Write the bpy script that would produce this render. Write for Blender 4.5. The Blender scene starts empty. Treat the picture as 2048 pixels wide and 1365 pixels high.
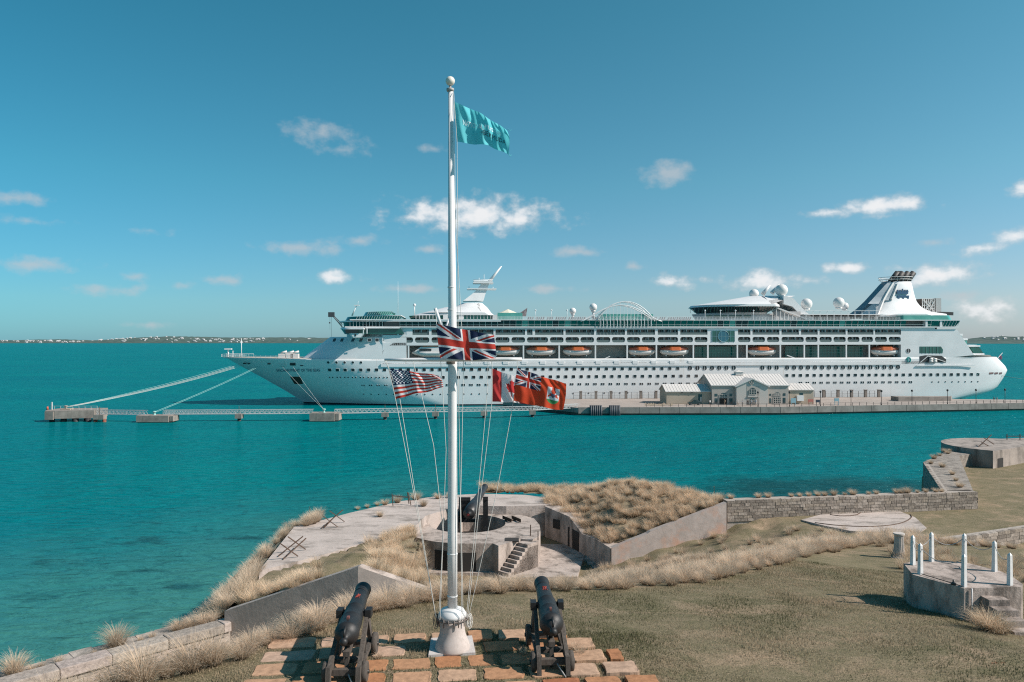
import bpy, math, random
import numpy as np
from mathutils import Vector, Matrix
from mathutils.geometry import tessellate_polygon
random.seed(7); RNG = np.random.default_rng(7)
SC = bpy.context.scene
COL = SC.collection
# ---------------------------------------------------------------- camera
F = 1500.0; H = 22.0; CX = 1024.0; CY = 682.5          # focal length in pixels of a 2048 px frame, eye height over the water
cam_d = bpy.data.cameras.new('camera'); cam = bpy.data.objects.new('camera', cam_d); COL.objects.link(cam)
cam_d.sensor_width = 36; cam_d.lens = 36*F/2048; cam_d.clip_start = .1; cam_d.clip_end = 60000
cam.location = (0, 0, H); cam.rotation_euler = (math.radians(90), 0, 0)
SC.camera = cam
# ---------------------------------------------------------------- sun and sky
SUN_EL = math.radians(39); SUN_AZ = math.radians(105)    # azimuth clockwise from +Y: from the right, a little from behind
sd = Vector((math.sin(SUN_AZ)*math.cos(SUN_EL), math.cos(SUN_AZ)*math.cos(SUN_EL), math.sin(SUN_EL)))
sl = bpy.data.lights.new('sun', 'SUN'); sl.energy = 5.0; sl.angle = math.radians(.55); sl.color = (1, .91, .83)
so = bpy.data.objects.new('sun', sl); COL.objects.link(so); so.rotation_euler = sd.to_track_quat('Z', 'Y').to_euler()
so.location = (60, -20, 80)
SC.cycles.filter_width = 1.15; SC.cycles.use_denoising = False; SC.cycles.sample_clamp_direct = 5
SC.view_settings.view_transform = 'Standard'; SC.view_settings.look = 'None'
SC.view_settings.exposure = .3; SC.view_settings.gamma = 1
W = bpy.data.worlds.new('World'); SC.world = W; W.use_nodes = True
def NT(nt):
    nt.nodes.clear()
    def n(t, **kw):
        x = nt.nodes.new(t)
        for k, v in kw.items():
            if k == 'i':
                for kk, vv in v.items(): x.inputs[kk].default_value = vv
            else: setattr(x, k, v)
        return x
    def l(a, b): nt.links.new(a, b)
    return n, l
n, l = NT(W.node_tree)
sky = n('ShaderNodeTexSky', sky_type='NISHITA', sun_disc=False, sun_elevation=SUN_EL, sun_rotation=SUN_AZ, altitude=0, air_density=1.0, dust_density=.25, ozone_density=1.0)
tint = n('ShaderNodeMix', data_type='RGBA', blend_type='MULTIPLY', i={0: 1.0})
l(sky.outputs[0], tint.inputs[6])
tc = n('ShaderNodeTexCoord'); sep = n('ShaderNodeSeparateXYZ'); l(tc.outputs['Generated'], sep.inputs[0])
# the photograph's teal grade of the sky, by elevation; whiter towards the sun's side
rmp = n('ShaderNodeValToRGB'); els = rmp.color_ramp.elements; l(sep.outputs[2], rmp.inputs[0])
for i_, (p_, c_) in enumerate([(0,(.42,.67,1.10)),(.05,(.52,.78,1.03)),(.2,(.44,.96,1.0)),(.4,(.34,1.01,.98))]):
    e_ = els[i_] if i_ < 2 else els.new(p_)
    e_.position = p_; e_.color = (*c_, 1)
def mth(op, a, b=None, c=None, clamp=False):
    m = n('ShaderNodeMath', operation=op, use_clamp=clamp)
    for i, v in enumerate((a, b, c)):
        if v is None: continue
        if isinstance(v, (int, float)): m.inputs[i].default_value = v
        else: l(v, m.inputs[i])
    return m.outputs[0]
sg = n('ShaderNodeCombineColor'); l(mth('MULTIPLY_ADD', sep.outputs[0], .75, 1.0), sg.inputs[0]); l(mth('MULTIPLY_ADD', sep.outputs[0], .2, 1.01), sg.inputs[1]); l(mth('MULTIPLY_ADD', sep.outputs[0], .12, 1.0), sg.inputs[2])
tm = n('ShaderNodeMix', data_type='RGBA', blend_type='MULTIPLY', i={0: 1.0}); l(rmp.outputs[0], tm.inputs[6]); l(sg.outputs[0], tm.inputs[7]); l(tm.outputs[2], tint.inputs[7])
az = mth('ARCTAN2', sep.outputs[0], sep.outputs[1]); el = mth('ARCSINE', sep.outputs[2])
cmb = n('ShaderNodeCombineXYZ'); l(az, cmb.inputs[0]); l(el, cmb.inputs[1])
# clouds: soft ellipses at (azimuth, elevation), frayed by noise; more of the same low round the horizon
nz = n('ShaderNodeTexNoise', noise_dimensions='3D', i={'Scale': 36, 'Detail': 6, 'Roughness': .55}); 
sc_ = n('ShaderNodeVectorMath', operation='MULTIPLY'); sc_.inputs[1].default_value = (1, 1.35, 1); l(cmb.outputs[0], sc_.inputs[0]); l(sc_.outputs[0], nz.inputs['Vector'])
fb = mth('SUBTRACT', nz.outputs[0], .5)
CLOUDS = [(950,430,185,38,1.2),(870,438,110,22,.9),(1045,440,90,20,.85),(1765,412,80,20,1.3),(1670,424,50,9,.8),(1335,345,58,24,.75),(640,268,75,26,.55),(690,300,60,14,.35),(672,556,52,14,.95),(600,497,85,16,.6),(720,483,45,12,.5),(1148,504,48,12,.75),
 (1338,564,46,16,1.0),(1530,562,75,22,1.05),(1690,537,38,11,1.1),(1630,562,30,10,.8),(1868,550,75,20,1.2),(2045,374,26,14,1.1),(1965,497,42,12,.9),(2030,472,40,14,.8),(1985,620,70,24,.95),(1870,486,30,9,.5),
 (60,530,85,14,.55),(30,396,48,13,.6),(215,580,70,11,.5),(445,560,36,11,.6),(272,553,24,9,.45),(862,500,34,11,.7),(868,298,30,9,.5),(300,462,34,8,.35),(810,578,70,10,.6),(1100,578,60,10,.6),(1270,533,22,8,.5),(1412,558,12,9,.6),(295,650,45,8,.5),(1925,590,40,10,.5),(370,572,26,9,.45),(60,443,60,8,.35)]
FAINT = {(1335,345),(640,268),(690,300),(600,497),(720,483),(60,530),(30,396),(215,580),(445,560),(272,553),(868,298),(300,462),(810,578),(1100,578),(1270,533),(295,650),(1925,590),(370,572),(60,443),(1870,486),(862,500),(1148,504)}
best = faint = None
for (x, y, rx, ry, s) in CLOUDS:
    a = math.atan2(x-CX, F); e = math.atan2(CY-y, math.hypot(F, x-CX))
    v = n('ShaderNodeVectorMath', operation='SUBTRACT'); v.inputs[1].default_value = (a, e, 0); l(cmb.outputs[0], v.inputs[0])
    v2 = n('ShaderNodeVectorMath', operation='MULTIPLY'); v2.inputs[1].default_value = (F/rx/1.15, F/ry/1.2, 0); l(v.outputs[0], v2.inputs[0])
    ln = n('ShaderNodeVectorMath', operation='LENGTH'); l(v2.outputs[0], ln.inputs[0])
    g = mth('MULTIPLY_ADD', ln.outputs['Value'], -s, s)
    if (x, y) in FAINT: faint = g if faint is None else mth('MAXIMUM', faint, g)
    else: best = g if best is None else mth('MAXIMUM', best, g)
# the same small clouds go on outside the frame
v = n('ShaderNodeTexNoise', i={'Scale': 5.5, 'Detail': 2}); l(sc_.outputs[0], v.inputs['Vector'])
oth = mth('MULTIPLY', mth('SUBTRACT', v.outputs[0], .66), 4.0)
oth = mth('SUBTRACT', oth, mth('MULTIPLY', mth('GREATER_THAN', sep.outputs[1], .78), 4))
best = mth('MAXIMUM', best, oth)
dens = mth('MULTIPLY_ADD', fb, 2.3, best); dens2 = mth('MULTIPLY_ADD', fb, 2.0, mth('MULTIPLY', faint, 1.5))
mr = n('ShaderNodeMapRange', interpolation_type='SMOOTHSTEP', i={'From Min': .0, 'From Max': 1.2}); l(dens, mr.inputs[0])
nz2 = n('ShaderNodeTexNoise', i={'Scale': 60, 'Detail': 4}); l(sc_.outputs[0], nz2.inputs['Vector'])
lit = n('ShaderNodeMapRange', i={'From Min': .25, 'From Max': 1.0, 'To Min': 6.2, 'To Max': 9.0}); l(mth('MULTIPLY_ADD', nz2.outputs[0], .5, mr.outputs[0]), lit.inputs[0])
ccol = n('ShaderNodeVectorMath', operation='SCALE'); ccol.inputs[0].default_value = (.97, .97, .98); l(lit.outputs[0], ccol.inputs['Scale'])
mx = n('ShaderNodeMix', data_type='RGBA'); l(mth('MULTIPLY', mr.outputs[0], .95), mx.inputs[0]); l(tint.outputs[2], mx.inputs[6]); l(ccol.outputs[0], mx.inputs[7])
mr2 = n('ShaderNodeMapRange', interpolation_type='SMOOTHSTEP', i={'From Min': .0, 'From Max': 1.0, 'To Max': .66}); l(dens2, mr2.inputs[0])
mx0 = n('ShaderNodeMix', data_type='RGBA'); l(mr2.outputs[0], mx0.inputs[0]); l(tint.outputs[2], mx0.inputs[6]); mx0.inputs[7].default_value = (5.3,5.6,5.9,1); l(mx0.outputs[2], mx.inputs[6])
bg = n('ShaderNodeBackground', i={'Strength': .083}); l(mx.outputs[2], bg.inputs[0])
wo = n('ShaderNodeOutputWorld'); l(bg.outputs[0], wo.inputs[0])
# ---------------------------------------------------------------- helpers
def G(x, y, z):
    """pixel -> point at height z"""
    Y = F*(H-z)/(y-CY); return Vector(((x-CX)/F*Y, Y, z))
def D(x, y, Y):
    """pixel -> point at depth Y"""
    return Vector(((x-CX)/F*Y, Y, H-(y-CY)/F*Y))
ORI = {}
class MB:
    def __init__(s, T=None): s.v = []; s.f = []; s.mi = []; s.sm = []; s.T = T; s.col = None
    def add(s, vs, fs, m=0, smooth=False, T=True):
        b = len(s.v)
        s.v += [tuple(s.T(*p)) if (s.T and T) else tuple(p) for p in vs]
        for f in fs: s.f.append(tuple(b+i for i in f)); s.mi.append(m); s.sm.append(smooth)
        return b
    def box(s, a, b, m=0):
        (x0, y0, z0), (x1, y1, z1) = a, b
        s.add([(x0,y0,z0),(x1,y0,z0),(x1,y1,z0),(x0,y1,z0),(x0,y0,z1),(x1,y0,z1),(x1,y1,z1),(x0,y1,z1)],
              [(0,3,2,1),(4,5,6,7),(0,1,5,4),(1,2,6,5),(2,3,7,6),(3,0,4,7)], m)
    def bar(s, p0, p1, w, h=None, m=0, up=(0,0,1), w1=None, h1=None):
        h = h or w; w1 = w1 or w; h1 = h1 or h
        p0 = Vector(p0); p1 = Vector(p1); d = (p1-p0).normalized(); up = Vector(up)
        if abs(d.dot(up)) > .98: up = Vector((0,1,0))
        r = d.cross(up).normalized(); q = r.cross(d)
        vs = [p0-r*w/2-q*h/2, p0+r*w/2-q*h/2, p0+r*w/2+q*h/2, p0-r*w/2+q*h/2, p1-r*w1/2-q*h1/2, p1+r*w1/2-q*h1/2, p1+r*w1/2+q*h1/2, p1-r*w1/2+q*h1/2]
        s.add(vs, [(0,1,2,3),(7,6,5,4),(0,4,5,1),(1,5,6,2),(2,6,7,3),(3,7,4,0)], m)
    def tube(s, pts, r, seg=6, m=0, cap=True, smooth=True):
        pts = [Vector(p) for p in pts]; N = len(pts); rs = r if isinstance(r, (list, tuple)) else [r]*N
        rings = []; vs = []
        t0 = (pts[1]-pts[0]).normalized(); ref = Vector((0,0,1)) if abs(t0.z) < .9 else Vector((1,0,0))
        a = t0.cross(ref).normalized()
        for i, p in enumerate(pts):
            t = (pts[min(i+1,N-1)]-pts[max(i-1,0)]).normalized()
            a = (a - t*a.dot(t)).normalized(); b = t.cross(a)
            for k in range(seg):
                an = 2*math.pi*k/seg; vs.append(p+(a*math.cos(an)+b*math.sin(an))*rs[i])
        fs = [(i*seg+k, i*seg+(k+1)%seg, (i+1)*seg+(k+1)%seg, (i+1)*seg+k) for i in range(N-1) for k in range(seg)]
        s.add(vs, fs, m, smooth)
        if cap:
            s.add(vs[:seg], [tuple(range(seg-1,-1,-1))], m); s.add(vs[-seg:], [tuple(range(seg))], m)
    def lathe(s, prof, org=(0,0,0), axis=(0,0,1), seg=24, m=0, smooth=True, capb=True, capt=True):
        org = Vector(org); ax = Vector(axis).normalized(); ref = Vector((1,0,0)) if abs(ax.x) < .9 else Vector((0,1,0))
        a = (ref-ax*ref.dot(ax)).normalized(); b = ax.cross(a); vs = []
        for (r, h) in prof:
            for k in range(seg):
                an = 2*math.pi*k/seg; vs.append(org+ax*h+(a*math.cos(an)+b*math.sin(an))*r)
        fs = [(i*seg+k, i*seg+(k+1)%seg, (i+1)*seg+(k+1)%seg, (i+1)*seg+k) for i in range(len(prof)-1) for k in range(seg)]
        s.add(vs, fs, m, smooth)
        if capb: s.add(vs[:seg], [tuple(range(seg-1,-1,-1))], m)
        if capt: s.add(vs[-seg:], [tuple(range(seg))], m)
    def ball(s, c, r, seg=16, m=0, sz=1.0):
        k = seg//2; s.lathe([(max(1e-4, r*math.sin(math.pi*i/k)), -r*sz*math.cos(math.pi*i/k)) for i in range(k+1)], c, (0,0,1), seg, m, True, False, False)
    def prism(s, poly, z0, z1, m=0, mtop=None, axis='z'):
        """polygon of (x,y) or (x,y,ztop) extruded from z0 up"""
        n_ = len(poly); top = [(p[0], p[1], p[2] if len(p) > 2 else z1) for p in poly]; bot = [(p[0], p[1], z0) for p in poly]
        tri = tessellate_polygon([[Vector((p[0], p[1], 0)) for p in poly]])
        s.add(top, [tuple(t) for t in tri], m if mtop is None else mtop); s.add(bot, [tuple(reversed(t)) for t in tri], m)
        for i in range(n_):
            j = (i+1) % n_; s.add([bot[i], bot[j], top[j], top[i]], [(0,1,2,3)], m)
    def loft(s, rings, m=0, smooth=False, cap0=True, cap1=True, closed=True):
        k = len(rings[0]); vs = [p for r in rings for p in r]
        kk = k if closed else k-1
        s.add(vs, [(i*k+j, i*k+(j+1)%k, (i+1)*k+(j+1)%k, (i+1)*k+j) for i in range(len(rings)-1) for j in range(kk)], m, smooth)
        if cap0: s.add(rings[0], [tuple(range(k-1,-1,-1))], m)
        if cap1: s.add(rings[-1], [tuple(range(k))], m)
    def build(s, name, mats, parent=None, origin=None, fix=True, **props):
        me = bpy.data.meshes.new(name)
        if origin is None: origin = ORI[parent.name] if parent else Vector((0,0,0))
        origin = Vector(origin)
        va = np.array(s.v, dtype=np.float64)-np.array(origin)
        me.from_pydata(va.tolist(), [], s.f)
        mats = mats if isinstance(mats, (list, tuple)) else [mats]
        for m_ in mats: me.materials.append(m_)
        me.polygons.foreach_set('material_index', s.mi); me.polygons.foreach_set('use_smooth', s.sm)
        if fix:
            import bmesh
            bm = bmesh.new(); bm.from_mesh(me); bmesh.ops.remove_doubles(bm, verts=bm.verts, dist=1e-5); bmesh.ops.recalc_face_normals(bm, faces=bm.faces); bm.to_mesh(me); bm.free()
        me.update()
        o = bpy.data.objects.new(name, me); COL.objects.link(o)
        if parent: o.parent = parent; o.location = origin-ORI[parent.name]
        else: o.location = origin
        ORI[o.name] = origin
        tag(o, **props); return o
def tag(o, label=None, category=None, group=None, kind=None):
    for k, v_ in (('label', label), ('category', category), ('group', group), ('kind', kind)):
        if v_: o[k] = v_
    return o
def thing(name, loc, label, category, group=None, rz=0):
    o = bpy.data.objects.new(name, None); COL.objects.link(o); o.location = loc; o.empty_display_size = .2; o.rotation_euler.z = rz
    ORI[o.name] = Vector(loc) if rz == 0 else Vector((0,0,0)); return tag(o, label, category, group)
def inst(name, me, loc, parent=None, rot=(0,0,0), scale=(1,1,1), **props):
    o = bpy.data.objects.new(name, me); COL.objects.link(o)
    o.location = Vector(loc)-(ORI[parent.name] if parent else Vector((0,0,0))); o.rotation_euler = rot; o.scale = scale
    if parent: o.parent = parent
    ORI[o.name] = Vector(loc); return tag(o, **props)
def copy_tree(o, parent=None):
    c = o.copy(); COL.objects.link(c); c.parent = parent; ORI[c.name] = ORI.get(o.name, Vector((0,0,0)))
    for ch in list(o.children): copy_tree(ch, c)
    return c
MATS = {}
def M(name, c, c2=None, scale=3.0, rough=.6, bump=0.0, bscale=None, metal=0.0, spec=.5, detail=6, rnd=0.0, stain=None, coat=0, thr=(.35,.65), stretch=None, c3=None):
    if name in MATS: return MATS[name]
    m = bpy.data.materials.new(name); m.use_nodes = True; n, l = NT(m.node_tree); MATS[name] = m
    b = n('ShaderNodeBsdfPrincipled', i={'Roughness': rough, 'Metallic': metal, 'Specular IOR Level': spec, 'Coat Weight': coat}); o = n('ShaderNodeOutputMaterial'); l(b.outputs[0], o.inputs[0])
    b.inputs['Base Color'].default_value = (*c, 1)
    tcx = n('ShaderNodeTexCoord'); vec = tcx.outputs['Object']
    if stretch:
        mp = n('ShaderNodeMapping'); mp.inputs['Scale'].default_value = stretch; l(vec, mp.inputs[0]); vec = mp.outputs[0]
    out = None
    if c2:
        t = n('ShaderNodeTexNoise', i={'Scale': scale, 'Detail': detail, 'Roughness': .6}); l(vec, t.inputs['Vector'])
        r = n('ShaderNodeMapRange', i={'From Min': thr[0], 'From Max': thr[1]}); l(t.outputs[0], r.inputs[0])
        x = n('ShaderNodeMix', data_type='RGBA'); x.inputs[6].default_value = (*c, 1); x.inputs[7].default_value = (*c2, 1); l(r.outputs[0], x.inputs[0]); out = x.outputs[2]
        if c3:
            t = n('ShaderNodeTexNoise', i={'Scale': scale*.31, 'Detail': 4, 'Roughness': .65, 'Distortion': .6}); l(vec, t.inputs['Vector'])
            r = n('ShaderNodeMapRange', i={'From Min': .52, 'From Max': .68}); l(t.outputs[0], r.inputs[0])
            x = n('ShaderNodeMix', data_type='RGBA'); l(out, x.inputs[6]); x.inputs[7].default_value = (*c3, 1); l(r.outputs[0], x.inputs[0]); out = x.outputs[2]
    if rnd:
        oi = n('ShaderNodeObjectInfo'); hs = n('ShaderNodeHueSaturation'); r = n('ShaderNodeMapRange', i={'To Min': 1-rnd, 'To Max': 1+rnd}); l(oi.outputs['Random'], r.inputs[0]); l(r.outputs[0], hs.inputs['Value'])
        r2 = n('ShaderNodeMapRange', i={'To Min': .5-rnd*.05, 'To Max': .5+rnd*.05}); mm = n('ShaderNodeMath', operation='FRACT'); mm2 = n('ShaderNodeMath', operation='MULTIPLY', i={1: 7.31}); l(oi.outputs['Random'], mm2.inputs[0]); l(mm2.outputs[0], mm.inputs[0]); l(mm.outputs[0], r2.inputs[0]); l(r2.outputs[0], hs.inputs['Hue'])
        if out: l(out, hs.inputs['Color'])
        else: hs.inputs['Color'].default_value = (*c, 1)
        out = hs.outputs[0]
    if stain:   # (colour, scale, stretch vector, lo, hi)
        mp = n('ShaderNodeMapping'); mp.inputs['Scale'].default_value = stain[2]; l(tcx.outputs['Object'], mp.inputs[0])
        t = n('ShaderNodeTexNoise', i={'Scale': stain[1], 'Detail': 5, 'Roughness': .7}); l(mp.outputs[0], t.inputs['Vector'])
        r = n('ShaderNodeMapRange', i={'From Min': stain[3], 'From Max': stain[4]}); l(t.outputs[0], r.inputs[0])
        x = n('ShaderNodeMix', data_type='RGBA'); x.inputs[7].default_value = (*stain[0], 1); l(r.outputs[0], x.inputs[0])
        if out: l(out, x.inputs[6])
        else: x.inputs[6].default_value = (*c, 1)
        out = x.outputs[2]
    if out: l(out, b.inputs['Base Color'])
    if bump:
        t = n('ShaderNodeTexNoise', i={'Scale': bscale or scale*3, 'Detail': 6, 'Roughness': .65}); l(vec, t.inputs['Vector'])
        bp = n('ShaderNodeBump', i={'Strength': 1.0, 'Distance': bump}); l(t.outputs[0], bp.inputs['Height']); l(bp.outputs[0], b.inputs['Normal'])
    return m
def vcolmat(name, rough=.8, transl=0.0, noise=0.0, nscale=8, bump=0):
    m = bpy.data.materials.new(name); m.use_nodes = True; n, l = NT(m.node_tree); o = n('ShaderNodeOutputMaterial')
    a = n('ShaderNodeAttribute', attribute_name='col'); c = a.outputs[0]
    if noise:
        tcx = n('ShaderNodeTexCoord'); t = n('ShaderNodeTexNoise', i={'Scale': nscale, 'Detail': 6}); l(tcx.outputs['Object'], t.inputs['Vector'])
        r = n('ShaderNodeMapRange', i={'From Min': .25, 'From Max': .75, 'To Min': 1-noise, 'To Max': 1+noise}); l(t.outputs[0], r.inputs[0])
        s_ = n('ShaderNodeVectorMath', operation='SCALE'); l(c, s_.inputs[0]); l(r.outputs[0], s_.inputs['Scale']); c = s_.outputs[0]
    b = n('ShaderNodeBsdfPrincipled', i={'Roughness': rough, 'Specular IOR Level': .25}); l(c, b.inputs['Base Color'])
    if bump and noise:
        bp = n('ShaderNodeBump', i={'Strength': 1.0, 'Distance': bump}); l(t.outputs[0], bp.inputs['Height']); l(bp.outputs[0], b.inputs['Normal'])
    if transl:
        tr = n('ShaderNodeBsdfTranslucent'); l(c, tr.inputs[0]); x = n('ShaderNodeMixShader', i={0: transl}); l(b.outputs[0], x.inputs[1]); l(tr.outputs[0], x.inputs[2]); l(x.outputs[0], o.inputs[0])
    else: l(b.outputs[0], o.inputs[0])
    return m
def setcol(o, cols):
    """cols: one rgb for each vertex"""
    a = o.data.color_attributes.new('col', 'FLOAT_COLOR', 'POINT'); c = np.ones((len(o.data.vertices), 4)); c[:, :3] = cols; a.data.foreach_set('color', c.ravel())
def inside(poly, x, y):
    r = False; k = len(poly); j = k-1
    for i in range(k):
        xi, yi = poly[i][0], poly[i][1]; xj, yj = poly[j][0], poly[j][1]
        if (yi > y) != (yj > y) and x < (xj-xi)*(y-yi)/(yj-yi)+xi: r = not r
        j = i
    return r
def ss(t): t = max(0, min(1, t)); return t*t*(3-2*t)
def lerp(a, b, t): return a+(b-a)*t
def pl(pts, x):
    """piecewise linear y(x)"""
    return float(np.interp(x, [p[0] for p in pts], [p[1] for p in pts]))
# ================================================================ SETTING
# ---------------------------------------------------------------- water
def water_mat():
    m = bpy.data.materials.new('sea_water'); m.use_nodes = True; n, l = NT(m.node_tree)
    b = n('ShaderNodeBsdfDiffuse'); gs = n('ShaderNodeBsdfGlossy', i={'Roughness': .10, 'Color': (.38,.92,.95,1)}); o = n('ShaderNodeOutputMaterial'); fr = n('ShaderNodeFresnel', i={'IOR': 1.33})
    # chop too small for the mesh keeps steep facets turned to the viewer, so the mirror part never goes to one at the horizon
    fm = n('ShaderNodeMapRange', i={'From Min': .02, 'From Max': .24, 'To Min': .0, 'To Max': .25}); l(fr.outputs[0], fm.inputs[0])
    ms = n('ShaderNodeMixShader'); l(fm.outputs[0], ms.inputs[0]); l(b.outputs[0], ms.inputs[1]); l(gs.outputs[0], ms.inputs[2]); l(ms.outputs[0], o.inputs[0])
    tcx = n('ShaderNodeTexCoord'); vec = tcx.outputs['Object']
    def nz(scale, detail, stretch, rough=.6, rot=0.25, dist=0, rid=False):
        mp = n('ShaderNodeMapping'); mp.inputs['Scale'].default_value = stretch; mp.inputs['Rotation'].default_value = (0, 0, rot); l(vec, mp.inputs[0])
        t = n('ShaderNodeTexNoise', i={'Scale': scale, 'Detail': detail, 'Roughness': rough, 'Distortion': dist}); l(mp.outputs[0], t.inputs['Vector'])
        if rid: t.noise_type = 'RIDGED_MULTIFRACTAL'; t.inputs['Gain'].default_value = 1.0; t.inputs['Offset'].default_value = .9
        return t.outputs[0]
    # colour of the water over sand: slow patches
    r = n('ShaderNodeMapRange', i={'From Min': .35, 'From Max': .68}); l(nz(.012, 5, (1, 1.8, 1)), r.inputs[0])
    x = n('ShaderNodeMix', data_type='RGBA'); x.inputs[6].default_value = (.0, .126, .150, 1); x.inputs[7].default_value = (.0, .162, .166, 1); l(r.outputs[0], x.inputs[0])
    # shallows: distance to the shore line below the left wall, greener
    sepx = n('ShaderNodeSeparateXYZ'); l(vec, sepx.inputs[0])
    def mt(op, a, b_=None):
        q = n('ShaderNodeMath', operation=op)
        for i, v_ in enumerate((a, b_)):
            if v_ is None: continue
            if isinstance(v_, (int, float)): q.inputs[i].default_value = v_
            else: l(v_, q.inputs[i])
        return q.outputs[0]
    dd = mt('SUBTRACT', mt('MULTIPLY', sepx.outputs[1], .70), mt('MULTIPLY', sepx.outputs[0], .70))
    nn = nz(.09, 4, (1, 1, 1))
    dd = mt('ADD', dd, mt('MULTIPLY', nn, 26))
    sh = n('ShaderNodeMapRange', interpolation_type='SMOOTHSTEP', i={'From Min': 122, 'From Max': 62}); l(dd, sh.inputs[0])
    lim = n('ShaderNodeMapRange', i={'From Min': -8, 'From Max': -14}); l(sepx.outputs[0], lim.inputs[0])
    shv = mt('MULTIPLY', sh.outputs[0], lim.outputs[0])
    x2 = n('ShaderNodeMix', data_type='RGBA'); l(x.outputs[2], x2.inputs[6]); x2.inputs[7].default_value = (.058, .190, .158, 1); l(mt('MULTIPLY', shv, .8), x2.inputs[0])
    # weed and rock on the bottom in the shallows
    wd = n('ShaderNodeMapRange', i={'From Min': .56, 'From Max': .66}); l(nz(.13, 5, (1, 1.7, 1), .6, .5), wd.inputs[0])
    nearc = n('ShaderNodeMapRange', i={'From Min': 125, 'From Max': 100}); l(dd, nearc.inputs[0])
    off = n('ShaderNodeMapRange', i={'From Min': 58, 'From Max': 68}); l(dd, off.inputs[0])
    def ell(cx, cy, rx, ry):
        a = mt('POWER', mt('DIVIDE', mt('SUBTRACT', sepx.outputs[0], cx), rx), 2.0); c = mt('POWER', mt('DIVIDE', mt('SUBTRACT', sepx.outputs[1], cy), ry), 2.0)
        e = mt('ADD', mt('SQRT', mt('ADD', a, c)), mt('MULTIPLY', mt('SUBTRACT', nn, .5), 1.6))
        q = n('ShaderNodeMapRange', i={'From Min': 1.15, 'From Max': .55}); l(e, q.inputs[0]); return q.outputs[0]
    weed = mt('MULTIPLY', mt('MULTIPLY', wd.outputs[0], nearc.outputs[0]), mt('MULTIPLY', off.outputs[0], lim.outputs[0]))
    weed = mt('MAXIMUM', weed, ell(49, 111, 24, 12)); 
    x3 = n('ShaderNodeMix', data_type='RGBA'); l(x2.outputs[2], x3.inputs[6]); x3.inputs[7].default_value = (.008, .050, .056, 1); l(mt('MULTIPLY', weed, .82), x3.inputs[0])
    # a few whitecaps
    wc = n('ShaderNodeMapRange', i={'From Min': .735, 'From Max': .77}); l(nz(.42, 5, (.55, 1.6, 1), .72, .3, .4), wc.inputs[0])
    x4 = n('ShaderNodeMix', data_type='RGBA'); l(x3.outputs[2], x4.inputs[6]); x4.inputs[7].default_value = (.75, .8, .8, 1); l(wc.outputs[0], x4.inputs[0])
    l(x4.outputs[2], b.inputs['Color'])
    hsum = mt('ADD', mt('ADD', mt('MULTIPLY', nz(.16, 3, (.6, 1.5, 1), .5, .3), .9), mt('MULTIPLY', nz(.60, 4, (.5, 1.5, 1), .55, .2, .5), .50)), mt('MULTIPLY', nz(2.4, 4, (.8, 1.5, 1), .6, .4, .3), .05))
    bp = n('ShaderNodeBump', i={'Strength': 1.0, 'Distance': 1.9}); l(hsum, bp.inputs['Height']); [l(bp.outputs[0], q_.inputs['Normal']) for q_ in (gs, fr)]
    bp2 = n('ShaderNodeBump', i={'Strength': 1.0, 'Distance': 1.5}); l(hsum, bp2.inputs['Height']); l(bp2.outputs[0], b.inputs['Normal'])
    return m
mb = MB(); mb.add([(-40000,-200,0),(40000,-200,0),(40000,50000,0),(-40000,50000,0)], [(0,1,2,3)])
mb.build('sea_water', water_mat(), kind='structure')
# ---------------------------------------------------------------- far shore
green = M('far_trees', (.042,.078,.068), (.072,.108,.092), scale=.02, rough=.95, detail=8, thr=(.4,.6))
def shore(name, pts, Y, depth):
    """pts: (x px, top y px) of the skyline; a low hilly strip of land at depth Y"""
    mb = MB(); xs = np.arange(pts[0][0], pts[-1][0]+.1, 6); rows = []
    prof = [(0,-1.5),(.02,2.5),(.12,.45),(.35,.75),(.6,1.0),(1.0,-1)]
    for x in xs:
        top = H+(CY-pl(pts, x)+random.uniform(-.45,.45))/F*(Y+depth*.6)
        r = []
        for (t, k) in prof:
            yy = Y+depth*t; z = k if k < 0 or t == .02 else max(2.5, top*k*(1+random.uniform(-.08,.08)) if t < .6 else top)
            r.append(((x-CX)/F*(Y+depth*.6), yy, z))
        rows.append(r)
    mb.loft(rows, 0, False, False, False, False)
    return mb.build(name, green, kind='structure')
skyl = [(-900,678),(-400,680),(-60,681),(40,681),(60,680),(120,679),(180,681),(230,681),(240,679),(290,675),(340,673),(400,674),(460,675.5),(560,675),(650,676),(760,677),(900,680),(1100,681)]
skyr = [(1500,681),(1800,681),(1900,679),(1940,678),(1960,675),(1985,674),(2005,672.5),(2020,674),(2048,673),(2200,672),(2600,676),(3200,680)]
shore('far_shore', skyl, 7600, 1500); shore('far_shore', skyr, 6200, 1300)
wh = M('house_white', (.48,.46,.46), rough=.8); rf = M('house_roof', (.58,.57,.56), rough=.8)
mb = MB(); mb.box((-7,-5,-3),(7,5,5)); a = [(-7.6,-5.6,5),(7.6,-5.6,5),(7.6,5.6,5),(-7.6,5.6,5),(-3.5,0,8.5),(3.5,0,8.5)]
mb.add(a, [(0,1,5,4),(1,2,5),(2,3,4,5),(3,0,4),(0,3,2,1)], 1); mb.box((-1,-5.3,0),(1,-5,3),2)
ho = mb.build('far_house', [wh, rf, M('house_dark',(.05,.06,.07))]); hm = ho.data; bpy.data.objects.remove(ho)
hc = 0
dep = bpy.context.evaluated_depsgraph_get()
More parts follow.
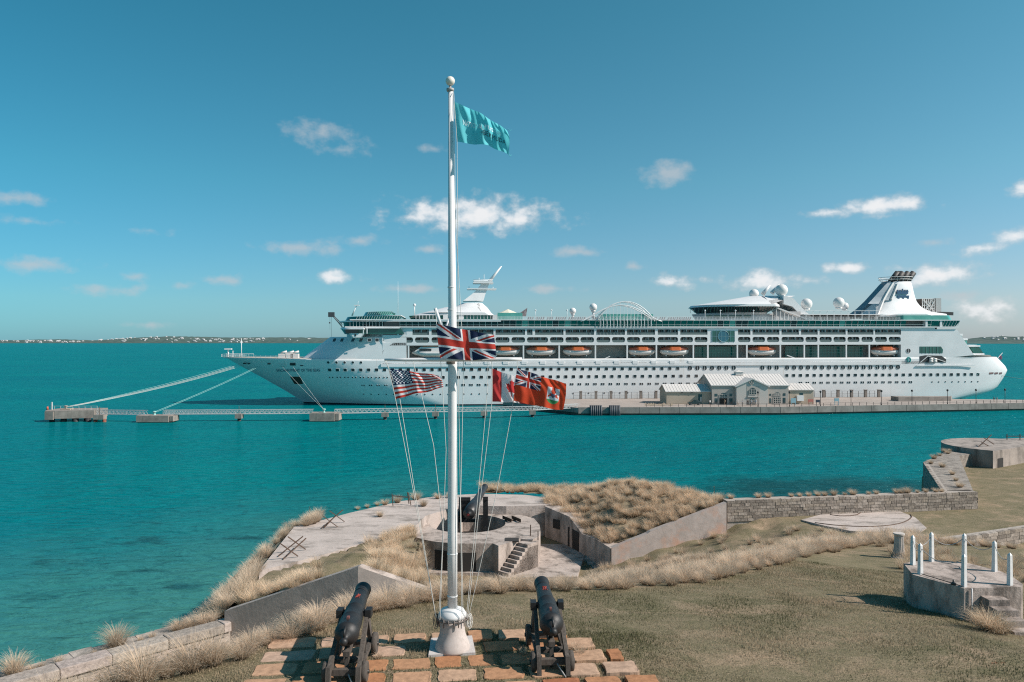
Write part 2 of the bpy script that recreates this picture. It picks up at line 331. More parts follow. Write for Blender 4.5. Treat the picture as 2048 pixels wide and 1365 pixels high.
def house_cluster(x0, x1, k, t0, t1, Y, depth, sky_):
    global hc
    for i in range(k):
        x = random.uniform(x0, x1); t = random.uniform(t0, t1)
        top = H+(CY-pl(sky_, x))/F*(Y+depth*.6); z = max(2.5, top*np.interp(t, [.02,.12,.35,.6],[2.5/max(top,2.6),.45,.75,1]))-1.5
        s = random.uniform(.6, 1.6)
        inst('far_house', hm, ((x-CX)/F*(Y+depth*.6), Y+depth*t-8, z+1.5), rot=(0,0,random.uniform(-.5,.5)), scale=(s*random.uniform(.9,1.6), s, s),
             label='tiny white house with a pale roof on the wooded far shore', category='house', group='white houses on the far shore')
for (x0, x1, k, t0, t1) in [(0,80,18,.03,.3),(85,115,4,.03,.2),(118,185,26,.03,.3),(200,240,10,.03,.2),(240,300,18,.15,.55),(300,380,20,.05,.5),(380,430,10,.03,.4),(430,480,22,.03,.35),(480,560,30,.03,.35),(560,650,8,.1,.5),(-120,0,10,.03,.3)]:
    house_cluster(x0, x1, k, t0, t1, 7600, 1500, skyl)
house_cluster(1940, 2048, 34, .03, .6, 6200, 1300, skyr); house_cluster(2048, 2300, 20, .03, .6, 6200, 1300, skyr)
# ---------------------------------------------------------------- ground of the fort
def zl(X, Y): return 13.9-.13*np.maximum(0, Y-20)-.028*np.maximum(0, X)-.10*np.clip(X-14.2, 0, 4)
def GL(x, y):
    z = 13.9
    for _ in range(30): p = G(x, y, z); z = float(zl(p.x, p.y))
    return G(x, y, z)
EDGE = [(60,1430),(182,1396),(300,1364),(363,1350),(424,1330),(472,1317),(500,1304),(575,1280),(650,1250),(760,1222),(860,1203),(930,1193),(1000,1188),(1100,1184),(1200,1183),(1300,1176),(1400,1168),(1440,1158),(1520,1140),(1600,1120),(1660,1105),(1700,1096),(1770,1088),(1850,1090),(1930,1092),(2060,1100)]
LE = [GL(x, y) for x, y in EDGE]
LAWN = [(p.x, p.y) for p in LE]+[(60,36),(60,0),(-25,0),(-16,14)]
COAST = [(-60,-8),(-40,9.0),(-19.6,27.6),(-16.9,30.0),(-13.2,34.2),(-16.2,38.5),(-18.6,48),(-18.6,58),(-14.5,63),(-9,69),(-4,71.5),(4,71),(11.5,69.5),(15.6,64),(16.9,58.6),(36,62.2),(41.0,75),(48,83),(50,89),(56,92),(80,95),(120,90),(120,-8)]
CTRL = [(p.x, p.y, p.z-.4) for p in LE[12:]]+[(p.x-1.9, p.y+2.2, 9.0) for p in LE[:9]]+[(p.x-3.5, p.y+4.2, 9.0) for p in LE[:8]]+[tuple(G(*q)) for q in [
 (0,1365,9.1),(200,1330,9.1),(448,1272,9.1),(600,1235,9.3),(700,1215,9.4),(800,1200,8.8),(840,1160,5.6),(900,1150,5.3),(1000,1156,5.2),(1100,1158,5.2),(1150,1160,5.2),(1205,1145,4.9),(1222,1130,5.9),(1270,1118,6.3),(1330,1100,6.8),(1400,1082,7.2),(1448,1067,7.5),
 (1475,1036,8.3),(1490,1050,8.0),(1520,1036,8.45),(1530,1060,7.9),(1580,1050,8.3),(1640,1031,8.5),(1600,1040,8.5),(1650,1054,8.45),(1700,1064,8.4),(1790,1068,8.4),(1850,1058,8.5),(1730,1042,8.5),(1500,1075,7.7),(1500,1048,8.2),(1560,1035,8.5),(1700,1045,8.4),(1800,1030,8.5),(1900,1022,8.5),(2048,1000,8.5),(2048,950,8.6),(1990,960,8.5),(1960,985,8.5),(1700,1025,8.5),(1600,1032,8.5),(1640,1060,8.4),(1750,1070,8.3),(2040,1052,8.5),(1900,1065,8.5),(1960,1100,7.9),(2048,1095,7.9)]]
CTRL += [(0,56,5.2),(-6,52,5.2),(4,58,5.2),(-2,62,5.2),(-10,60,5),(-14,45,5),(10,60,5),(9,66,5),(60,70,8.6),(60,85,8.6),(70,50,8.5),(-10,36,7.5),(-4,44,6.5),(12,45,8.4),(20,46,8.6),(5,42,8.0)]
CT = np.array(CTRL)
def segdist(P, poly):
    d = np.full(len(P), 1e9)
    for i in range(len(poly)):
        a = np.array(poly[i][:2]); b_ = np.array(poly[(i+1) % len(poly)][:2]); ab = b_-a
        t = np.clip(((P-a)@ab)/(ab@ab+1e-9), 0, 1); d = np.minimum(d, np.linalg.norm(P-(a+t[:, None]*ab), axis=1))
    return d
def inpoly(P, poly):
    r = np.zeros(len(P), bool); k = len(poly); j = k-1
    for i in range(k):
        xi, yi = poly[i][:2]; xj, yj = poly[j][:2]
        c = ((yi > P[:, 1]) != (yj > P[:, 1])) & (P[:, 0] < (xj-xi)*(P[:, 1]-yi)/(yj-yi+1e-12)+xi); r ^= c; j = i
    return r
def idw(P, C, p=3.0):
    d = np.linalg.norm(P[:, None, :]-C[None, :, :2], axis=2)+.05; w = d**-p
    return (w*C[None, :, 2]).sum(1)/w.sum(1)
def ground_z(P):
    P = np.atleast_2d(np.asarray(P, float)); zlow = np.concatenate([idw(c, CT) for c in np.array_split(P, max(1, len(P)//4000))])
    ins = inpoly(P, LAWN); d = segdist(P, LAWN); t = np.clip(d/3.0, 0, 1); t = t*t*(3-2*t)
    za = zl(P[:, 0], P[:, 1]); return np.where(ins, za, za*(1-t)+zlow*t)
def vnoise(P, s, seed=0):
    """cheap smooth value noise"""
    r = np.random.default_rng(seed); T = r.random((64, 64)); q = P*s; i = np.floor(q).astype(int); f = q-i; f = f*f*(3-2*f)
    g = lambda a, b_: T[(i[:, 0]+a) % 64, (i[:, 1]+b_) % 64]
    return (g(0,0)*(1-f[:,0])+g(1,0)*f[:,0])*(1-f[:,1])+(g(0,1)*(1-f[:,0])+g(1,1)*f[:,0])*f[:,1]-.5
def grid_mesh(name, mat, x0, x1, y0, y1, step, zf, keep, rough=.05, kind='structure', drop=None):
    xs = np.arange(x0, x1+1e-6, step); ys = np.arange(y0, y1+1e-6, step); X, Y = np.meshgrid(xs, ys); P = np.stack([X.ravel(), Y.ravel()], 1)
    z = zf(P)+vnoise(P, .7, 3)*rough*2+vnoise(P, 2.1, 4)*rough
    k = keep(P)
    if drop is not None: z = np.where(k, z, drop)
    idx = -np.ones(len(P), int); nx = len(xs); ny = len(ys); f = []
    kk = k.reshape(ny, nx)
    q = np.arange(len(P)).reshape(ny, nx)
    quad = np.stack([q[:-1,:-1], q[:-1,1:], q[1:,1:], q[1:,:-1]], -1).reshape(-1, 4)
    m_ = k[quad].any(1) if drop is not None else k[quad].all(1)
    quad = quad[m_]; used = np.unique(quad); remap = -np.ones(len(P), int); remap[used] = np.arange(len(used))
    me = bpy.data.meshes.new(name); me.from_pydata(np.column_stack([P[used], z[used]]).tolist(), [], remap[quad].tolist()); me.materials.append(mat)
    me.polygons.foreach_set('use_smooth', [True]*len(me.polygons)); me.update()
    o = bpy.data.objects.new(name, me); COL.objects.link(o); ORI[o.name] = Vector((0,0,0)); return tag(o, kind=kind)
def lawn_mat():
    m = bpy.data.materials.new('lawn'); m.use_nodes = True; n, l = NT(m.node_tree); MATS['lawn'] = m
    b = n('ShaderNodeBsdfPrincipled', i={'Roughness': .95, 'Specular IOR Level': .1}); o = n('ShaderNodeOutputMaterial'); l(b.outputs[0], o.inputs[0])
    tcx = n('ShaderNodeTexCoord'); vec = tcx.outputs['Object']
    def nz(s, d=6, r=.65, st=None, dist=0):
        v_ = vec
        if st: mp = n('ShaderNodeMapping'); mp.inputs['Scale'].default_value = st; l(vec, mp.inputs[0]); v_ = mp.outputs[0]
        t = n('ShaderNodeTexNoise', i={'Scale': s, 'Detail': d, 'Roughness': r, 'Distortion': dist}); l(v_, t.inputs['Vector']); return t.outputs[0]
    def mix(a, c, f, lo, hi):
        r = n('ShaderNodeMapRange', i={'From Min': lo, 'From Max': hi}); l(f, r.inputs[0]); x = n('ShaderNodeMix', data_type='RGBA'); l(r.outputs[0], x.inputs[0])
        if isinstance(a, tuple): x.inputs[6].default_value = (*a, 1)
        else: l(a, x.inputs[6])
        x.inputs[7].default_value = (*c, 1); return x.outputs[2]
    c = mix((.165,.145,.085), (.225,.185,.120), nz(1.6, 5, .6, (.7,1.5,1)), .35, .65)
    c = mix(c, (.36,.26,.18), nz(.45, 6, .72, (.8,1.2,1), .5), .50, .70)
    c = mix(c, (.125,.120,.064), nz(.8, 5, .7), .55, .75)
    c = mix(c, (.085,.076,.045), nz(14, 3, .7, (.6,1.3,1)), .52, .72)
    c = mix(c, (.36,.28,.195), nz(26, 2, .7, (.5,1.4,1)), .58, .74)
    c = mix(c, (.22,.105,.06), nz(.5, 5, .75, None, .4), .72, .76)
    l(c, b.inputs['Base Color'])
    bp = n('ShaderNodeBump', i={'Strength': .8, 'Distance': .06}); l(nz(16, 5, .7, (.7,1.3,1)), bp.inputs['Height']); l(bp.outputs[0], b.inputs['Normal'])
    return m
lawnm = lawn_mat()
GX = grid_mesh('ground', lawnm, -40, 76, 0, 94, .5, ground_z, lambda P: inpoly(P, COAST), .014, drop=-2.5)
# ---------------------------------------------------------------- materials of the fort
conc = M('concrete', (.46,.385,.34), (.36,.30,.265), scale=.9, rough=.9, bump=.03, bscale=7, stain=((.15,.122,.102), 1.1, (1,1,.35), .47, .66), detail=8)
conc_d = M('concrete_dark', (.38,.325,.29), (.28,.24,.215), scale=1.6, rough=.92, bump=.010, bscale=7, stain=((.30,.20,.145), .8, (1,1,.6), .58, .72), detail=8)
conc_p = M('concrete_pink', (.40,.34,.31), (.31,.265,.24), scale=2.2, rough=.92, bump=.012, bscale=9, stain=((.43,.26,.19), .42, (1,1,1), .48, .64), detail=8)
stone = M('limestone', (.44,.375,.33), (.25,.212,.185), scale=5, rough=.95, bump=.03, bscale=14, rnd=.28, detail=8)
mortar = M('mortar', (.40,.345,.30), (.30,.26,.225), scale=4, rough=.95, bump=.03, bscale=12)
dark = M('dark_opening', (.03,.027,.025), rough=.95)
blackiron = M('black_iron', (.018,.018,.020), (.030,.029,.029), scale=4, rough=.42, bump=.004, bscale=40, spec=.5)
rust = M('rusty_iron', (.06,.04,.03), (.12,.07,.045), scale=8, rough=.85)
bankm = M('bank_soil', (.20,.16,.10), (.28,.215,.14), scale=1.5, rough=.95, bump=.05, bscale=5)
# seaward wall on the left: coping blocks, ledge, coursed blocks
WA = G(-360,1452,10.1); WB = G(448,1236,10.1)
wd_ = (WB-WA); wl_ = wd_.length; wd_ = wd_/wl_; wn_ = Vector((wd_.y, -wd_.x, 0))           # wn_ points to the lawn side
lw = thing('sea_wall', (WA.x, WA.y, 8.5), 'weathered limestone sea wall with big coping blocks along the shallows', 'wall')
mb = MB()
def wq(a, o_, z): p = WA+wd_*a+wn_*o_; return (p.x, p.y, z)
def wbox(mb, a0, a1, o0, o1, z0, z1, m=0, j=0):
    q = lambda: random.uniform(-j, j)
    vs = [wq(a0+q(),o0+q(),z0),wq(a1+q(),o0+q(),z0),wq(a1+q(),o1+q(),z0),wq(a0+q(),o1+q(),z0),wq(a0+q(),o0+q(),z1+q()),wq(a1+q(),o0+q(),z1+q()),wq(a1+q(),o1+q(),z1+q()),wq(a0+q(),o1+q(),z1+q())]
    mb.add(vs, [(0,3,2,1),(4,5,6,7),(0,1,5,4),(1,2,6,5),(2,3,7,6),(3,0,4,7)], m)
wbox(mb, 0, wl_, .02, .60, 6.0, 9.78); mb.build('mortar_core', mortar, lw)
mb = MB(); 
for i in range(16):
    a = wl_*i/16; wbox(mb, a, a+wl_/16-.003, -1.15-random.uniform(0,.25), .06, -1.0, 9.86+random.uniform(-.02,.02), 0, .01)
mb.build('outer_ledge', M('ledge_stone', (.42,.365,.32), (.20,.175,.15), scale=2.5, rough=.95, bump=.05, bscale=6, detail=9), lw)
def bevel_obj(mb, name, mat, parent, w=.03, seg=2, **kw):
    o = mb.build(name, mat, parent, **kw)
    import bmesh
    bm = bmesh.new(); bm.from_mesh(o.data); bmesh.ops.bevel(bm, geom=bm.edges, offset=w, segments=seg, affect='EDGES', profile=.6); bm.to_mesh(o.data); bm.free(); return o
a = 0
while a < wl_-.3:
    L_ = random.uniform(1.2, 2.3); L_ = min(L_, wl_-a); mb = MB(); wbox(mb, a+.007, a+L_-.007, .0, .74, 9.72, 10.1+random.uniform(-.02,.02), 0, .012)
    bevel_obj(mb, 'coping_stone', stone, lw, .04); a += L_
zc = 9.71; row = 0
while zc > 8.7:
    hh = random.uniform(.19,.24); a = random.uniform(0,.3)
    while a < wl_-.2:
        L_ = random.uniform(.34,.62); L_ = min(L_, wl_-a); mb = MB()
        if random.random() > .06: wbox(mb, a+.016, a+L_-.016, .45, .62+random.uniform(.0,.035), zc-hh+.016, zc-.012, 0, .012); mb.build('stone_block', stone, lw)
        a += L_
    zc -= hh
# gable shaped retaining wall
gl, ga, gr, g2 = D(449,1223,31.9), D(716,1134,31.2), D(792,1160,31.6), D(905,1200,32.6)
def ribbon(mb, pts, off, zb, m=0, mt=None):
    """vertical wall along pts (top points), thickness off (vector per wall, horizontal), down to zb"""
    for i in range(len(pts)-1):
        p, q = Vector(pts[i]), Vector(pts[i+1]); o_ = Vector(off)
        vs = [(p.x,p.y,zb),(q.x,q.y,zb),q,p,(p.x+o_.x,p.y+o_.y,zb),(q.x+o_.x,q.y+o_.y,zb),q+o_,p+o_]
        mb.add(vs, [(0,1,2,3),(5,4,7,6),(4,0,3,7),(1,5,6,2),(0,4,5,1)], m); mb.add([p, q, q+o_, p+o_], [(0,1,2,3)], m if mt is None else mt)
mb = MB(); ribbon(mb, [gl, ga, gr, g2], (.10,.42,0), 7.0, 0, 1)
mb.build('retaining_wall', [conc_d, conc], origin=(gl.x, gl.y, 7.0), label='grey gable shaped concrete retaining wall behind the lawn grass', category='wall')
# grassy banks behind the walls
def patch(name, poly, inner, step=.45, rough=.12, mat=bankm):
    C = []
    for i in range(len(poly)):
        p, q = Vector(poly[i]), Vector(poly[(i+1) % len(poly)]); k = max(1, int((q-p).length/.8))
        for t in range(k): C.append(tuple(p.lerp(q, t/k)))
    C = np.array(C+[tuple(v_) for v_ in inner])
    zf = lambda P: np.concatenate([idw(c, C) for c in np.array_split(P, max(1, len(P)//3000))])
    xs = [p[0] for p in poly]; ys = [p[1] for p in poly]
    grid_mesh(name, mat, min(xs)-step, max(xs)+step, min(ys)-step, max(ys)+step, step, zf, lambda P: inpoly(P, poly), rough)
    return zf, poly
bank_poly = [tuple(gl+Vector((.1,.4,-.1))), tuple(ga+Vector((.1,.4,-.08))), tuple(gr+Vector((.1,.4,-.08))), tuple(G(862,1172,9.6)), tuple(G(852,1118,8.0)), tuple(G(828,1058,8.05)), tuple(G(755,1078,8.1)), tuple(G(640,1113,8.1)), tuple(G(528,1144,8.1)), tuple(G(470,1180,8.9))]
zbank = patch('grass_bank', bank_poly, [G(720,1105,10.4), G(780,1110,9.8), G(660,1130,10.6)], mat=lawnm)
coast_poly = [tuple(G(449,1224,9.9)), tuple(G(528,1142,8.0)), tuple(G(592,1052,8.0)), tuple(G(640,1040,7.9)), tuple(G(640,1030,6.8)), (-17.8,58,6.2), (-18.6,52,5.6), (-18.2,46,5.6), (-17.0,40,6.5), (-14.4,34,8.6)]
zcoast = patch('coast_bank', coast_poly, [])
mwl, mwr = D(1223,1097,53.9), D(1453,1006,56.5)
mound_poly = [(2.9,63.7,8.12), (4.9,60.5,7.7), (5.8,58.3,6.95), (7.0,54.7,7.0), tuple(mwr+Vector((-.2,.4,-.1))), (16.7,60,9.2), (15.2,64,8.6), (11,69,8.4), (4,70.6,8.1), (-3,71,8.1), (-3,68.6,8.15), (3,68,8.15)]
mound_poly.insert(4, tuple(mwl.lerp(mwr,.5)+Vector((-.1,.4,-.12))))
zmound = patch('grass_mound', mound_poly, [(11,62.5,9.9),(12.5,60,9.6),(9,60,9.1),(9,65,9.5),(13,64,9.5),(10,61,9.5),(10.5,64.2,9.8),(12.2,62,9.8),(8,62.3,9.0),(9.5,58.6,8.7),(13,58.4,9.2),(7.4,60.2,8.4),(11,60,9.4),(10,66.5,9.2),(7.5,65,9.1),(14.5,61.5,9.6),(11.2,57.6,8.8),(6.5,63.5,8.7),(8.3,57,8.1)])
# walls of the mound
mb = MB(); ribbon(mb, [mwl, mwl.lerp(mwr,.3)+Vector((0,0,.02)), mwl.lerp(mwr,.33)+Vector((0,0,.1)), mwl.lerp(mwr,.6)+Vector((0,0,.05)), mwr], (-.07,.45,0), 4.6)
mb.build('mound_wall', conc_p, origin=(mwl.x, mwl.y, 4.6), label='sunlit pinkish concrete wall rising to the right along the grass mound', category='wall')
# ---------------------------------------------------------------- gun battery
bt = thing('gun_battery', (-3.5,59.7,5.3), 'old concrete gun battery with round gun pit, stairs and sunken yard', 'gun battery')
Zs = 8.2
sp = [(518,1142),(588,1054),(620,1047),(700,1026),(800,1003),(880,992),(960,988),(1050,990),(1132,1001),(1090,1011),(1012,1013),(976,1012),(930,1012),(892,1020),(851,1032),(828,1056),(800,1062),(755,1078),(640,1112)]
mb = MB(); mb.prism([tuple(G(x, y, Zs))[:2] for x, y in sp], 4.5, Zs); mb.build('apron_slab', M('pale_concrete', (.50,.425,.385), (.40,.34,.305), scale=.55, rough=.9, bump=.03, bscale=6, stain=((.22,.185,.16), .35, (1,2.6,1), .50, .64), detail=9), bt)
cc = Vector((-3.52, 59.7, 0)); Zr = 7.5
ro = [(827,1073),(845,1079),(865,1083),(912,1088),(985,1087),(997,1092),(1041,1078),(1064,1080),(1078,1073),(1081,1062),(1079,1050),(1068,1037),(1040,1030),(1012,1029),(976,1028),(892,1036),(852,1050),(831,1066)]
rw = [G(x, y, Zr) for x, y in ro]
def ray_poly(a):
    d = Vector((math.cos(a), math.sin(a))); best_ = None
    for i in range(len(rw)):
        p = rw[i]-cc; q = rw[(i+1) % len(rw)]-cc; e = q-p; den = d.x*e.y-d.y*e.x
        if abs(den) < 1e-9: continue
        t = (p.x*e.y-p.y*e.x)/den; s_ = (p.x*d.y-p.y*d.x)/den
        if t > 0 and -1e-6 <= s_ <= 1+1e-6: best_ = t if best_ is None else max(best_, t)
    return best_ or 4
mb = MB(); angs = sorted(set([2*math.pi*k/64 for k in range(64)]+[(math.atan2((p-cc).y, (p-cc).x)) % (2*math.pi) for p in rw]))
R0 = 3.0; top_o = [cc+Vector((math.cos(a), math.sin(a), 0))*max(R0+.25, ray_poly(a)) for a in angs]; top_i = [cc+Vector((math.cos(a), math.sin(a), 0))*R0 for a in angs]
k = len(angs)
for lvl in [0]:
    A_ = [(p.x,p.y,Zr) for p in top_o]; B_ = [(p.x,p.y,Zr) for p in top_i]; C_ = [(p.x,p.y,4.6) for p in top_o]; D_ = [(p.x,p.y,5.9) for p in top_i]
    mb.add(A_+B_+C_+D_, [(i,(i+1)%k,k+(i+1)%k,k+i) for i in range(k)]+[(2*k+i,2*k+(i+1)%k,(i+1)%k,i) for i in range(k)]+[(k+i,k+(i+1)%k,3*k+(i+1)%k,3*k+i) for i in range(k)]+[tuple(3*k+i for i in range(k))])
mb.build('gun_pit_ring', conc, bt)
def px_prism(mb, pts, z1, z0, m=0): mb.prism([tuple(G(x, y, z1))[:2] for x, y in pts], z0, z1, m)
mb = MB(); px_prism(mb, [(845,1146),(990,1146),(1004,1156),(1154,1154),(1170,1109),(1130,1090),(1086,1076),(1060,1080),(900,1100)], 5.5, 4.4); mb.build('yard_floor', conc, bt)
# dark recesses in the ring's front wall
def recess(x0, x1, ytop, ybot, off=.12, nm='recess', par=bt):
    mb = MB(); Yb = F*(H-5.5)/(ybot-CY); p = D(x0, ytop, Yb); q = D(x1, ytop, Yb); mb.box((p.x, Yb-off, 5.5), (q.x, Yb+.9, p.z)); return mb.build(nm, dark, par)
# front: fit recess boxes against the face between two outline points
def face_recess(pa, pb, t0, t1, z0, z1, nm='doorway', par=bt, m_=dark, dep=.03):
    p = pa.lerp(pb, t0); q = pa.lerp(pb, t1); d = (q-p).normalized(); nn = Vector((d.y, -d.x, 0))
    if nn.y > 0: nn = -nn
    mb = MB(); a_ = p+nn*dep; b_ = q+nn*dep; c_ = q-nn*.3; e_ = p-nn*.3
    mb.add([(a_.x,a_.y,z0),(b_.x,b_.y,z0),(c_.x,c_.y,z0),(e_.x,e_.y,z0),(a_.x,a_.y,z1),(b_.x,b_.y,z1),(c_.x,c_.y,z1),(e_.x,e_.y,z1)], [(0,3,2,1),(4,5,6,7),(0,1,5,4),(1,2,6,5),(2,3,7,6),(3,0,4,7)])
    return mb.build(nm, m_, par)
face_recess(rw[2], rw[3], .1, .62, 5.5, 6.9); face_recess(rw[3], rw[4], .05, .55, 5.5, 6.85)
# stairs up the side of the ring
mb = MB(); s0 = G(997,1092,Zr); s1 = G(1045,1078,Zr); ds = (s1-s0); ds.z = 0; ds.normalize(); ns = Vector((ds.y,-ds.x,0))
N_ = 8; Lst = 2.3
for i in range(N_):
    a0 = Lst*i/N_; z = 5.5+(Zr-.15-5.5)*(i+1)/N_; p = s0+ds*a0+ns*.02; q = s0+ds*(Lst+.9)+ns*.02
    mb.add([(p.x,p.y,5.0),(q.x,q.y,5.0),(q.x+ns.x*.95,q.y+ns.y*.95,5.0),(p.x+ns.x*.95,p.y+ns.y*.95,5.0),(p.x,p.y,z),(q.x,q.y,z),(q.x+ns.x*.95,q.y+ns.y*.95,z),(p.x+ns.x*.95,p.y+ns.y*.95,z)], [(4,5,6,7),(0,1,5,4),(1,2,6,5),(2,3,7,6),(3,0,4,7)])
mb.build('stairs', conc, bt)
# right hand block with its sloping top
bl = [(2.75,62.6,8.2),(4.63,60.4,7.85),(5.45,58.2,7.02),(6.3,56.3,7.1),(7.05,54.0,7.12)]
mb = MB()
for i in range(len(bl)-1):
    p, q = Vector(bl[i]), Vector(bl[i+1]); w_ = Vector((1.15,.35,.03))
    if i == len(bl)-2: pass
    vs = [(p.x,p.y,4.6),(q.x,q.y,4.6),q,p,(p.x+w_.x,p.y+w_.y,4.6),(q.x+w_.x,q.y+w_.y,4.6),q+w_,p+w_]
    mb.add(vs, [(0,1,2,3),(4,7,6,5),(3,2,6,7)])
mb.add([(7.05,54.0,4.6),(8.2,54.35,4.6),(8.2,54.35,7.15),(7.05,54.0,7.12)], [(0,1,2,3)])
mb.build('side_block', conc, bt)
for (i, t0, t1, z0, z1) in [(0,.35,.62,6.6,7.35),(0,.95,1.0,5.5,7.0),(1,.25,.75,5.5,7.0)]:
    p, q = Vector(bl[i]), Vector(bl[i+1]); d = (q-p); a_ = p+d*t0; b_ = p+d*t1; nn = Vector((-.85,-.5,0))
    mb = MB(); mb.add([(a_.x-.04,a_.y-.02,z0),(b_.x-.04,b_.y-.02,z0),(b_.x-.04,b_.y-.02,z1),(a_.x-.04,a_.y-.02,z1),(a_.x+.2,a_.y+.1,z0),(b_.x+.2,b_.y+.1,z0),(b_.x+.2,b_.y+.1,z1),(a_.x+.2,a_.y+.1,z1)], [(0,1,2,3),(4,7,6,5),(0,4,5,1),(3,2,6,7),(0,3,7,4),(1,5,6,2)]); mb.build('doorway', dark, bt)
# steps out of the yard
mb = MB()
for i in range(4):
    p = G(1164+9*i, 1113+8.5*i, 5.45-.17*i); mb.box((p.x,p.y-.75,4.0), (p.x+.95,p.y+.25,5.45-.17*i))
mb.build('yard_steps', conc, bt)
# posts, hatch and rails on the ring
mb = MB()
for (x, y, hgt) in [(1061,1072,22),(1067,1095,24),(1066,1112,20),(1076,1080,18)]:
    z_ = Zr if y < 1090 else 6.4; p = G(x, y, z_); mb.bar(p, p+Vector((0,0,hgt*p.y/F)), .07)
mb.build('rusty_posts', rust, bt)
p = G(1024,1080,Zr); mb = MB(); mb.box((p.x-.5,p.y-.45,Zr-.05),(p.x+.5,p.y+.45,Zr+.04)); mb.build('hatch', dark, bt)
mb = MB(); p = G(1012,1042,Zr)
for dx in (0, .75): mb.add([(p.x+dx-.3,p.y+.6,Zr+.02),(p.x+dx+.45,p.y-.7,Zr+.02),(p.x+dx+.45,p.y-.7,Zr+.3),(p.x+dx-.3,p.y+.6,Zr+.3)], [(0,1,2,3)])
mb.bar((p.x-.1,p.y,Zr+.05),(p.x+.8,p.y,Zr+.05),.1); mb.build('step_plates', rust, bt)
# the big gun in the pit
br = D(937.6,1028,58.4); mz = D(970,974,64.3); gd = (mz-br).normalized(); L_ = (mz-br).length
gun = thing('coastal_gun', (cc.x, cc.y, 5.9), 'big black coastal gun with shield plates in the round concrete pit', 'gun')
mb = MB(); mb.lathe([(.16,-.25),(.18,-.05),(.36,0),(.47,.05),(.47,1.3),(.43,1.5),(.40,2.4),(.33,2.6),(.27,L_-.6),(.24,L_-.25),(.27,L_-.2),(.27,L_)], br, gd, 24); mb.build('barrel', blackiron, gun)
mb = MB(); mb.lathe([(.10,0),(.10,.03)], br-gd*.28, gd, 16); mb.build('breech_mark', M('red_paint_gun', (.35,.04,.04)), gun)
mb = MB()
for sx in (-1, 1):
    mb.add([(cc.x+sx*.75-.05,58.9,6.2),(cc.x+sx*.75+.05,58.9,6.2),(cc.x+sx*.75+.05,61.6,6.2),(cc.x+sx*.75-.05,61.6,6.2),(cc.x+sx*.75-.05,59.4,8.2),(cc.x+sx*.75+.05,59.4,8.2),(cc.x+sx*.75+.05,60.8,8.7),(cc.x+sx*.75-.05,60.8,8.7)], [(0,3,2,1),(4,5,6,7),(0,1,5,4),(1,2,6,5),(2,3,7,6),(3,0,4,7)])
mb.bar((cc.x-.8,60.2,7.6),(cc.x+.8,60.2,7.6),.25); mb.lathe([(1.5,0),(1.5,.3),(1.1,.35),(1.1,.6)], (cc.x,60.0,5.9)); mb.build('mounting', blackiron, gun)
for (x0, x1, yt, yb) in [(918,941,995,1040),(966,976,994,1052)]:
    p = D(x0, yt, 61.2); q = D(x1, yb, 61.2); mb = MB(); mb.box((p.x,61.15,q.z),(q.x,61.25,p.z)); mb.bar((p.x,61.1,p.z-.2),(q.x,61.1,p.z-.2),.1); mb.build('shield_plate', blackiron, gun)
# iron crosses (tank-trap pickets) on the slab
def cross(pairs, lab):
    pts = [(G(*a_), G(*b_)) for a_, b_ in pairs]; o_ = pts[0][0]; mb = MB()
    for a_, b_ in pts: mb.bar(a_, b_, .06)
    mb.build('iron_picket_frame', rust, origin=o_, label=lab, category='iron frame')
cross([((556,1113,8.25),(606,1073,9.3)),((566,1119,8.25),(612,1077,8.9)),((560,1087,9.4),(596,1113,8.25)),((576,1074,9.4),(611,1099,8.25))], 'rusty crossed iron pickets lying on the slab near its grassy corner')
cross([((643,1057,8.25),(686,1020,9.4)),((648,1056,8.25),(672,1031,9.0)),((645,1032,9.2),(675,1054,8.25)),((659,1022,9.2),(689,1044,8.25))], 'rusty crossed iron pickets standing at the slab edge beside a tall weed')
cross([((786,1013,8.25),(784,988,9.3)),((818,1008,8.25),(815,985,9.3)),((822,1011,8.25),(817,986,9.2)),((784,992,9.2),(816,995,9.1))], 'rusty iron picket frame among the tufts at the far slab edge')
# ---------------------------------------------------------------- right hand stone wall
wz = 9.86
def coursed(name, pts, th, z0, z1, lab, bh=.23, blen=(.4,.75), mat2=stone, par=None):
    """masonry wall along pts; core + courses of blocks joined as one stuff part (blocks under 10 px)"""
    p0 = Vector(pts[0]); root = thing(name, (p0.x, p0.y, z0), lab, 'wall'); core = MB(); blk = MB(); cols = []
    for i in range(len(pts)-1):
        p, q = Vector((*pts[i],0)), Vector((*pts[i+1],0)); d = (q-p); L_ = d.length; d /= L_; nn = Vector((-d.y, d.x, 0))
        f = lambda a, o_, z: (p.x+d.x*a+nn.x*o_, p.y+d.y*a+nn.y*o_, z)
        def bx(m_, a0, a1, o0, o1, za, zb): m_.add([f(a0,o0,za),f(a1,o0,za),f(a1,o1,za),f(a0,o1,za),f(a0,o0,zb),f(a1,o0,zb),f(a1,o1,zb),f(a0,o1,zb)], [(0,3,2,1),(4,5,6,7),(0,1,5,4),(1,2,6,5),(2,3,7,6),(3,0,4,7)])
        bx(core, 0, L_, .03, th, z0-1.5, z1-.02)
        z = z1
        while z > z0-.1:
            a = -random.uniform(0,.3)
            while a < L_:
                bl_ = random.uniform(*blen); hh = bh
                bx(blk, max(0,a)+.015, min(L_,a+bl_)-.015, -.02-random.uniform(0,.03), .2, z-hh+.015, z-.008+ (random.uniform(-.02,.03) if z == z1 else 0)); c = random.choice([(.33,.28,.24),(.28,.235,.20),(.23,.195,.165),(.37,.315,.27),(.20,.168,.143),(.30,.25,.205)]); cols.append(c); a += bl_
            z -= bh
    core.build('mortar_core', mortar, root); o = blk.build('stone_courses', BLK, root, fix=False, kind='stuff')
    setcol(o, np.repeat(np.array(cols), 8, axis=0)); return root
BLK = vcolmat('stone_blocks', .95, 0, .35, 7, .03)
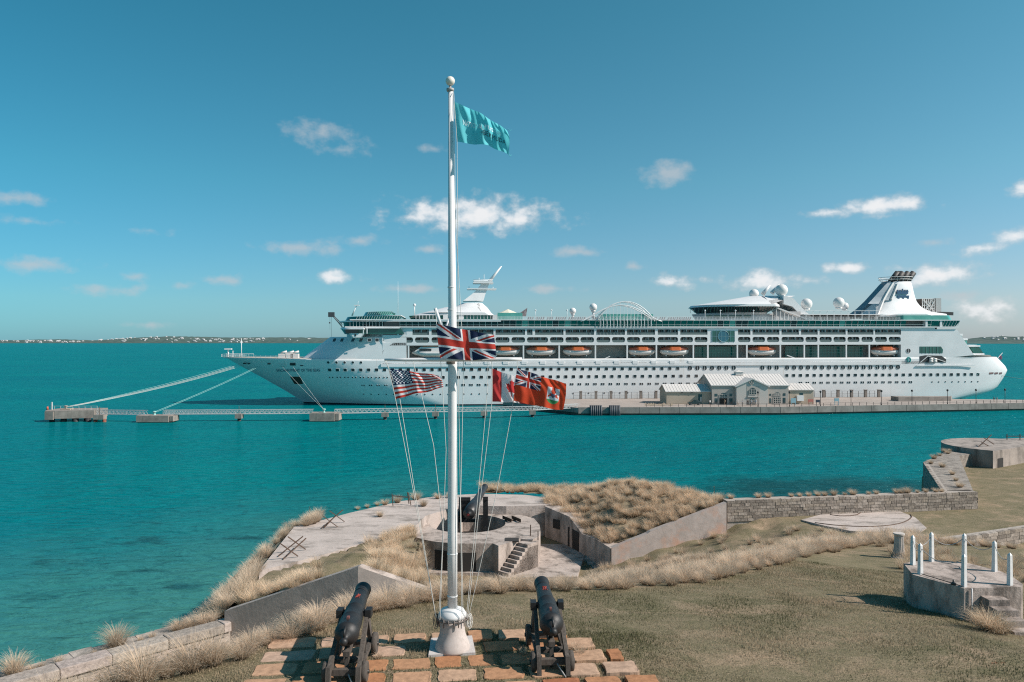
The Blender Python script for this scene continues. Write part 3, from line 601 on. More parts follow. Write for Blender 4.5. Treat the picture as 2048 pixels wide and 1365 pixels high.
w1 = coursed('stone_wall', [(16.35,57.0),(27,58.6),(37.5,60.4)], .95, 8.4, wz, 'long low limestone block wall with grass tufts along its top')
mb = MB(); mb.prism([(34.9,60.9),(37.45,60.9),(47.3,79.4),(50.5,81.5),(48.2,83),(41.2,75.2)], 6, wz-.02); mb.build('wall_top_bend', M('ledge_stone2', (.33,.285,.245), (.16,.135,.115), scale=1.6, rough=.95, bump=.06, bscale=5, detail=9), w1)
mb = MB(); bl2 = []
coursed('stone_wall', [(34.85,60.8),(41.15,75.0)][::-1], .4, 4, wz+.01, 'dark seaward leg of the limestone wall bending away to the round bunker')
coursed('stone_wall', [(26.6,48.4),(28.4,49.2),(35.7,52.3),(46,57)], .6, 8.0, 8.95, 'low dark block wall behind the platform with chained posts', bh=.24)
# old gun floor
op = [(1602,1040),(1640,1030),(1690,1023),(1760,1019),(1800,1023),(1830,1035),(1853,1056),(1840,1064),(1790,1067),(1700,1062),(1650,1052)]
of_ = thing('gun_floor', G(1730,1042,8.6), 'pale worn concrete gun floor with curved rails set in the grass', 'concrete slab')
mb = MB(); mb.prism([tuple(G(x, y, 8.56))[:2] for x, y in op], 8.0, 8.56); mb.build('slab', MATS['pale_concrete'], of_)
for pts in [[(1660,1030),(1680,1032.5),(1700,1032.5),(1714,1030),(1721,1026),(1719,1023)],[(1630,1046),(1665,1050.5),(1700,1053),(1740,1054),(1775,1052),(1803,1047),(1818,1040),(1824,1034),(1820,1029)]]:
    mb = MB(); mb.tube([G(float(np.interp(t,range(len(pts)),[q[0] for q in pts])), float(np.interp(t,range(len(pts)),[q[1] for q in pts])), 8.57) for t in np.linspace(0,len(pts)-1,16)], .045, 6); mb.build('curved_rail', rust, of_)
# round bunker
bk = thing('round_bunker', (55,83.5,8.5), 'low round concrete bunker with a small dark doorway by the sea', 'bunker')
mb = MB(); arc = [(55+6.2*math.cos(a), 83.8+6.0*math.sin(a)) for a in np.linspace(math.radians(228), math.radians(60), 22)]
mb.prism([(50.6,78.9)]+arc+[(85,96),(85,88),(57,83.0)], 6, 10.4); mb.build('body', M('bunker_concrete', (.37,.31,.27), (.25,.21,.185), scale=.8, rough=.92, bump=.02, bscale=6, stain=((.10,.085,.072), .8, (1,1,.3), .48, .70), detail=8), bk)
face_recess(Vector((50.6,78.9,0)), Vector((57,83.0,0)), .13, .28, 8.4, 9.55, 'doorway', bk, dark, .04)
mb = MB()
for (a_, b_) in [((1955,896),(1983,870)),((1962,884),(1978,893)),((1968,876),(1988,889))]: mb.bar(D(*a_,82), D(*b_,83), .07)
for x in (2014, 2040): mb.bar(D(x,880,88), D(x,868,88), .07)
mb.bar(D(2012,873,88), D(2060,873,88), .06); mb.build('rusty_rails', rust, bk)
# ---------------------------------------------------------------- platform with posts
zp = 13.87
pf = thing('viewing_platform', tuple(G(1928,1177,zp).xy)+(12.8,), 'grey octagonal concrete platform with steps and white chained posts', 'platform')
pp = [(1807,1127),(1825.7,1149.7),(1928,1177),(2043,1174),(2046,1169),(2022,1152),(1999,1142),(1931,1125.5),(1859,1120),(1843,1121)]
platc = M('platform_concrete', (.46,.38,.335), (.37,.30,.262), scale=1.4, rough=.9, bump=.02, bscale=12, stain=((.14,.112,.095), 1.5, (1,1,.4), .45, .64), detail=9)
mb = MB(); mb.prism([tuple(G(x, y, zp))[:2] for x, y in pp], 11.2, zp); mb.build('deck', platc, pf)
mb = MB()
for i in range(5):
    z = zp-.26-.2*i; mb.box((15.45+.02*i,24.66-.38*(i+1),11.8),(16.12+.02*i,24.72-.38*i-(.0 if i else .0),z))
mb.build('steps', platc, pf)
white = M('white_paint', (.70,.69,.68), (.60,.59,.58), scale=6, rough=.55)
posts = {}
mbp = MB(); wdt = .066
mbp.add([(-wdt,-wdt,0),(wdt,-wdt,0),(wdt,wdt,0),(-wdt,wdt,0),(-wdt*.8,-wdt*.8,1.0),(wdt*.8,-wdt*.8,1.0),(wdt*.8,wdt*.8,1.0),(-wdt*.8,wdt*.8,1.0),(0,0,1.09)], [(0,3,2,1),(0,1,5,4),(1,2,6,5),(2,3,7,6),(3,0,4,7),(4,5,8),(5,6,8),(6,7,8),(7,4,8)])
po = mbp.build('post', white); pme = po.data; bpy.data.objects.remove(po)
for k, (x, y) in {'a':(1825.7,1130),'b':(1840.7,1148.6),'c':(1863,1123),'d':(1928.6,1126),'e':(1928,1174),'f':(1989,1143),'g':(2019.6,1170.6)}.items():
    p = G(x, y, zp); inst('post', pme, p, pf, rot=(0,0,.35)); posts[k] = p
chainm = M('chain', (.45,.44,.42), (.25,.22,.2), scale=20, rough=.6)
for a_, b_, sag in [('a','c',.28),('a','b',.25),('b','e',.32),('c','d',.3),('d','f',.3),('f','g',.25)]:
    p, q = posts[a_]+Vector((0,0,.93)), posts[b_]+Vector((0,0,.93)); mb = MB()
    mb.tube([p.lerp(q, t)-Vector((0,0,sag*4*t*(1-t))) for t in np.linspace(0, 1, 11)], .013, 6); mb.build('chain', chainm, pf)
mb = MB(); p, q = G(1843,1151,zp), G(1925,1176,zp); mb.tube([p+Vector((0,0,.05)), q+Vector((0,0,.05))], .015, 5); mb.lathe([(.07,0),(.09,.05),(.03,.1),(.03,.17)], G(1907,1170,zp)); mb.build('spotlight_cable', blackiron, pf)
mb = MB(); p = G(1943,1177,zp); mb.tube([p+Vector((0,-.03,0)), p+Vector((0,-.03,-.95))], .02, 5); mb.build('conduit', white, pf)
# fluted column stump
cb = GL(1798,1116); col_ = MB(); seg = 40
prof = [(.40,0),(.40,.06),(.34,.12),(.30,.25),(.265,.5),(.245,.8),(.235,1.12),(.245,1.17),(.29,1.2),(.29,1.27)]
rings = []
for (r, h_) in prof:
    fl = .10 if .06 < h_ < 1.16 else 0.0
    rings.append([(cb.x+math.cos(2*math.pi*k/seg)*r*(1-(fl if k % 2 else 0)), cb.y+math.sin(2*math.pi*k/seg)*r*(1-(fl if k % 2 else 0)), cb.z+h_*1.06) for k in range(seg)])
col_.loft(rings, 0); col_.build('fluted_column', M('column_stone', (.52,.465,.42), (.44,.39,.35), scale=3, rough=.9, bump=.01, bscale=20), origin=cb, label='cream fluted column stump standing on the lawn beside the platform', category='column')
# ================================================================ CRUISE SHIP
def near_Y(x): return F/(5.886*(1-5.5e-5*(x-900)))
_a = Vector(((900-CX)/F*near_Y(900), near_Y(900))); _b = Vector(((1900-CX)/F*near_Y(1900), near_Y(1900)))
SD = (_b-_a).normalized(); SN = Vector((-SD.y, SD.x)); SO = _a; TRIM = .0015
def S3(u, w, v):
    """ship coordinates: u towards the stern, w inwards from the near side, v up"""
    return (SO.x+SD.x*u+SN.x*w, SO.y+SD.y*u+SN.y*w, v+TRIM*u)
def Sp(x, y, w=0):
    o_ = SO+SN*w; d = Vector(((x-CX)/F, 1)); Y = o_.dot(SN)/d.dot(SN); P = d*Y; u = (P-SO).dot(SD); return u, H-(y-CY)/F*Y-TRIM*u
U = lambda x, w=0: Sp(x, 700, w)[0]
V = lambda y, x=1160, w=0: Sp(x, y, w)[1]
def SMB(): return MB(S3)
ship = thing('cruise_ship', S3(-75, 16, 0), 'long white cruise ship with green glass decks moored behind the pier', 'cruise ship')
swhite = M('ship_white', (.74,.73,.725), (.68,.675,.67), scale=.25, rough=.38, spec=.4)
hullm = M('hull_white', (.73,.72,.715), (.67,.665,.66), scale=.12, rough=.35, spec=.4, stain=((.50,.43,.37), .30, (1.6,1.6,.07), .60, .78))
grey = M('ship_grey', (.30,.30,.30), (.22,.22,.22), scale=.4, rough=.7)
glass_g = M('green_glass', (.006,.085,.072), (.010,.15,.125), scale=.22, rough=.08, spec=.8, thr=(.4,.7))
glass_l = M('pale_green_glass', (.05,.28,.24), (.10,.36,.31), scale=.5, rough=.12, spec=.7)
glass_d = M('dark_glass', (.012,.016,.018), (.03,.04,.045), scale=.35, rough=.08, spec=.8)
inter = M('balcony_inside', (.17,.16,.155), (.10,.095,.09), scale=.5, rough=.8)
orange = M('lifeboat_orange', (.60,.13,.03), (.52,.11,.025), scale=.8, rough=.45)
boatw = M('boat_white', (.64,.61,.59), rough=.45)
navy = M('navy_paint', (.03,.06,.13), rough=.4)
boot = M('boot_top', (.03,.03,.04), rough=.5)
black = M('ship_black', (.02,.02,.022), (.04,.04,.04), scale=1, rough=.6)
antif = M('red_antifouling', (.35,.08,.06), rough=.6)
# ---- hull
bow_tip = Sp(443, 714, 16); stem = [bow_tip, Sp(470,729,15.9), Sp(520,754,15.7), Sp(569,781,15.5), Sp(604,803,15.4), Sp(612,811,15.4)]
stem = sorted([(v, u) for u, v in stem]); stem = [(-3, stem[0][1]+3)]+stem
def stem_u(v): return pl(stem, v)
vtop_b = bow_tip[1]; VD = V(719, 760)                    # sheer at the bow, deck edge further aft
st_prof = [(-3, U(1893)), (0.0, U(1900)), (.9, U(1938)), (V(789,1974), U(1974,4.5)), (V(779,1989), U(1989,5.5)), (V(753,2006.6), U(2006.6,5.5)), (V(739,2013), U(2013,5.5)), (V(717,1993), U(1992,5.5)), (V(708,1983), U(1983,5.5))]
st_prof = sorted(st_prof)
levels = [-3, 0, .9, 2, 3.5, 5, 6.5, 8, 9.5, 11, 12.5, 14, 15.2, VD]
rings = []; NTc = 30; 
XS_AFT = np.linspace(0, 1, 14)
for v in levels:
    k = max(0, min(1, v/VD)); row = []
    vv = v if v < VD else VD
    us = stem_u(min(v, vtop_b)) if v < VD else bow_tip[0]
    Lp = lerp(U(905), U(735), k**.8); ue = pl(st_prof, v)
    for t in np.linspace(0, 1, NTc):
        s = t**1.35; u = us+(Lp-us)*s; p = lerp(1.55, 2.35, k); hb = 16*(1-(1-s)**p)**(lerp(.95,.78,k)); hb = max(.12, hb)
        sheer = (vtop_b-VD)*(1-s)**1.2*(k**3)
        row.append((u, 16-hb, v+sheer))
    ul = U(1890)
    for t in XS_AFT[1:]:
        u = lerp(Lp, ul, t); row.append((u, 0, v))
    for t in np.linspace(0, 1, 8)[1:]:
        u = lerp(ul, ue, math.sin(t*math.pi/2)); inw = 5.5*t**2.2; row.append((u, inw, v))
    rings.append(row)
mb = SMB(); mb.loft(rings, 0, True, False, False, False)
far = [[(u, 32-w, v) for (u, w, v) in r] for r in rings]; mb.loft(far, 0, True, False, False, False)
# stern plate, deck lids
for i in range(len(rings)-1):
    a_, b_ = rings[i][-1], rings[i+1][-1]; c_, d_ = far[i+1][-1], far[i][-1]; mb.add([a_, d_, c_, b_], [(0,1,2,3)], 0)
topn, topf = rings[-1], far[-1]
for i in range(len(topn)-1): mb.add([topn[i], topn[i+1], topf[i+1], topf[i]], [(0,1,2,3)], 1)
hull = mb.build('hull', [hullm, M('ship_deck', (.42,.36,.30), rough=.8)], ship)
bt_ = SMB(); off = lambda r: [(u, w-.03, v) for (u, w, v) in r]
ra = rings[0]; rb = rings[1]
hi = [tuple(Vector(p).lerp(Vector(q), .55)) for p, q in zip(rings[1], rings[2])]
bt_.loft([off(ra), off(rb), off(hi)], 0, True, False, False, False); bt_.build('boot_stripe', boot, hull)
bt_ = SMB(); k0 = len(topn)-7; hi2 = [tuple(Vector(p).lerp(Vector(q), .95)) for p, q in zip(rings[1], rings[2])]
bt_.loft([[(u, w-.06, v) for (u,w,v) in ra[k0:]], [(u, w-.06, v) for (u,w,v) in rings[1][k0:]], [(u, w-.06, v+.3) for (u,w,v) in hi[k0:]]], 0, True, False, False, False); bt_.build('stern_stripe', antif, hull)
def hull_w(u, v):
    """inward offset of the hull skin at u, v"""
    i = max(0, min(len(levels)-2, int(np.searchsorted(levels, v)-1))); r = []
    for j in (i, i+1):
        us_ = [p[0] for p in rings[j]]; r.append(np.interp(u, us_, [p[1] for p in rings[j]]))
    return lerp(r[0], r[1], (v-levels[i])/(levels[i+1]-levels[i]))
def hull_at(x, y):
    """pixel -> (u, v, w) on the hull skin"""
    w = 0
    for _ in range(25): u, v = Sp(x, y, w); w = .5*w+.5*float(hull_w(u, v))
    return u, v, w
# ---- hull windows
def shape_mesh(name, pts, mats, th=.10, frame=.14, bar=False):
    """small window: dark pane and a raised pale frame; local x along the ship, z up, -y outwards"""
    mb = MB(); k = len(pts); mb.add([(x, -.02, z) for x, z in pts], [tuple(range(k))], 0)
    o_ = [(x*(1+frame), -.05, z*(1+frame)) for x, z in pts]; i_ = [(x, -.05, z) for x, z in pts]; b_ = [(x*(1+frame), .06, z*(1+frame)) for x, z in pts]; c_ = [(x, -.02, z) for x, z in pts]
    mb.add(o_+i_+b_+c_, [(j,(j+1)%k,k+(j+1)%k,k+j) for j in range(k)]+[(2*k+j,2*k+(j+1)%k,(j+1)%k,j) for j in range(k)]+[(k+j,k+(j+1)%k,3*k+(j+1)%k,3*k+j) for j in range(k)], 1)
    if bar: mb.box((-.06,-.06,-pts[0][0]),(.06,-.03,pts[0][0]), 1)
    o = mb.build(name, mats, fix=False); me = o.data; bpy.data.objects.remove(o); return me
def rrect(w, h, r, n_=3):
    pts = []
    for cx, cz, a0 in [(w/2-r,h/2-r,0),(-w/2+r,h/2-r,90),(-w/2+r,-h/2+r,180),(w/2-r,-h/2+r,270)]:
        for i in range(n_+1): a = math.radians(a0+90*i/n_); pts.append((cx+r*math.cos(a), cz+r*math.sin(a)))
    return pts
frame_w = M('window_frame', (.62,.62,.63), rough=.4)
sq = shape_mesh('window', rrect(1.15,1.0,.2), [glass_d, frame_w]); dbl = shape_mesh('window', rrect(.50,.72,.08), [glass_d, frame_w]); dot = shape_mesh('porthole', [(.26*math.cos(a), .26*math.sin(a)) for a in np.linspace(0, 2*math.pi, 9)[:-1]], [glass_d, frame_w])
rnd_ = shape_mesh('round_window', [(.80*math.cos(a), .80*math.sin(a)) for a in np.linspace(0, 2*math.pi, 17)[:-1]], [glass_d, frame_w], bar=True)
prt = shape_mesh('porthole', [(.42*math.cos(a), .42*math.sin(a)) for a in np.linspace(0, 2*math.pi, 13)[:-1]], [glass_d, frame_w])
ANG = math.atan2(SD.y, SD.x)
def put_win(me, u, v, nm, par=hull):
    w = float(hull_w(u, v)); w1 = float(hull_w(u+.5, v)); w2 = float(hull_w(u, v+.5)); yaw = math.atan2(w1-w, .5); pitch = math.atan2(w2-w, .5)
    o = inst(nm, me, S3(u, w-.02, v), par); o.rotation_euler = (Matrix.Rotation(ANG+yaw, 3, 'Z') @ Matrix.Rotation(-pitch, 3, 'X')).to_euler()
V1, V2, V3, V4 = 12.3, 9.66, 7.05, 3.95
for x in np.arange(658, 1370, 15.85): put_win(sq, U(x), V1, 'window')
for x in np.arange(886, 1398, 15.35): put_win(sq, U(x), V2, 'window')
for x in np.arange(1573.5, 1960, 13.72): put_win(sq, U(x), V2, 'window')
for x in np.arange(660, 880, 15.9):
    for d in (-.55, .55): put_win(prt if False else dot, U(x)+d, V2+.1, 'porthole')
for x in np.arange(725, 1395, 15.5):
    for d in (-.36, .36): put_win(dbl if x > 880 else dot, U(x)+d, V3, 'window' if x > 880 else 'porthole')
for x in np.arange(1601, 1828, 13.75):
    for d in (-.36, .36): put_win(dbl, U(x)+d, V3, 'window')
for x in [1864+13.4*i for i in range(8)]: put_win(dot, U(x), V3, 'porthole')
for x in list(np.arange(725, 1260, 15.6)): put_win(dot, U(x), V4, 'porthole')
for zx in [320,380,438,497,555,612,671,901,958,1016]: put_win(rnd_, U(1300+zx/4.015), V1+.12, 'round_window')
for zx in [1100,1156,1212,1268,1324,1381,1437,1493,1549]: put_win(rnd_, U(1300+zx/4.015), V1+.12, 'round_window')
for zx in [40,95,151,206,262,317,372,428,483,538,593]: put_win(rnd_, U(1648+zx/4.015), V1+.12, 'round_window')
for x in [655.8, 672.5, 689, 705.5, 722]: put_win(prt, U(x), V(725.5, x), 'porthole')
# anchor pocket, name, mooring openings
def hull_patch(name, pix, mat, out=.05):
    mb = SMB(); q = [hull_at(*p) for p in pix]; n_ = 6; g = []
    for i in range(n_+1):
        for j in range(n_+1):
            a = [lerp(lerp(q[0][k], q[1][k], i/n_), lerp(q[3][k], q[2][k], i/n_), j/n_) for k in range(2)]; g.append((a[0], float(hull_w(a[0], a[1]))-out, a[1]))
    mb.add(g, [(j*(n_+1)+i, j*(n_+1)+i+1, (j+1)*(n_+1)+i+1, (j+1)*(n_+1)+i) for i in range(n_) for j in range(n_)], 0)
    return mb.build(name, mat, hull)
hull_patch('anchor_pocket', [(580,754),(601,754),(606,768.5),(589,768.5)], M('anchor_dark', (.035,.022,.018), (.08,.045,.03), scale=1.2, rough=.8))
for (x0, x1, y0, y1) in [(486,493,726.5,728.5),(495,500,726.8,729),(535,541,727,729.5),(555,563,729,731),(565,572,729.4,731.2),(580,591,726.5,731.5),(600,606,731,732.5)]: hull_patch('mooring_port', [(x0,y0),(x1,y0),(x1,y1),(x0,y1)], black if x1 < 550 or x1 > 575 else swhite, .06)
def text_mesh(txt, size, font_sp=1.0):
    cu = bpy.data.curves.new('t', 'FONT'); cu.body = txt; cu.size = size; cu.space_character = font_sp; cu.resolution_u = 3
    o = bpy.data.objects.new('t', cu); COL.objects.link(o); bpy.context.view_layer.update(); dg = bpy.context.evaluated_depsgraph_get(); me = bpy.data.meshes.new_from_object(o.evaluated_get(dg)); bpy.data.objects.remove(o)
    vs = [tuple(v_.co) for v_ in me.vertices]; fs = [tuple(p.vertices) for p in me.polygons]; return vs, fs
vs, fs = text_mesh('ENCHANTMENT OF THE SEAS', 1.0); wid = max(v_[0] for v_ in vs)
u0, v0, _ = hull_at(553.5, 744); u1, v1, _ = hull_at(640, 743.5); mb = SMB(); pts = []
for (x, y, z) in vs:
    u = lerp(u0, u1, x/wid); v = lerp(v0, v1, x/wid)+y*1.35; pts.append((u, float(hull_w(u, v))-.09, v))
mb.add(pts, fs); mb.build('ship_name', navy, hull, fix=False)
# bow rail, mast, winch gear
mb = SMB(); 
for s in (0, 1):
    for h_ in (.55, 1.0): mb.tube([((p[0], p[1] if s == 0 else 32-p[1], p[2]+h_)) for p in rings[-1][:9]], .05, 5)
    for p in rings[-1][:9]: mb.bar((p[0], p[1] if s == 0 else 32-p[1], p[2]), (p[0], p[1] if s == 0 else 32-p[1], p[2]+1.0), .07)
mb.build('bow_rail', swhite, ship)
mb = SMB(); u, v = Sp(483, 711, 16); mb.tube([(u,16,v-1),(u,16,v+6)], [.16,.09], 8); mb.bar((u-.4,16,v+4.4),(u+.4,16,v+4.4),.08); mb.build('bow_mast', swhite, ship)
mb = SMB(); u, v = Sp(456.5, 711, 16); mb.tube([(u,16,v-1),(u,16,v+2.2)], .25, 8); mb.box((u-1.2,15.4,v+2.0),(u+1.2,16.6,v+2.4)); mb.bar((u+1.6,16,v-1),(u+1.6,16,v+1.6),.25); mb.build('bow_searchlight', swhite, ship)
mb = SMB(); 
for x in (566, 580, 590): u, v = Sp(x, 712, 10); mb.box((u-1.3,8.6,v-.8),(u+1.3,11,v+.7+.4*(x==580))); mb.tube([(u-.5,9,v+1),(u+1.5,9,v+1.5)], .35, 8)
mb.build('winches', boatw, ship)
mb = SMB(); t_ = rings[-1]
for i in range(9, 19): 
    p, q = t_[i], t_[i+1]; mb.bar((p[0],p[1],p[2]+.9), (q[0],q[1],q[2]+.9), .1); mb.bar((p[0],p[1],p[2]), (p[0],p[1],p[2]+.9), .1)
mb.build('foredeck_rail', swhite, ship)
# ---- superstructure
def plan(uf, ua, w0, w1, rf, ra, n_=18):
    c = (w0+w1)/2; hw = (w1-w0)/2
    near = []
    for i in range(n_+1):          # centre front -> near side
        a = math.pi/2*i/n_; near.append((uf+rf*(1-math.cos(a)), c-hw*math.sin(a)))
    aft = []
    for i in range(n_+1):
        a = math.pi/2*i/n_; aft.append((ua-ra*(1-math.sin(a)), c-hw*math.cos(a)))
    half = near+aft; return half+[(u, 2*c-w) for (u, w) in reversed(half)]
def slab(mb, v0, v1, uf0, uf1, ua0, ua1, w0=0, w1=32, rf=0, ra=0, m=0, w0t=None, w1t=None, smooth=False):
    r0 = [(u, w, v0) for u, w in plan(uf0, ua0, w0, w1, rf, ra)]; r1 = [(u, w, v1) for u, w in plan(uf1, ua1, w0 if w0t is None else w0t, w1 if w1t is None else w1t, rf, ra)]
    mb.loft([r0, r1], m, smooth)
vLB0, vLB1 = V(725.5), V(690.8)       # lifeboat recess
vB2a, vB2b = V(685.4), V(674.8); vB1a, vB1b = V(670.2), V(659.3)
vG0, vG1 = V(653.5), V(641.2)         # green glass band
vTop = V(639.5)
uA = U(765); uZ = U(1802)
# front part: sloping rounded front up to the bridge
mb = SMB(); uf0 = Sp(604,711,16)[0]; uf1 = Sp(661,675,16)[0]; v1 = V(674, 700)
slab(mb, VD-.05, v1, uf0, uf1, uA+8, uA+8, 0, 32, 26, 0)
slab(mb, v1, vB1b+.3, Sp(694,668,16)[0], Sp(694,660,16)[0], uA+8, uA+8, .02, 31.98, 24, 0)
mb.build('front_superstructure', swhite, ship)
for x, y in [(739,680.5),(754,680.5),(754,664)]: 
    u, v = Sp(x, y, 0); o = inst('window', sq, S3(u, -.02, v), ship); o.rotation_euler.z = ANG
for x, y in [(668,680.5),(683,680.5),(705,680.5),(721,680.5)]:
    u, v = Sp(x, y, 1.2 if x < 690 else .3); 
    mb = SMB(); w_ = 4.2 if x == 668 else (1.9 if x == 683 else .1)
    u, v = Sp(x, y, w_); mb.add([(u-.5,w_-.35,v-.55),(u+.5,w_-.55,v-.55),(u+.9,w_-.45,v+.55),(u-.1,w_-.25,v+.55)], [(0,1,2,3)]); mb.build('window', glass_d, ship)
# bridge with wings
mb = SMB(); slab(mb, V(668,690), V(657.5,690), Sp(690,668,16)[0], Sp(683,658,16)[0], U(716), U(716), -.6, 32.6, 22, 0); bridge = mb.build('bridge_windows', glass_g, ship)
mb = SMB(); slab(mb, V(657.5,700), V(655.6,700), Sp(681,657,16)[0], Sp(682,656,16)[0], U(732), U(732), -1.2, 33.2, 22, 0)
uw0, uw1 = U(700), U(729)
slab(mb, V(659.4,710), V(656.2,710), uw0-2.5, uw0-2.0, uw1+.3, uw1, -4.0, 5, 3, 0)
mb.build('bridge_roof', swhite, ship)
mb = SMB(); slab(mb, V(675.5,710), V(667.5,710), U(703), U(698), uw1-1, uw1, -3.2, 5, 1, 0); mb.bar((uw1,-3.1,V(668,710)),(uw1,-3.1,V(657,710)),.3); mb.bar((uw0+6,-3.1,V(668,710)),(uw0+6,-3.1,V(657,710)),.3); mb.build('bridge_wing', swhite, ship)
mb = SMB(); mb.box((uw0-1,-3.0,V(667.5,710)),(uw1-2,4,V(659.4,710))); mb.build('wing_windows', glass_d, ship)
mb = SMB(); mb.box((U(711.5),-3.3,V(673,710)),(U(715),-3.15,V(668.5,710))); mb.build('wing_hatch', glass_d, ship)
# upper front: two tiers of green glass and the slanting sun-deck glass
mb = SMB(); slab(mb, V(656,720), V(653.5,720), Sp(684,656,16)[0], Sp(683,654,16)[0], uA+8, uA+8, -.1, 32.1, 20, 0); slab(mb, V(643.5,720), V(640.8,720), Sp(684,642,16)[0]-.8, Sp(684,642,16)[0]-.8, uA+40, uA+40, -.7, 32.7, 20, 0)
slab(mb, V(631.3,720), V(629.6,720), Sp(725,630,16)[0], Sp(725,630,16)[0], Sp(803,630,6)[0], Sp(803,630,6)[0], 4, 28, 14, 0); mb.build('front_deck_edges', swhite, ship)
mb = SMB(); slab(mb, V(653.5,720), V(643.5,720), Sp(683,654,16)[0]+1, Sp(687,644,16)[0], uA+6, uA+6, .25, 31.75, 20, 0); mb.build('front_glass', glass_d, ship)
mb = SMB(); slab(mb, V(640.8,720), V(632,720), Sp(690,641,16)[0], Sp(695,632,16)[0], Sp(800,640,3)[0], Sp(800,640,3)[0], 2.0, 30, 20, 0); mb.build('front_glass', glass_g, ship)
mb = SMB(); slab(mb, V(629.6,720), V(622,720), Sp(727,629,16)[0], Sp(731,622,16)[0], Sp(788,629,9)[0], Sp(778,622,9)[0], 6, 26, 10, 4); mb.build('front_glass', glass_l, ship)
mb = SMB()
def mull(mb, x0, x1, step, ya, yb, w, lean=0, t=.1, xr=None):
    for x in np.arange(x0, x1, step): u = U(x, w); mb.bar((u,w,V(ya,xr or x,w)), (u+lean,w+ (.0),V(yb,xr or x,w)), t)
mull(mb, 700, 768, 6.5, 653.5, 643.5, .1, 0, .12, 720); mull(mb, 712, 800, 5, 640.8, 632, 1.85, .6, .1, 720); mull(mb, 735, 785, 4.2, 629.6, 622, 5.8, .8, .1, 720)
mb.build('glass_mullions', M('mullion', (.45,.52,.50), rough=.4), ship)
# ---- the long side: strips and piers round real openings
mb = SMB(); TH = .5
uE = U(1870); 
def strip(va, vb, ua_=uA, ub=uE, w0=0, th=TH): mb.box((ua_, w0, va), (ub, w0+th, vb))
strip(vB2b, vB1a); strip(vLB1, vB2a); strip(vB1b, vG0-.15); 
mb.box((uA-.5,-.35,vLB0-1.2),(uZ,.02,vLB0-.15)); strip(VD-.2 if VD < vLB0 else vLB0-1, vLB0)
strip(vG0-.35, vG0-.02, U(690), U(1916), -.55, 1.2)                # ledge below the glass band
strip(vG1+.0, vTop, U(700), U(1921), -.75, 1.6)                    # white lip above it
row2 = [(765,793.7),(798,826),(830,858.5),(863,891),(895,923),(927,955),(959,987),(991,1019),(1023,1050),(1054,1096),(1100,1127),(1131,1158),(1161,1188),(1193,1220.5),(1224,1250),(1254,1280),(1284,1310.5),(1315.5,1356),(1360.5,1386),(1389,1415),(1476,1501),(1505,1530),(1534,1558.5),(1563,1607.6),(1611,1635),(1639,1663.6),(1667,1691.5),(1695,1719),(1723,1746),(1750,1774),(1777.5,1801.7),(1806,1830),(1833.5,1857),(1860.5,1870)]
row1 = [(765,794),(798,858),(863,923),(927,987),(991,1050),(1054,1065),(1070,1127),(1131,1188),(1193,1250),(1254,1310),(1315.5,1356),(1360.5,1415),(1476,1501),(1505,1559),(1563,1598),(1602,1635.5),(1639,1691.5),(1695,1747),(1750,1802),(1806,1857)]
def piers(rows, va, vb, xa, xb, gaps=()):
    e = [xa]+[q for r in rows for q in r]+[xb]
    for i in range(0, len(e), 2):
        if e[i+1]-e[i] > .3 and not any(g0 <= e[i] and e[i+1] <= g1 for g0, g1 in gaps): mb.box((U(e[i]), .003, va-.02), (U(e[i+1]), TH-.003, vb+.02))
piers(row2, vB2a, vB2b, 764, 1870); piers(row1, vB1a, vB1b, 764, 1870)
# rounded corners of the lower balcony openings
for (x0, x1) in row2:
    for (x, sx) in ((x0, 1), (x1, -1)):
        for (vv_, sv) in ((vB2a, 1), (vB2b, -1)):
            u = U(x); mb.add([(u,.01,vv_),(u+sx*.6,.01,vv_),(u+sx*.2,.01,vv_+sv*.2),(u,.01,vv_+sv*.6),(u,.3,vv_),(u+sx*.6,.3,vv_),(u+sx*.2,.3,vv_+sv*.2),(u,.3,vv_+sv*.6)], [(0,1,2,3),(1,5,6,2),(2,6,7,3)])
mb.build('side_wall', swhite, ship)
# core of the ship behind the openings
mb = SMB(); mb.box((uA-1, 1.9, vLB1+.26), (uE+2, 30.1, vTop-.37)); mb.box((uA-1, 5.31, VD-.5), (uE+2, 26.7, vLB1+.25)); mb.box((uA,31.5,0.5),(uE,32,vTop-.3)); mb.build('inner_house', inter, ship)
bal_rail = M('balcony_glass', (.10,.14,.14), rough=.1, spec=.8)
def balcony(x0, x1, va, vb):
    mb = SMB(); u0, u1 = U(x0), U(x1); n_ = max(1, round((x1-x0)/13.8)); 
    mb.box((u0, TH, va-.15), (u1, 1.88, va), 1)
    for i in range(n_):
        a, b_ = lerp(u0, u1, i/n_), lerp(u0, u1, (i+1)/n_)
        k = random.random(); mb.box((a+(b_-a)*.08, 1.8, va), (a+(b_-a)*(.45+.2*k), 1.87, vb-.1), 0)
        mb.box((a+(b_-a)*.7, 1.8, va+.2), (a+(b_-a)*.92, 1.87, vb-.3), 1 if k < .5 else 3)
        if i: mb.box((a-.06, .45, va), (a+.06, 1.85, vb), 1)
        if k > .35: mb.box((a+(b_-a)*.3,1.0,va),(a+(b_-a)*.3+.5,1.5,va+.75), 3)
    mb.box((u0, .2, va+.02), (u1, .25, va+.85), 2)
    mb.build('balcony', [glass_d, swhite, bal_rail, M('curtain', (.42,.40,.37), rough=.8)], ship)
for r in row2: balcony(*r, vB2a, vB2b)
for r in row1: balcony(*r, vB1a, vB1b)
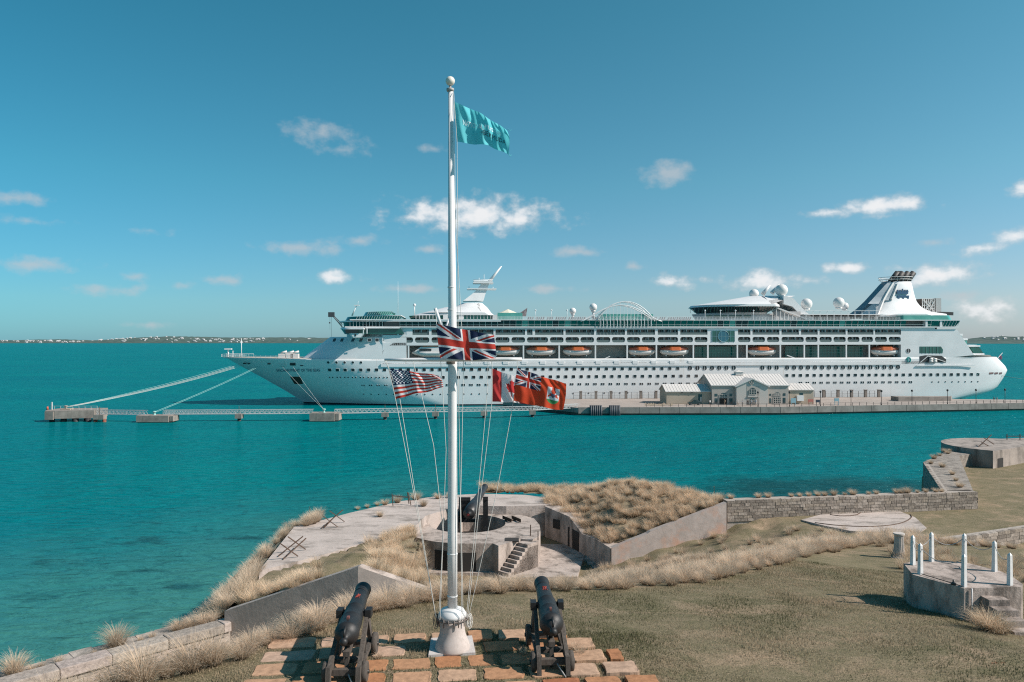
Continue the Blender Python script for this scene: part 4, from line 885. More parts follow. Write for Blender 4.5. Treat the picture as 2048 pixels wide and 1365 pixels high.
# big round-pattern window
mb = SMB(); ua_, ub_ = U(1424), U(1469); mb.box((ua_, -.1, V(684,1446)), (ub_, .2, V(662,1446))); bw = mb.build('atrium_window', glass_g, ship)
mb = SMB(); c = ((ua_+ub_)/2, V(673,1446)); rr = 1.95; mb.tube([(c[0]+rr*math.cos(a), -.16, c[1]+rr*math.sin(a)) for a in np.linspace(0, 2*math.pi, 33)], .09, 5)
for x in np.linspace(ua_, ub_, 6): mb.bar((x,-.14,V(684,1446)),(x,-.14,V(662,1446)),.1)
mb.bar((ua_,-.15,c[1]),(ub_,-.15,c[1]),.1); mb.build('mullions', M('mullion_blue', (.16,.32,.36), rough=.4), bw)
mb = SMB(); mb.lathe([(1.9,0),(1.9,.04)], (c[0],-.1,c[1]), (0,-1,0), 28) ; mb.build('blue_disc', M('blue_disc', (.03,.13,.18), rough=.15), bw)
# ---- green glass band: panes between mullions
pane_mb = MB(); pane_mb.add([(-.5,0,-.5),(.5,0,-.5),(.5,0,.5),(-.5,0,.5)], [(0,1,2,3)])
hg = vG1-vG0; 
xs = list(np.arange(800, 1862, 12.2)); mbm = SMB()
def mk_pane(mat, lw):
    mb = MB(); mb.add([(0,0,0),(lw,0,0),(lw,-.5,hg),(0,-.5,hg),(0,.06,0),(lw,.06,0),(lw,-.44,hg),(0,-.44,hg)], [(0,1,2,3),(5,4,7,6),(0,3,7,4),(1,5,6,2),(3,2,6,7),(0,4,5,1)]); o = mb.build('window_pane', mat); me = o.data; bpy.data.objects.remove(o); return me
lw_ = U(812.2)-U(800)-.12; pmA, pmB, pmC = mk_pane(glass_g, lw_), mk_pane(glass_l, lw_), mk_pane(glass_d, lw_)
for i, x in enumerate(xs):
    if 1806 < x < 1853: continue
    u = U(x); o = inst('window_pane', (pmB if (random.random() < .12 and x > 1000) else (pmC if x < 985 or random.random() < .15 else pmA)), S3(u+.06, .1, vG0), ship); o.rotation_euler.z = ANG
    mbm.bar((u, .05, vG0), (u, -.46, vG1), .13)
mbm.box((U(800),-.3,vG0+.7),(U(1862),-.22,vG0+.78)); mbm.build('band_mullions', MATS['mullion'], ship)
mb = SMB(); mb.box((U(768), .15, vG0), (U(800), .4, vG1)); mb.build('front_glass', glass_d, ship)
mb = SMB(); mb.box((U(1806), 1.2, vG0), (U(1851), 1.3, vG1)); mb.build('open_lounge', inter, ship)
for (x0, x1, m_) in [(1855,1879,glass_g),(1883,1919,glass_g)]:
    mb = SMB(); a, b_ = U(x0), U(x1); mb.add([(a,0.1,vG0),(b_-(1.5 if x1 > 1900 else 0),.1,vG0),(b_,-.45,vG1),(a,-.45,vG1)], [(0,1,2,3)]); mb.add([(b_-(1.5 if x1 > 1900 else 0),.1,vG0),(b_-(1.5 if x1 > 1900 else 0),30,vG0),(b_,30,vG1),(b_,-.45,vG1)], [(0,1,2,3)]); mb.build('stern_glass', m_, ship)
mb = SMB()
for x in (1852, 1881): mb.box((U(x)-.5,-.5,vG0-.2),(U(x)+.3,1.6,vG1+.2))
for x in np.arange(1888, 1919, 6): mb.bar((U(x)-.7,.02,vG0),(U(x),-.5,vG1),.14)
mb.build('stern_glass_posts', swhite, ship)
# ---- sun deck: floor, rail, loungers row as fine clutter, glass windbreaks
mb = SMB(); mb.box((U(700),-.3,vTop-.35),(U(1916),32.3,vTop)); mb.build('sun_deck', M('sun_deck', (.45,.42,.40), rough=.8), ship)
mb = SMB(); 
for x in np.arange(985, 1800, 6.2): mb.bar((U(x),-.3,vTop),(U(x),-.3,vTop+.95),.06)
for h_ in (.35,.65,.98): mb.bar((U(985),-.3,vTop+h_),(U(1800),-.3,vTop+h_),.07)
mb.build('deck_rail', swhite, ship)
mb = SMB()
for x in np.arange(1055, 1380, 4.3):
    if random.random() < .75: u = U(x, 4); mb.box((u,3,vTop),(u+.45,4.9,vTop+.35)); mb.add([(u,3,vTop+.3),(u+.45,3,vTop+.3),(u+.45,2.4,vTop+.95),(u,2.4,vTop+.95)], [(0,1,2,3)])
mb.build('deck_loungers', M('lounger', (.36,.34,.36), rough=.7), ship, kind='stuff')
lampm = MB(); lampm.tube([(0,0,0),(0,0,3.0)], .09, 6); lampm.ball((0,0,3.2), .3, 10); lo = lampm.build('deck_lamp', swhite); lme = lo.data; bpy.data.objects.remove(lo)
for x in [1071,1103,1134,1410,1441,1471,1507]: u = U(x, 1); inst('deck_lamp', lme, S3(u, 1, vTop), ship)
# forward deck house: white roof, glass, mast
mb = SMB(); f0 = Sp(823,629,16)[0]
slab(mb, V(629.5,830), V(624,830), f0, f0+3, Sp(992,628,10)[0], Sp(985,620,10)[0], 4.5, 27.5, 16, 3)
slab(mb, V(624,830), V(611,900), f0+3, Sp(890,607,16)[0], Sp(985,620,10)[0], Sp(975,605,13)[0], 4.5, 27.5, 12, 4, 0, 9, 23)
slab(mb, V(612,930), V(602,930), Sp(905,611,16)[0], Sp(925,602,16)[0], Sp(976,606,13)[0], Sp(965,602,13)[0], 9, 23, 6, 3, 0, 12, 20)
mb.build('deck_house_roof', swhite, ship)
mb = SMB(); slab(mb, vTop-.1, V(629.5,830), Sp(822,638,16)[0], Sp(818,630,16)[0], Sp(983,638,6)[0], Sp(983,630,6)[0], 5, 27, 14, 0); mb.build('deck_house_glass', glass_g, ship)
mb = SMB(); mull(mb, 832, 985, 6.8, 638, 629.5, 4.9, 0, .16); 
for x in (891, 922, 990): mb.box((U(x,5)-.8,4.7,vTop),(U(x,5)+.8,27,V(629,900)))
mb.build('deck_house_posts', swhite, ship)
mb = SMB(); 
def mpt(x, y): return Sp(x, y, 16)
lev = [((926,966),603),((943,970),590),((954,974),580),((958,976),574),((963,978),568)]
mb.loft([[(mpt(x0,y)[0],16-hw,mpt(x0,y)[1]),(mpt(x1,y)[0],16-hw,mpt(x1,y)[1]),(mpt(x1,y)[0],16+hw,mpt(x1,y)[1]),(mpt(x0,y)[0],16+hw,mpt(x0,y)[1])] for ((x0,x1),y), hw in zip(lev, (3,2.4,2.0,1.7,1.4))], 0)
for (x0, x1, y, h_) in [(934,992,580,.35),(946,986,568,.5),(948,980,565,.3)]: a, b_ = mpt(x0,y), mpt(x1,y); mb.box((a[0],13.2,a[1]),(b_[0],18.8,a[1]+h_))
p0, p1 = mpt(976,567), mpt(1003,533); mb.tube([(p0[0],16,p0[1]),(p1[0],16,p1[1])], [.7,.2], 8)
for (x, y0, y1) in [(958,566,556),(968,566,549),(980,566,560),(938,580,573),(986,580,574)]: a, b_ = mpt(x,y0), mpt(x,y1); mb.tube([(a[0],16,a[1]),(b_[0],16,b_[1])], .1, 5)
for h_ in (.5,1.0): a, b_ = mpt(947,566), mpt(985,566); mb.tube([(a[0],13.5,a[1]+h_),(b_[0],13.5,a[1]+h_),(b_[0],18.5,a[1]+h_),(a[0],18.5,a[1]+h_),(a[0],13.5,a[1]+h_)], .06, 4)
mb.build('radar_mast', swhite, ship)
def radome(x, y, r, ybase, w):
    u, v = Sp(x, y, w); Y_ = S3(u, w, v)[1]; R = r*Y_/F; vb = Sp(x, ybase, w)[1]; mb = SMB(); mb.ball((u, w, v), R, 20); mb.lathe([(R*.55,v-R*.95-.35-v),(R*.6,-R*.8)], (u,w,v), (0,0,1), 16); 
    if vb < v-R*1.1: mb.lathe([(.55,vb-v),(.35,-R*.9)], (u,w,v), (0,0,1), 12)
    mb.build('radome', M('radome_white', (.68,.66,.64), rough=.45), ship)
for a in [(1145.5,622.5,6.6,637,8),(1186.5,615,7.8,637,7),(1563,581,12.3,592,9),(1508,588,9.5,594,20),(1613,608.5,11.2,619,8),(1677.5,606,11,619,9),(1689,613,8,620,18)]: radome(*a)
# forward details: crane, antenna, umbrella, small mast at the front, teardrop antenna
mb = SMB(); a = Sp(685,655,16); b_ = Sp(664,631,16)
for dw, dv in ((-.7,0),(.7,0),(0,1.0)): mb.bar((a[0],16+dw,a[1]+dv),(b_[0],16+dw*.4,b_[1]+dv*.5),.18)
for t in np.linspace(0,1,12)[:-1]: p = (lerp(a[0],b_[0],t),16-.7*(1-.6*t),lerp(a[1],b_[1],t)); q = (lerp(a[0],b_[0],t+.09),16,lerp(a[1],b_[1],t+.09)+.9*(1-.5*t)); mb.bar(p,q,.1)
c = Sp(662,630,16); mb.box((c[0]-.9,15.3,c[1]-.8),(c[0]+1.2,16.7,c[1]+.9)); d_ = Sp(660,660,16); mb.bar((c[0]-.4,16,c[1]),(d_[0],16,d_[1]),.06); e_ = Sp(660,674,16); mb.bar((c[0]+.2,16,c[1]),(c[0]+.2,16,e_[1]),.06); mb.ball((d_[0]-.1,16,Sp(659,646,16)[1]),.3,8)
mb.build('deck_crane', M('crane_dark', (.05,.06,.065), rough=.6), ship)
mb = SMB(); a = Sp(704,632,14); b_ = Sp(713,612,14); mb.tube([(a[0],14,a[1]),(b_[0],14,b_[1])],[.3,.15],6); mb.box((b_[0]-.8,13.5,b_[1]),(b_[0]+1,14.5,b_[1]+.3)); mb.tube([(b_[0]+.4,14,b_[1]),(b_[0]+.6,14,b_[1]+1.6)],.06,5)
a = Sp(796,628,10); b_ = Sp(795,563,10); mb.tube([(a[0],10,a[1]),(a[0],10,b_[1])],[.09,.03],5)
a = Sp(829,629,14); mb.tube([(a[0],14,a[1]-1),(a[0],14,a[1]+3)],.2,6); mb.ball((a[0],14,a[1]+3.3),.55,10); mb.build('front_antennas', swhite, ship)
mb = SMB(); a = Sp(1016,628,9); mb.lathe([(4.2,-.1),(.15,1.6)], (a[0],9,a[1]), (0,0,1), 8, 0, False); mb.tube([(a[0],9,vTop),(a[0],9,a[1]+1)],.1,6); mb.build('pool_canopy', M('canopy', (.68,.64,.52), rough=.8), ship)
mb = SMB(); a = Sp(1043,633,6); mb.add([(a[0]-2.2,6,a[1]),(a[0]+1.6,6,a[1]),(a[0]+2.1,6,a[1]+3),(a[0]-2.2,6.4,a[1]),(a[0]+1.6,6.4,a[1]),(a[0]+2.1,6.4,a[1]+3)], [(0,1,2),(5,4,3),(0,2,5,3),(1,4,5,2)]); mb.build('rock_climb_panel', M('mottled_dark', (.12,.09,.10), (.35,.3,.3), scale=1.2, rough=.8), ship)
mb = SMB(); mb.box((U(995,3),3,vTop),(U(1045,3),3.1,vTop+2.4)); mb.build('windbreak', glass_l, ship)
# arch bridge over the pool
mb = SMB(); u0, u1 = U(1180,2), U(1316,2); ub0, ub1 = U(1193), U(1306)
for w in (-1.0, 2.4):
    for (hh, xa, xb) in ((V(605,1240)-vTop+.2, 1192, 1308), (V(611,1240)-vTop, 1160, 1322)):
        a, b_ = U(xa), U(xb); mb.tube([(lerp(a,b_,t), w, vTop-.6+(hh+.6)*(4*t*(1-t))**(.9 if xa > 1180 else 1.6)) for t in np.linspace(0,1,25)], .17, 6)
for t in np.linspace(.06,.94,16):
    a, b_ = U(1192), U(1308); h_ = (V(605,1240)-vTop+.8)*(4*t*(1-t))**.9-.6; u = lerp(a,b_,t); mb.bar((u,-1.0,vTop-.2),(u+1.2*(t-.5),-1.0,vTop+h_),.13)
    mb.bar((u,-1.0,vTop+h_),(u,2.4,vTop+h_),.1)
    mb.bar((u,-1.2,V(653)),(u,-1.1,vTop+.6),.16)
mb.build('arch_bridge', swhite, ship)
mb = SMB(); mb.box((U(1200),2.5,vTop),(U(1310),2.6,vTop+2.0)); mb.build('pool_glass', glass_l, ship)
# observation lounge
mb = SMB(); c0 = Sp(1381,609,16)[0]; 
slab(mb, V(624,1420), V(612,1400), Sp(1394,622,16)[0], c0, Sp(1543,622,8)[0], Sp(1561,610,8)[0], 5.5, 26.5, 18, 5, 0, 2, 30); lg = mb.build('lounge_glass', glass_d, ship)
mb = SMB(); slab(mb, V(612,1400)-.05, V(608,1400), c0-.3, c0+.5, Sp(1562,609,8)[0], Sp(1561,607,8)[0], 1.8, 30.2, 18, 5)
slab(mb, V(608,1400), V(588,1540), c0+.5, Sp(1495,588,16)[0], Sp(1561,607,8)[0], Sp(1556,588,12)[0], 1.9, 30.1, 16, 6, 0, 11, 21)
slab(mb, V(626.5,1440), V(624,1420), Sp(1398,626,16)[0], Sp(1394,622,16)[0], Sp(1540,626,8)[0], Sp(1543,622,8)[0], 6, 26, 17, 4, 0, 5.5, 26.5)
p0, p1 = Sp(1537,588,16), Sp(1552,570,16); mb.tube([(p0[0],13,p0[1]),(p1[0],13,p1[1])],[.9,.3],8); mb.tube([(p0[0]-1,19,p0[1]),(p1[0]-1,19,p1[1])],[.9,.3],8)
# tail arm sweeping down aft
arm = [Sp(1560,592,9),Sp(1578,597,9),Sp(1590,610,9),Sp(1605,625,9),Sp(1622,640,9)]
for i in range(4):
    (a0,b0),(a1,b1) = arm[i], arm[i+1]; mb.loft([[(a0,6,b0-3.2),(a0,6,b0),(a0,26,b0),(a0,26,b0-3.2)],[(a1,6,b1-3.2 if i < 3 else b1-1),(a1,6,b1),(a1,26,b1),(a1,26,b1-3.2 if i < 3 else b1-1)]], 0)
mb.build('lounge_roof', swhite, ship)
mb = SMB()
for i in range(28): x = 1392+i*5.6; u = U(x,3.6); t = min(1,max(0,(x-1392)/30)); wlow, whigh = 5.3, 1.75; mb.bar((U(x+3,5),wlow if x > 1425 else lerp(13,5.3,(x-1392)/33),V(624,1420)),(u,whigh if x > 1415 else lerp(10,1.8,(x-1392)/23),V(612,1400)),.12)
mb.build('lounge_mullions', M('mullion_green', (.03,.14,.12), rough=.4), ship)
mb = SMB(); slab(mb, vTop, V(626,1440), U(1408,8), U(1400,8), U(1546,8), U(1546,8), 7, 25, 10, 0); mb.build('lounge_base', M('lounge_base', (.58,.56,.55), rough=.6), ship)
for (x0, x1) in [(1412,1424),(1428,1454),(1458,1484),(1488,1502)]: mb = SMB(); mb.box((U(x0,7),6.85,vTop+.8),(U(x1,7),7,V(629,1440))); mb.build('base_window', glass_g, ship)
mb = SMB(); 
for i in range(8): a, b_ = Sp(1545+i*8,612+i*3.5,5), Sp(1545+i*8,638,5); mb.bar((a[0],5,a[1]),(b_[0],5,vTop),.2)
a, b_ = Sp(1545,613,5), Sp(1618,640,5); mb.bar((a[0],5,a[1]),(b_[0],5,b_[1]),.5); mb.build('lounge_stair', boatw, ship)
mb = SMB(); mb.box((U(1548,6),5.5,vTop),(U(1600,6),6.5,V(622,1560))); mb.build('stair_house', M('lattice', (.50,.47,.46), (.40,.38,.37), scale=2, rough=.8), ship)
# long canopy between lounge and funnel
mb = SMB(); mb.box((U(1607,4),3.5,V(629.5,1650)),(U(1765,4),28,V(628,1650))); mb.bar((U(1607,3),3.4,V(621,1650)),(U(1765,3),3.4,V(621,1650)),.16)
for x in np.arange(1612, 1765, 14): mb.bar((U(x,3.6),3.6,vTop),(U(x,3.6),3.6,V(621,1650)),.16)
mb.build('upper_canopy', swhite, ship)
mb = SMB(); mb.box((U(1615,9),9,vTop),(U(1700,9),24,V(630,1650))); mb.build('upper_house', M('upper_house', (.42,.40,.39), (.30,.29,.29), scale=.8, rough=.8), ship)
# funnel
mb = SMB(); fz = [(640,100,1190,11),(600,165,1165,10.5),(575,200,1010,9.5),(540,235,930,9),(495,285,890,8),(450,330,862,7.2),(395,382,846,6.6),(340,430,833,6.2),(290,478,822,5.8),(250,510,815,5.4),(212,552,800,5.0)]
rr_ = []
for (z, a, b_, hw) in fz:
    y = 530+z/6.02; ua_, va_ = Sp(1680+a/6.02, y, 16); ub_, _ = Sp(1680+b_/6.02, y, 16); rr_.append([(u, w, va_) for u, w in plan(ua_, ub_, 16-hw, 16+hw, min(6,(ub_-ua_)*.3), min(5,(ub_-ua_)*.25), 6)])
mb.loft(rr_, 0, True); fun = mb.build('funnel', swhite, ship)
mb = SMB()
for (pts) in [[(430,640),(465,540),(510,430),(575,310),(630,220)],[(610,420),(640,350),(680,240)]]:
    P = []
    for (zx, zz) in pts:
        y = 530+zz/6.02; hw = pl(sorted([(f_[0], f_[3]) for f_ in fz]), zz); u, v = Sp(1680+zx/6.02, y, 16-hw); P.append((u, 16-hw-.2, v))
    for i in range(len(P)-1): mb.bar(P[i], P[i+1], .9, .8)
mb.build('funnel_rib', boatw, fun)
ribx = [(220,630),(310,575),(430,510),(480,490)]  # shade on the funnel's upper forward side, painted as blue-grey sheets over the white
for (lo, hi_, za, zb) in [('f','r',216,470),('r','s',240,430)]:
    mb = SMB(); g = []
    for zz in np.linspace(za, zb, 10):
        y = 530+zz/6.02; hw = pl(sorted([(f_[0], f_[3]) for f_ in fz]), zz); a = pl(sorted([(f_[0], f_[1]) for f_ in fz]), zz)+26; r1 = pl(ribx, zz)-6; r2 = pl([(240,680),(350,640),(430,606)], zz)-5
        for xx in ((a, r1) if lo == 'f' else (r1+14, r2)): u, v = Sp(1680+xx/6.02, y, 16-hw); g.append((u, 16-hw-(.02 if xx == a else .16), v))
    mb.add(g, [(2*i,2*i+1,2*i+3,2*i+2) for i in range(9)]); mb.build('funnel_shade_panel', M('funnel_shade_grey', (.24,.30,.34), (.19,.245,.28), scale=.5, rough=.45), fun)
mb = SMB(); P = []
for zz in (640,540,450,340,250,212): y = 530+zz/6.02; a = pl(sorted([(f_[0], f_[1]) for f_ in fz]), zz); u, v = Sp(1680+a/6.02, y, 14); P.append((u+1.2, 15.0, v))
for i in range(len(P)-1): mb.bar(P[i], P[i+1], 5.0, 1.2)
mb.build('funnel_fin', M('funnel_blue', (.10,.16,.20), rough=.4), fun)
mb = SMB()
for (x0, x1, w) in [(610,660,13.5),(670,715,12.8),(735,775,12.8),(800,830,13.3),(640,690,18),(740,800,18.4)]:
    a, b_ = Sp(1680+x0/6.02,565,w), Sp(1680+(x0+85)/6.02,545.5,w); mb.tube([(a[0],w,a[1]),(b_[0],w,b_[1])], [1.15,1.05], 12)
mb.build('exhaust_pipes', black, fun)
mb = SMB(); a, b_ = Sp(1760.5,557,16)[0], Sp(1822,557,16)[0]; cu, ru = (a+b_)/2, (b_-a)/2; vv_ = Sp(1790,556,16)[1]
for dv, k in ((0,1),(-.9,.97),(-2.6,.72)): mb.tube([(cu+ru*k*math.cos(t), 16+5.5*k*math.sin(t), vv_+dv) for t in np.linspace(0,2*math.pi,33)], .12, 5)
for t in np.linspace(0,2*math.pi,17): mb.bar((cu+ru*math.cos(t),16+5.5*math.sin(t),vv_),(cu+ru*.72*math.cos(t),16+5.5*.72*math.sin(t),vv_-2.6),.1)
mb.build('funnel_ring', boatw, fun)
# crown and anchor emblem: openwork plates beside the funnel
mb = SMB(); wE = 16-6.9
def E(zx, zz): u, v = Sp(1680+zx/6.02, 530+zz/6.02, wE); return (u, wE, v)
def plate(pts):
    q = [E(*p) for p in pts]; k = len(q); mb.add(q+[(u, w+.5, v) for u, w, v in q], [tuple(range(k)), tuple(range(2*k-1,k-1,-1))]+[(i,(i+1)%k,k+(i+1)%k,k+i) for i in range(k)])
plate([(690,352),(822,352),(822,330),(690,330)])
for cx in (700, 728, 757, 786, 813): plate([(cx-15,330),(cx+15,330),(cx+4,300 if cx != 757 else 288),(cx-4,300 if cx != 757 else 288)])
plate([(693,390),(832,390),(832,370),(693,370)]); plate([(752,460),(772,460),(772,390),(752,390)])
plate([(693,390),(713,390),(722,430),(760,448),(760,470),(705,450)]); plate([(832,390),(812,390),(804,430),(764,448),(764,470),(822,450)])
mb.build('crown_and_anchor_emblem', M('emblem_blue', (.05,.11,.19), rough=.35), fun)
# cage and flag staff aft of the funnel
mb = SMB(); a0, a1 = Sp(1844.5,625,12), Sp(1868.5,597,12)
for x in np.linspace(1845,1868,7): a, b_ = Sp(x,625,12), Sp(x,597.5,12); mb.bar((a[0],12,a[1]),(a[0],12,b_[1]),.22)
for y in np.linspace(598,624,5): a, b_ = Sp(1844,y,12), Sp(1869,y,12); mb.bar((a[0],12,a[1]),(b_[0],12,a[1]),.2)
for (x0,y0,x1,y1) in [(1846,600,1866,622),(1850,622,1862,600),(1858,622,1868,602)]: a, b_ = Sp(x0,y0,12), Sp(x1,y1,12); mb.bar((a[0],11.8,a[1]),(b_[0],11.8,b_[1]),.25)
mb.build('sports_cage', boatw, ship)
mb = SMB(); a, b_ = Sp(1845,624,13)[0], Sp(1868,624,13)[0]; v0_, v1_ = Sp(1850,626,13)[1], Sp(1850,598,13)[1]; mb.box((a,13,v0_),(b_,20,v1_)); mb.build('cage_inside', M('cage_dark', (.06,.05,.045), rough=.9), ship)
mb = SMB(); b2 = Sp(1879,624,13)[0]; mb.box((b_+.1,12,v0_),(b2,20,v1_+.2)); mb.build('cage_panel', M('cage_grey', (.42,.41,.40), rough=.7), ship)
mb = SMB(); slab(mb, vTop, V(630.5,1830), U(1795,3), U(1795,3), Sp(1918,640,4)[0], Sp(1912,631,4)[0], 2.5, 29.5, 2, 5); mb.build('aft_windbreak', glass_l, ship)
mb = SMB(); a, b_ = Sp(1875,627,10), Sp(1906,628,10); mb.bar((a[0],10,a[1]),(b_[0],10,b_[1]),.5,1.2); mb.build('aft_boom', black, ship)
mb = SMB(); slab(mb, V(630.5,1830), V(627,1830), U(1760,5), U(1780,5), Sp(1880,631,6)[0], Sp(1868,627,6)[0], 4.5, 27.5, 3, 4); mb.build('funnel_deck', swhite, ship)
# ---- lifeboat recess: pillars, back wall, boats
vF = vLB0+.2
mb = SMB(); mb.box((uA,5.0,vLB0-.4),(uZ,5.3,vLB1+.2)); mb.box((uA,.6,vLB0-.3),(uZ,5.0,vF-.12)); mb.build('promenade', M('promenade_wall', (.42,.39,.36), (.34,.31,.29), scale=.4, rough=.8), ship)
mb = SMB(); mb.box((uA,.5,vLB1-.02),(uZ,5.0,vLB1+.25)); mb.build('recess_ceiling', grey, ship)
for x in [817,1047,1118.5,1191,1254.5,1313,1387,1416,1475,1494,1561,1609,1637,1693,1739]: mb = SMB(); mb.box((U(x)-.25,.05,vLB0),(U(x)+.25,.55,vLB1)); mb.build('recess_pillar', swhite, ship)
mb = SMB(); mb.box((uA-.2,.02,vLB0-.3),(U(772),.45,vLB1)) if False else None
k = 10; c_ = [(uA, vLB1)]+[(uA+3.4*(1-math.sin(math.pi/2*i/k)), vLB1-3.2*(1-math.cos(math.pi/2*i/k))) for i in range(k+1)]
mb = SMB(); q = [(u,.0,v) for u, v in c_]; mb.add(q, [(0,i,i+1) for i in range(1,len(q)-1)]); mb.build('recess_corner', swhite, ship)
mb = SMB()
for x in np.arange(768, 1800, 5): mb.bar((U(x),.15,vLB0),(U(x),.15,vLB0+.95),.06)
for h_ in (.5,.97): mb.bar((uA,.15,vLB0+h_),(uZ,.15,vLB0+h_),.07)
mb.build('promenade_rail', swhite, ship)
for (x0, x1) in [(1390,1414),(1418,1473),(1571,1607),(1611,1635),(1639,1691),(1695,1725)]:
    mb = SMB(); mb.box((U(x0,3),3.0,vLB0-.2),(U(x1,3),3.2,V(694,1500))); gw = mb.build('promenade_glazing', glass_g, ship)
    mb = SMB(); a, b_ = U(x0,3), U(x1,3)
    for u in np.linspace(a, b_, max(3, int((x1-x0)/5.2))): mb.bar((u,2.93,vLB0),(u,2.93,V(694,1500)),.1)
    for v in np.linspace(vLB0, V(694,1500), 6): mb.bar((a,2.92,v),(b_,2.92,v),.1)
    mb.build('mullions', M('glazing_bar', (.13,.27,.24), rough=.5), gw)
def lifeboat(x0, x1, yt=692, yb=711.5, enclosed=True, name='lifeboat', mats=None):
    L_ = U(x1,2)-U(x0,2); vt, vb = V(yt,(x0+x1)/2,2), V(yb,(x0+x1)/2,2); h_ = vt-vb; um = (U(x0,2)+U(x1,2))/2; w0 = 1.9
    root = thing(name, S3(um, w0, vb), 'white lifeboat with orange canvas top hung in the ship side recess', 'lifeboat', 'lifeboats along the ship side')
    sec = []
    for t in np.linspace(0, 1, 13):
        s = (4*t*(1-t))**.42; s = max(s, .05); hw = 1.7*s; kb = vb+.30*h_*(1-s**.8)*1.2; gz = vb+h_*(.50+.10*(2*t-1)**2); u = um+L_*(t-.5)*(.96 if False else 1)
        r = [(u, w0-hw, gz),(u, w0-hw*.92, lerp(gz,kb,.5)),(u, w0-hw*.5, lerp(gz,kb,.9)),(u, w0, kb),(u, w0+hw*.5, lerp(gz,kb,.9)),(u, w0+hw*.92, lerp(gz,kb,.5)),(u, w0+hw, gz)]; sec.append(r)
    mb = SMB(); mb.loft(sec, 0, True, True, True, True); mb.build('boat_hull', boatw, root)
    sec = []
    for t in np.linspace(.03, .97, 13):
        s = max((4*t*(1-t))**.42, .05); hw = 1.72*s; gz = vb+h_*(.50+.10*(2*t-1)**2)-.03; tp = vb+h_*(.62+.36*min(1,(4*t*(1-t))**.5)); u = um+L_*(t-.5)
        sec.append([(u, w0-hw, gz),(u, w0-hw*.86, lerp(gz,tp,.72)),(u, w0-hw*.5, tp),(u, w0+hw*.5, tp),(u, w0+hw*.86, lerp(gz,tp,.72)),(u, w0+hw, gz)])
    mb = SMB(); mb.loft(sec, 0, True); mb.build('canopy', M('canopy_red', (.40,.10,.05), (.33,.09,.05), scale=1, rough=.5), root)
    mb = SMB(); mid = []
    for t in (.30, .36, .64, .70):
        hw = 1.76; gz = vb+h_*.53; tp = vb+h_*1.0; u = um+L_*(t-.5); q = .9 if t in (.30,.70) else 1.0
        mid.append([(u, w0-hw*q, gz),(u, w0-hw*.9*q, lerp(gz,tp,.75*q)),(u, w0-hw*.5, lerp(gz,tp,q)),(u, w0+hw*.5, lerp(gz,tp,q)),(u, w0+hw*.9, lerp(gz,tp,.75)),(u, w0+hw, gz)])
    mb.loft(mid, 0, False); mb.build('canvas_cover', orange, root)
    mb = SMB(); mb.tube([(um+L_*(t-.5), w0-1.75*max((4*t*(1-t))**.42,.05), vb+h_*(.50+.10*(2*t-1)**2)) for t in np.linspace(.02,.98,13)], .07, 5); mb.build('rub_rail', grey, root)
    for t in (.2, .8):
        mb = SMB(); u = um+L_*(t-.5); mb.bar((u,w0,vt-.2),(u,1.2,vLB1),.18); mb.bar((u,4.9,vb+.1),(u,1.0,vb-.05),.3); mb.build('davit', swhite, ship)
    return root
def sub(par): pass
for r in [(905,960),(981,1039),(1052,1111),(1126,1184),(1256.5,1310),(1319.5,1377),(1495.5,1551.5),(1741,1797)]: lifeboat(*r)
def tender(x0, x1):
    L_ = U(x1,2)-U(x0,2); vt, vb = V(694,(x0+x1)/2,2), V(714,(x0+x1)/2,2); um = (U(x0,2)+U(x1,2))/2; w0 = 1.7; h_ = vt-vb
    root = thing('tender_boat', S3(um, w0, vb), 'white cabin tender with dark windows hung next to the small orange boat', 'boat')
    sec = []
    for t in np.linspace(0, 1, 13):
        s = min(1, max(.04, (t*2.6)**.7)); hw = 1.8*s; kb = vb+.35*h_*(1-s); gz = vb+h_*.52; u = um+L_*(t-.5); sec.append([(u,w0-hw,gz),(u,w0-hw*.9,lerp(gz,kb,.5)),(u,w0-hw*.4,kb),(u,w0+hw*.4,kb),(u,w0+hw*.9,lerp(gz,kb,.5)),(u,w0+hw,gz)])
    mb = SMB(); mb.loft(sec, 0, True); mb.build('boat_hull', boatw, root)
    mb = SMB(); a, b_ = um-L_*.42, um+L_*.5; mb.loft([[(a,w0-1.2,vb+h_*.53),(b_,w0-1.6,vb+h_*.53),(b_,w0+1.6,vb+h_*.53),(a,w0+1.2,vb+h_*.53)],[(a+2.2,w0-1.0,vt),(b_,w0-1.4,vt),(b_,w0+1.4,vt),(a+2.2,w0+1.0,vt)]],0); mb.build('cabin', boatw, root)
    mb = SMB(); mb.box((um-L_*.25,w0-1.62,vb+h_*.6),(um+L_*.15,w0-1.4,vb+h_*.8)); mb.build('cabin_windows', glass_d, root)
    mb = SMB(); mb.box((a+3,w0-1.2,vt+.01),(b_,w0+1.2,vt+.35)); mb.build('orange_roof', orange, root)
tender(824, 884)
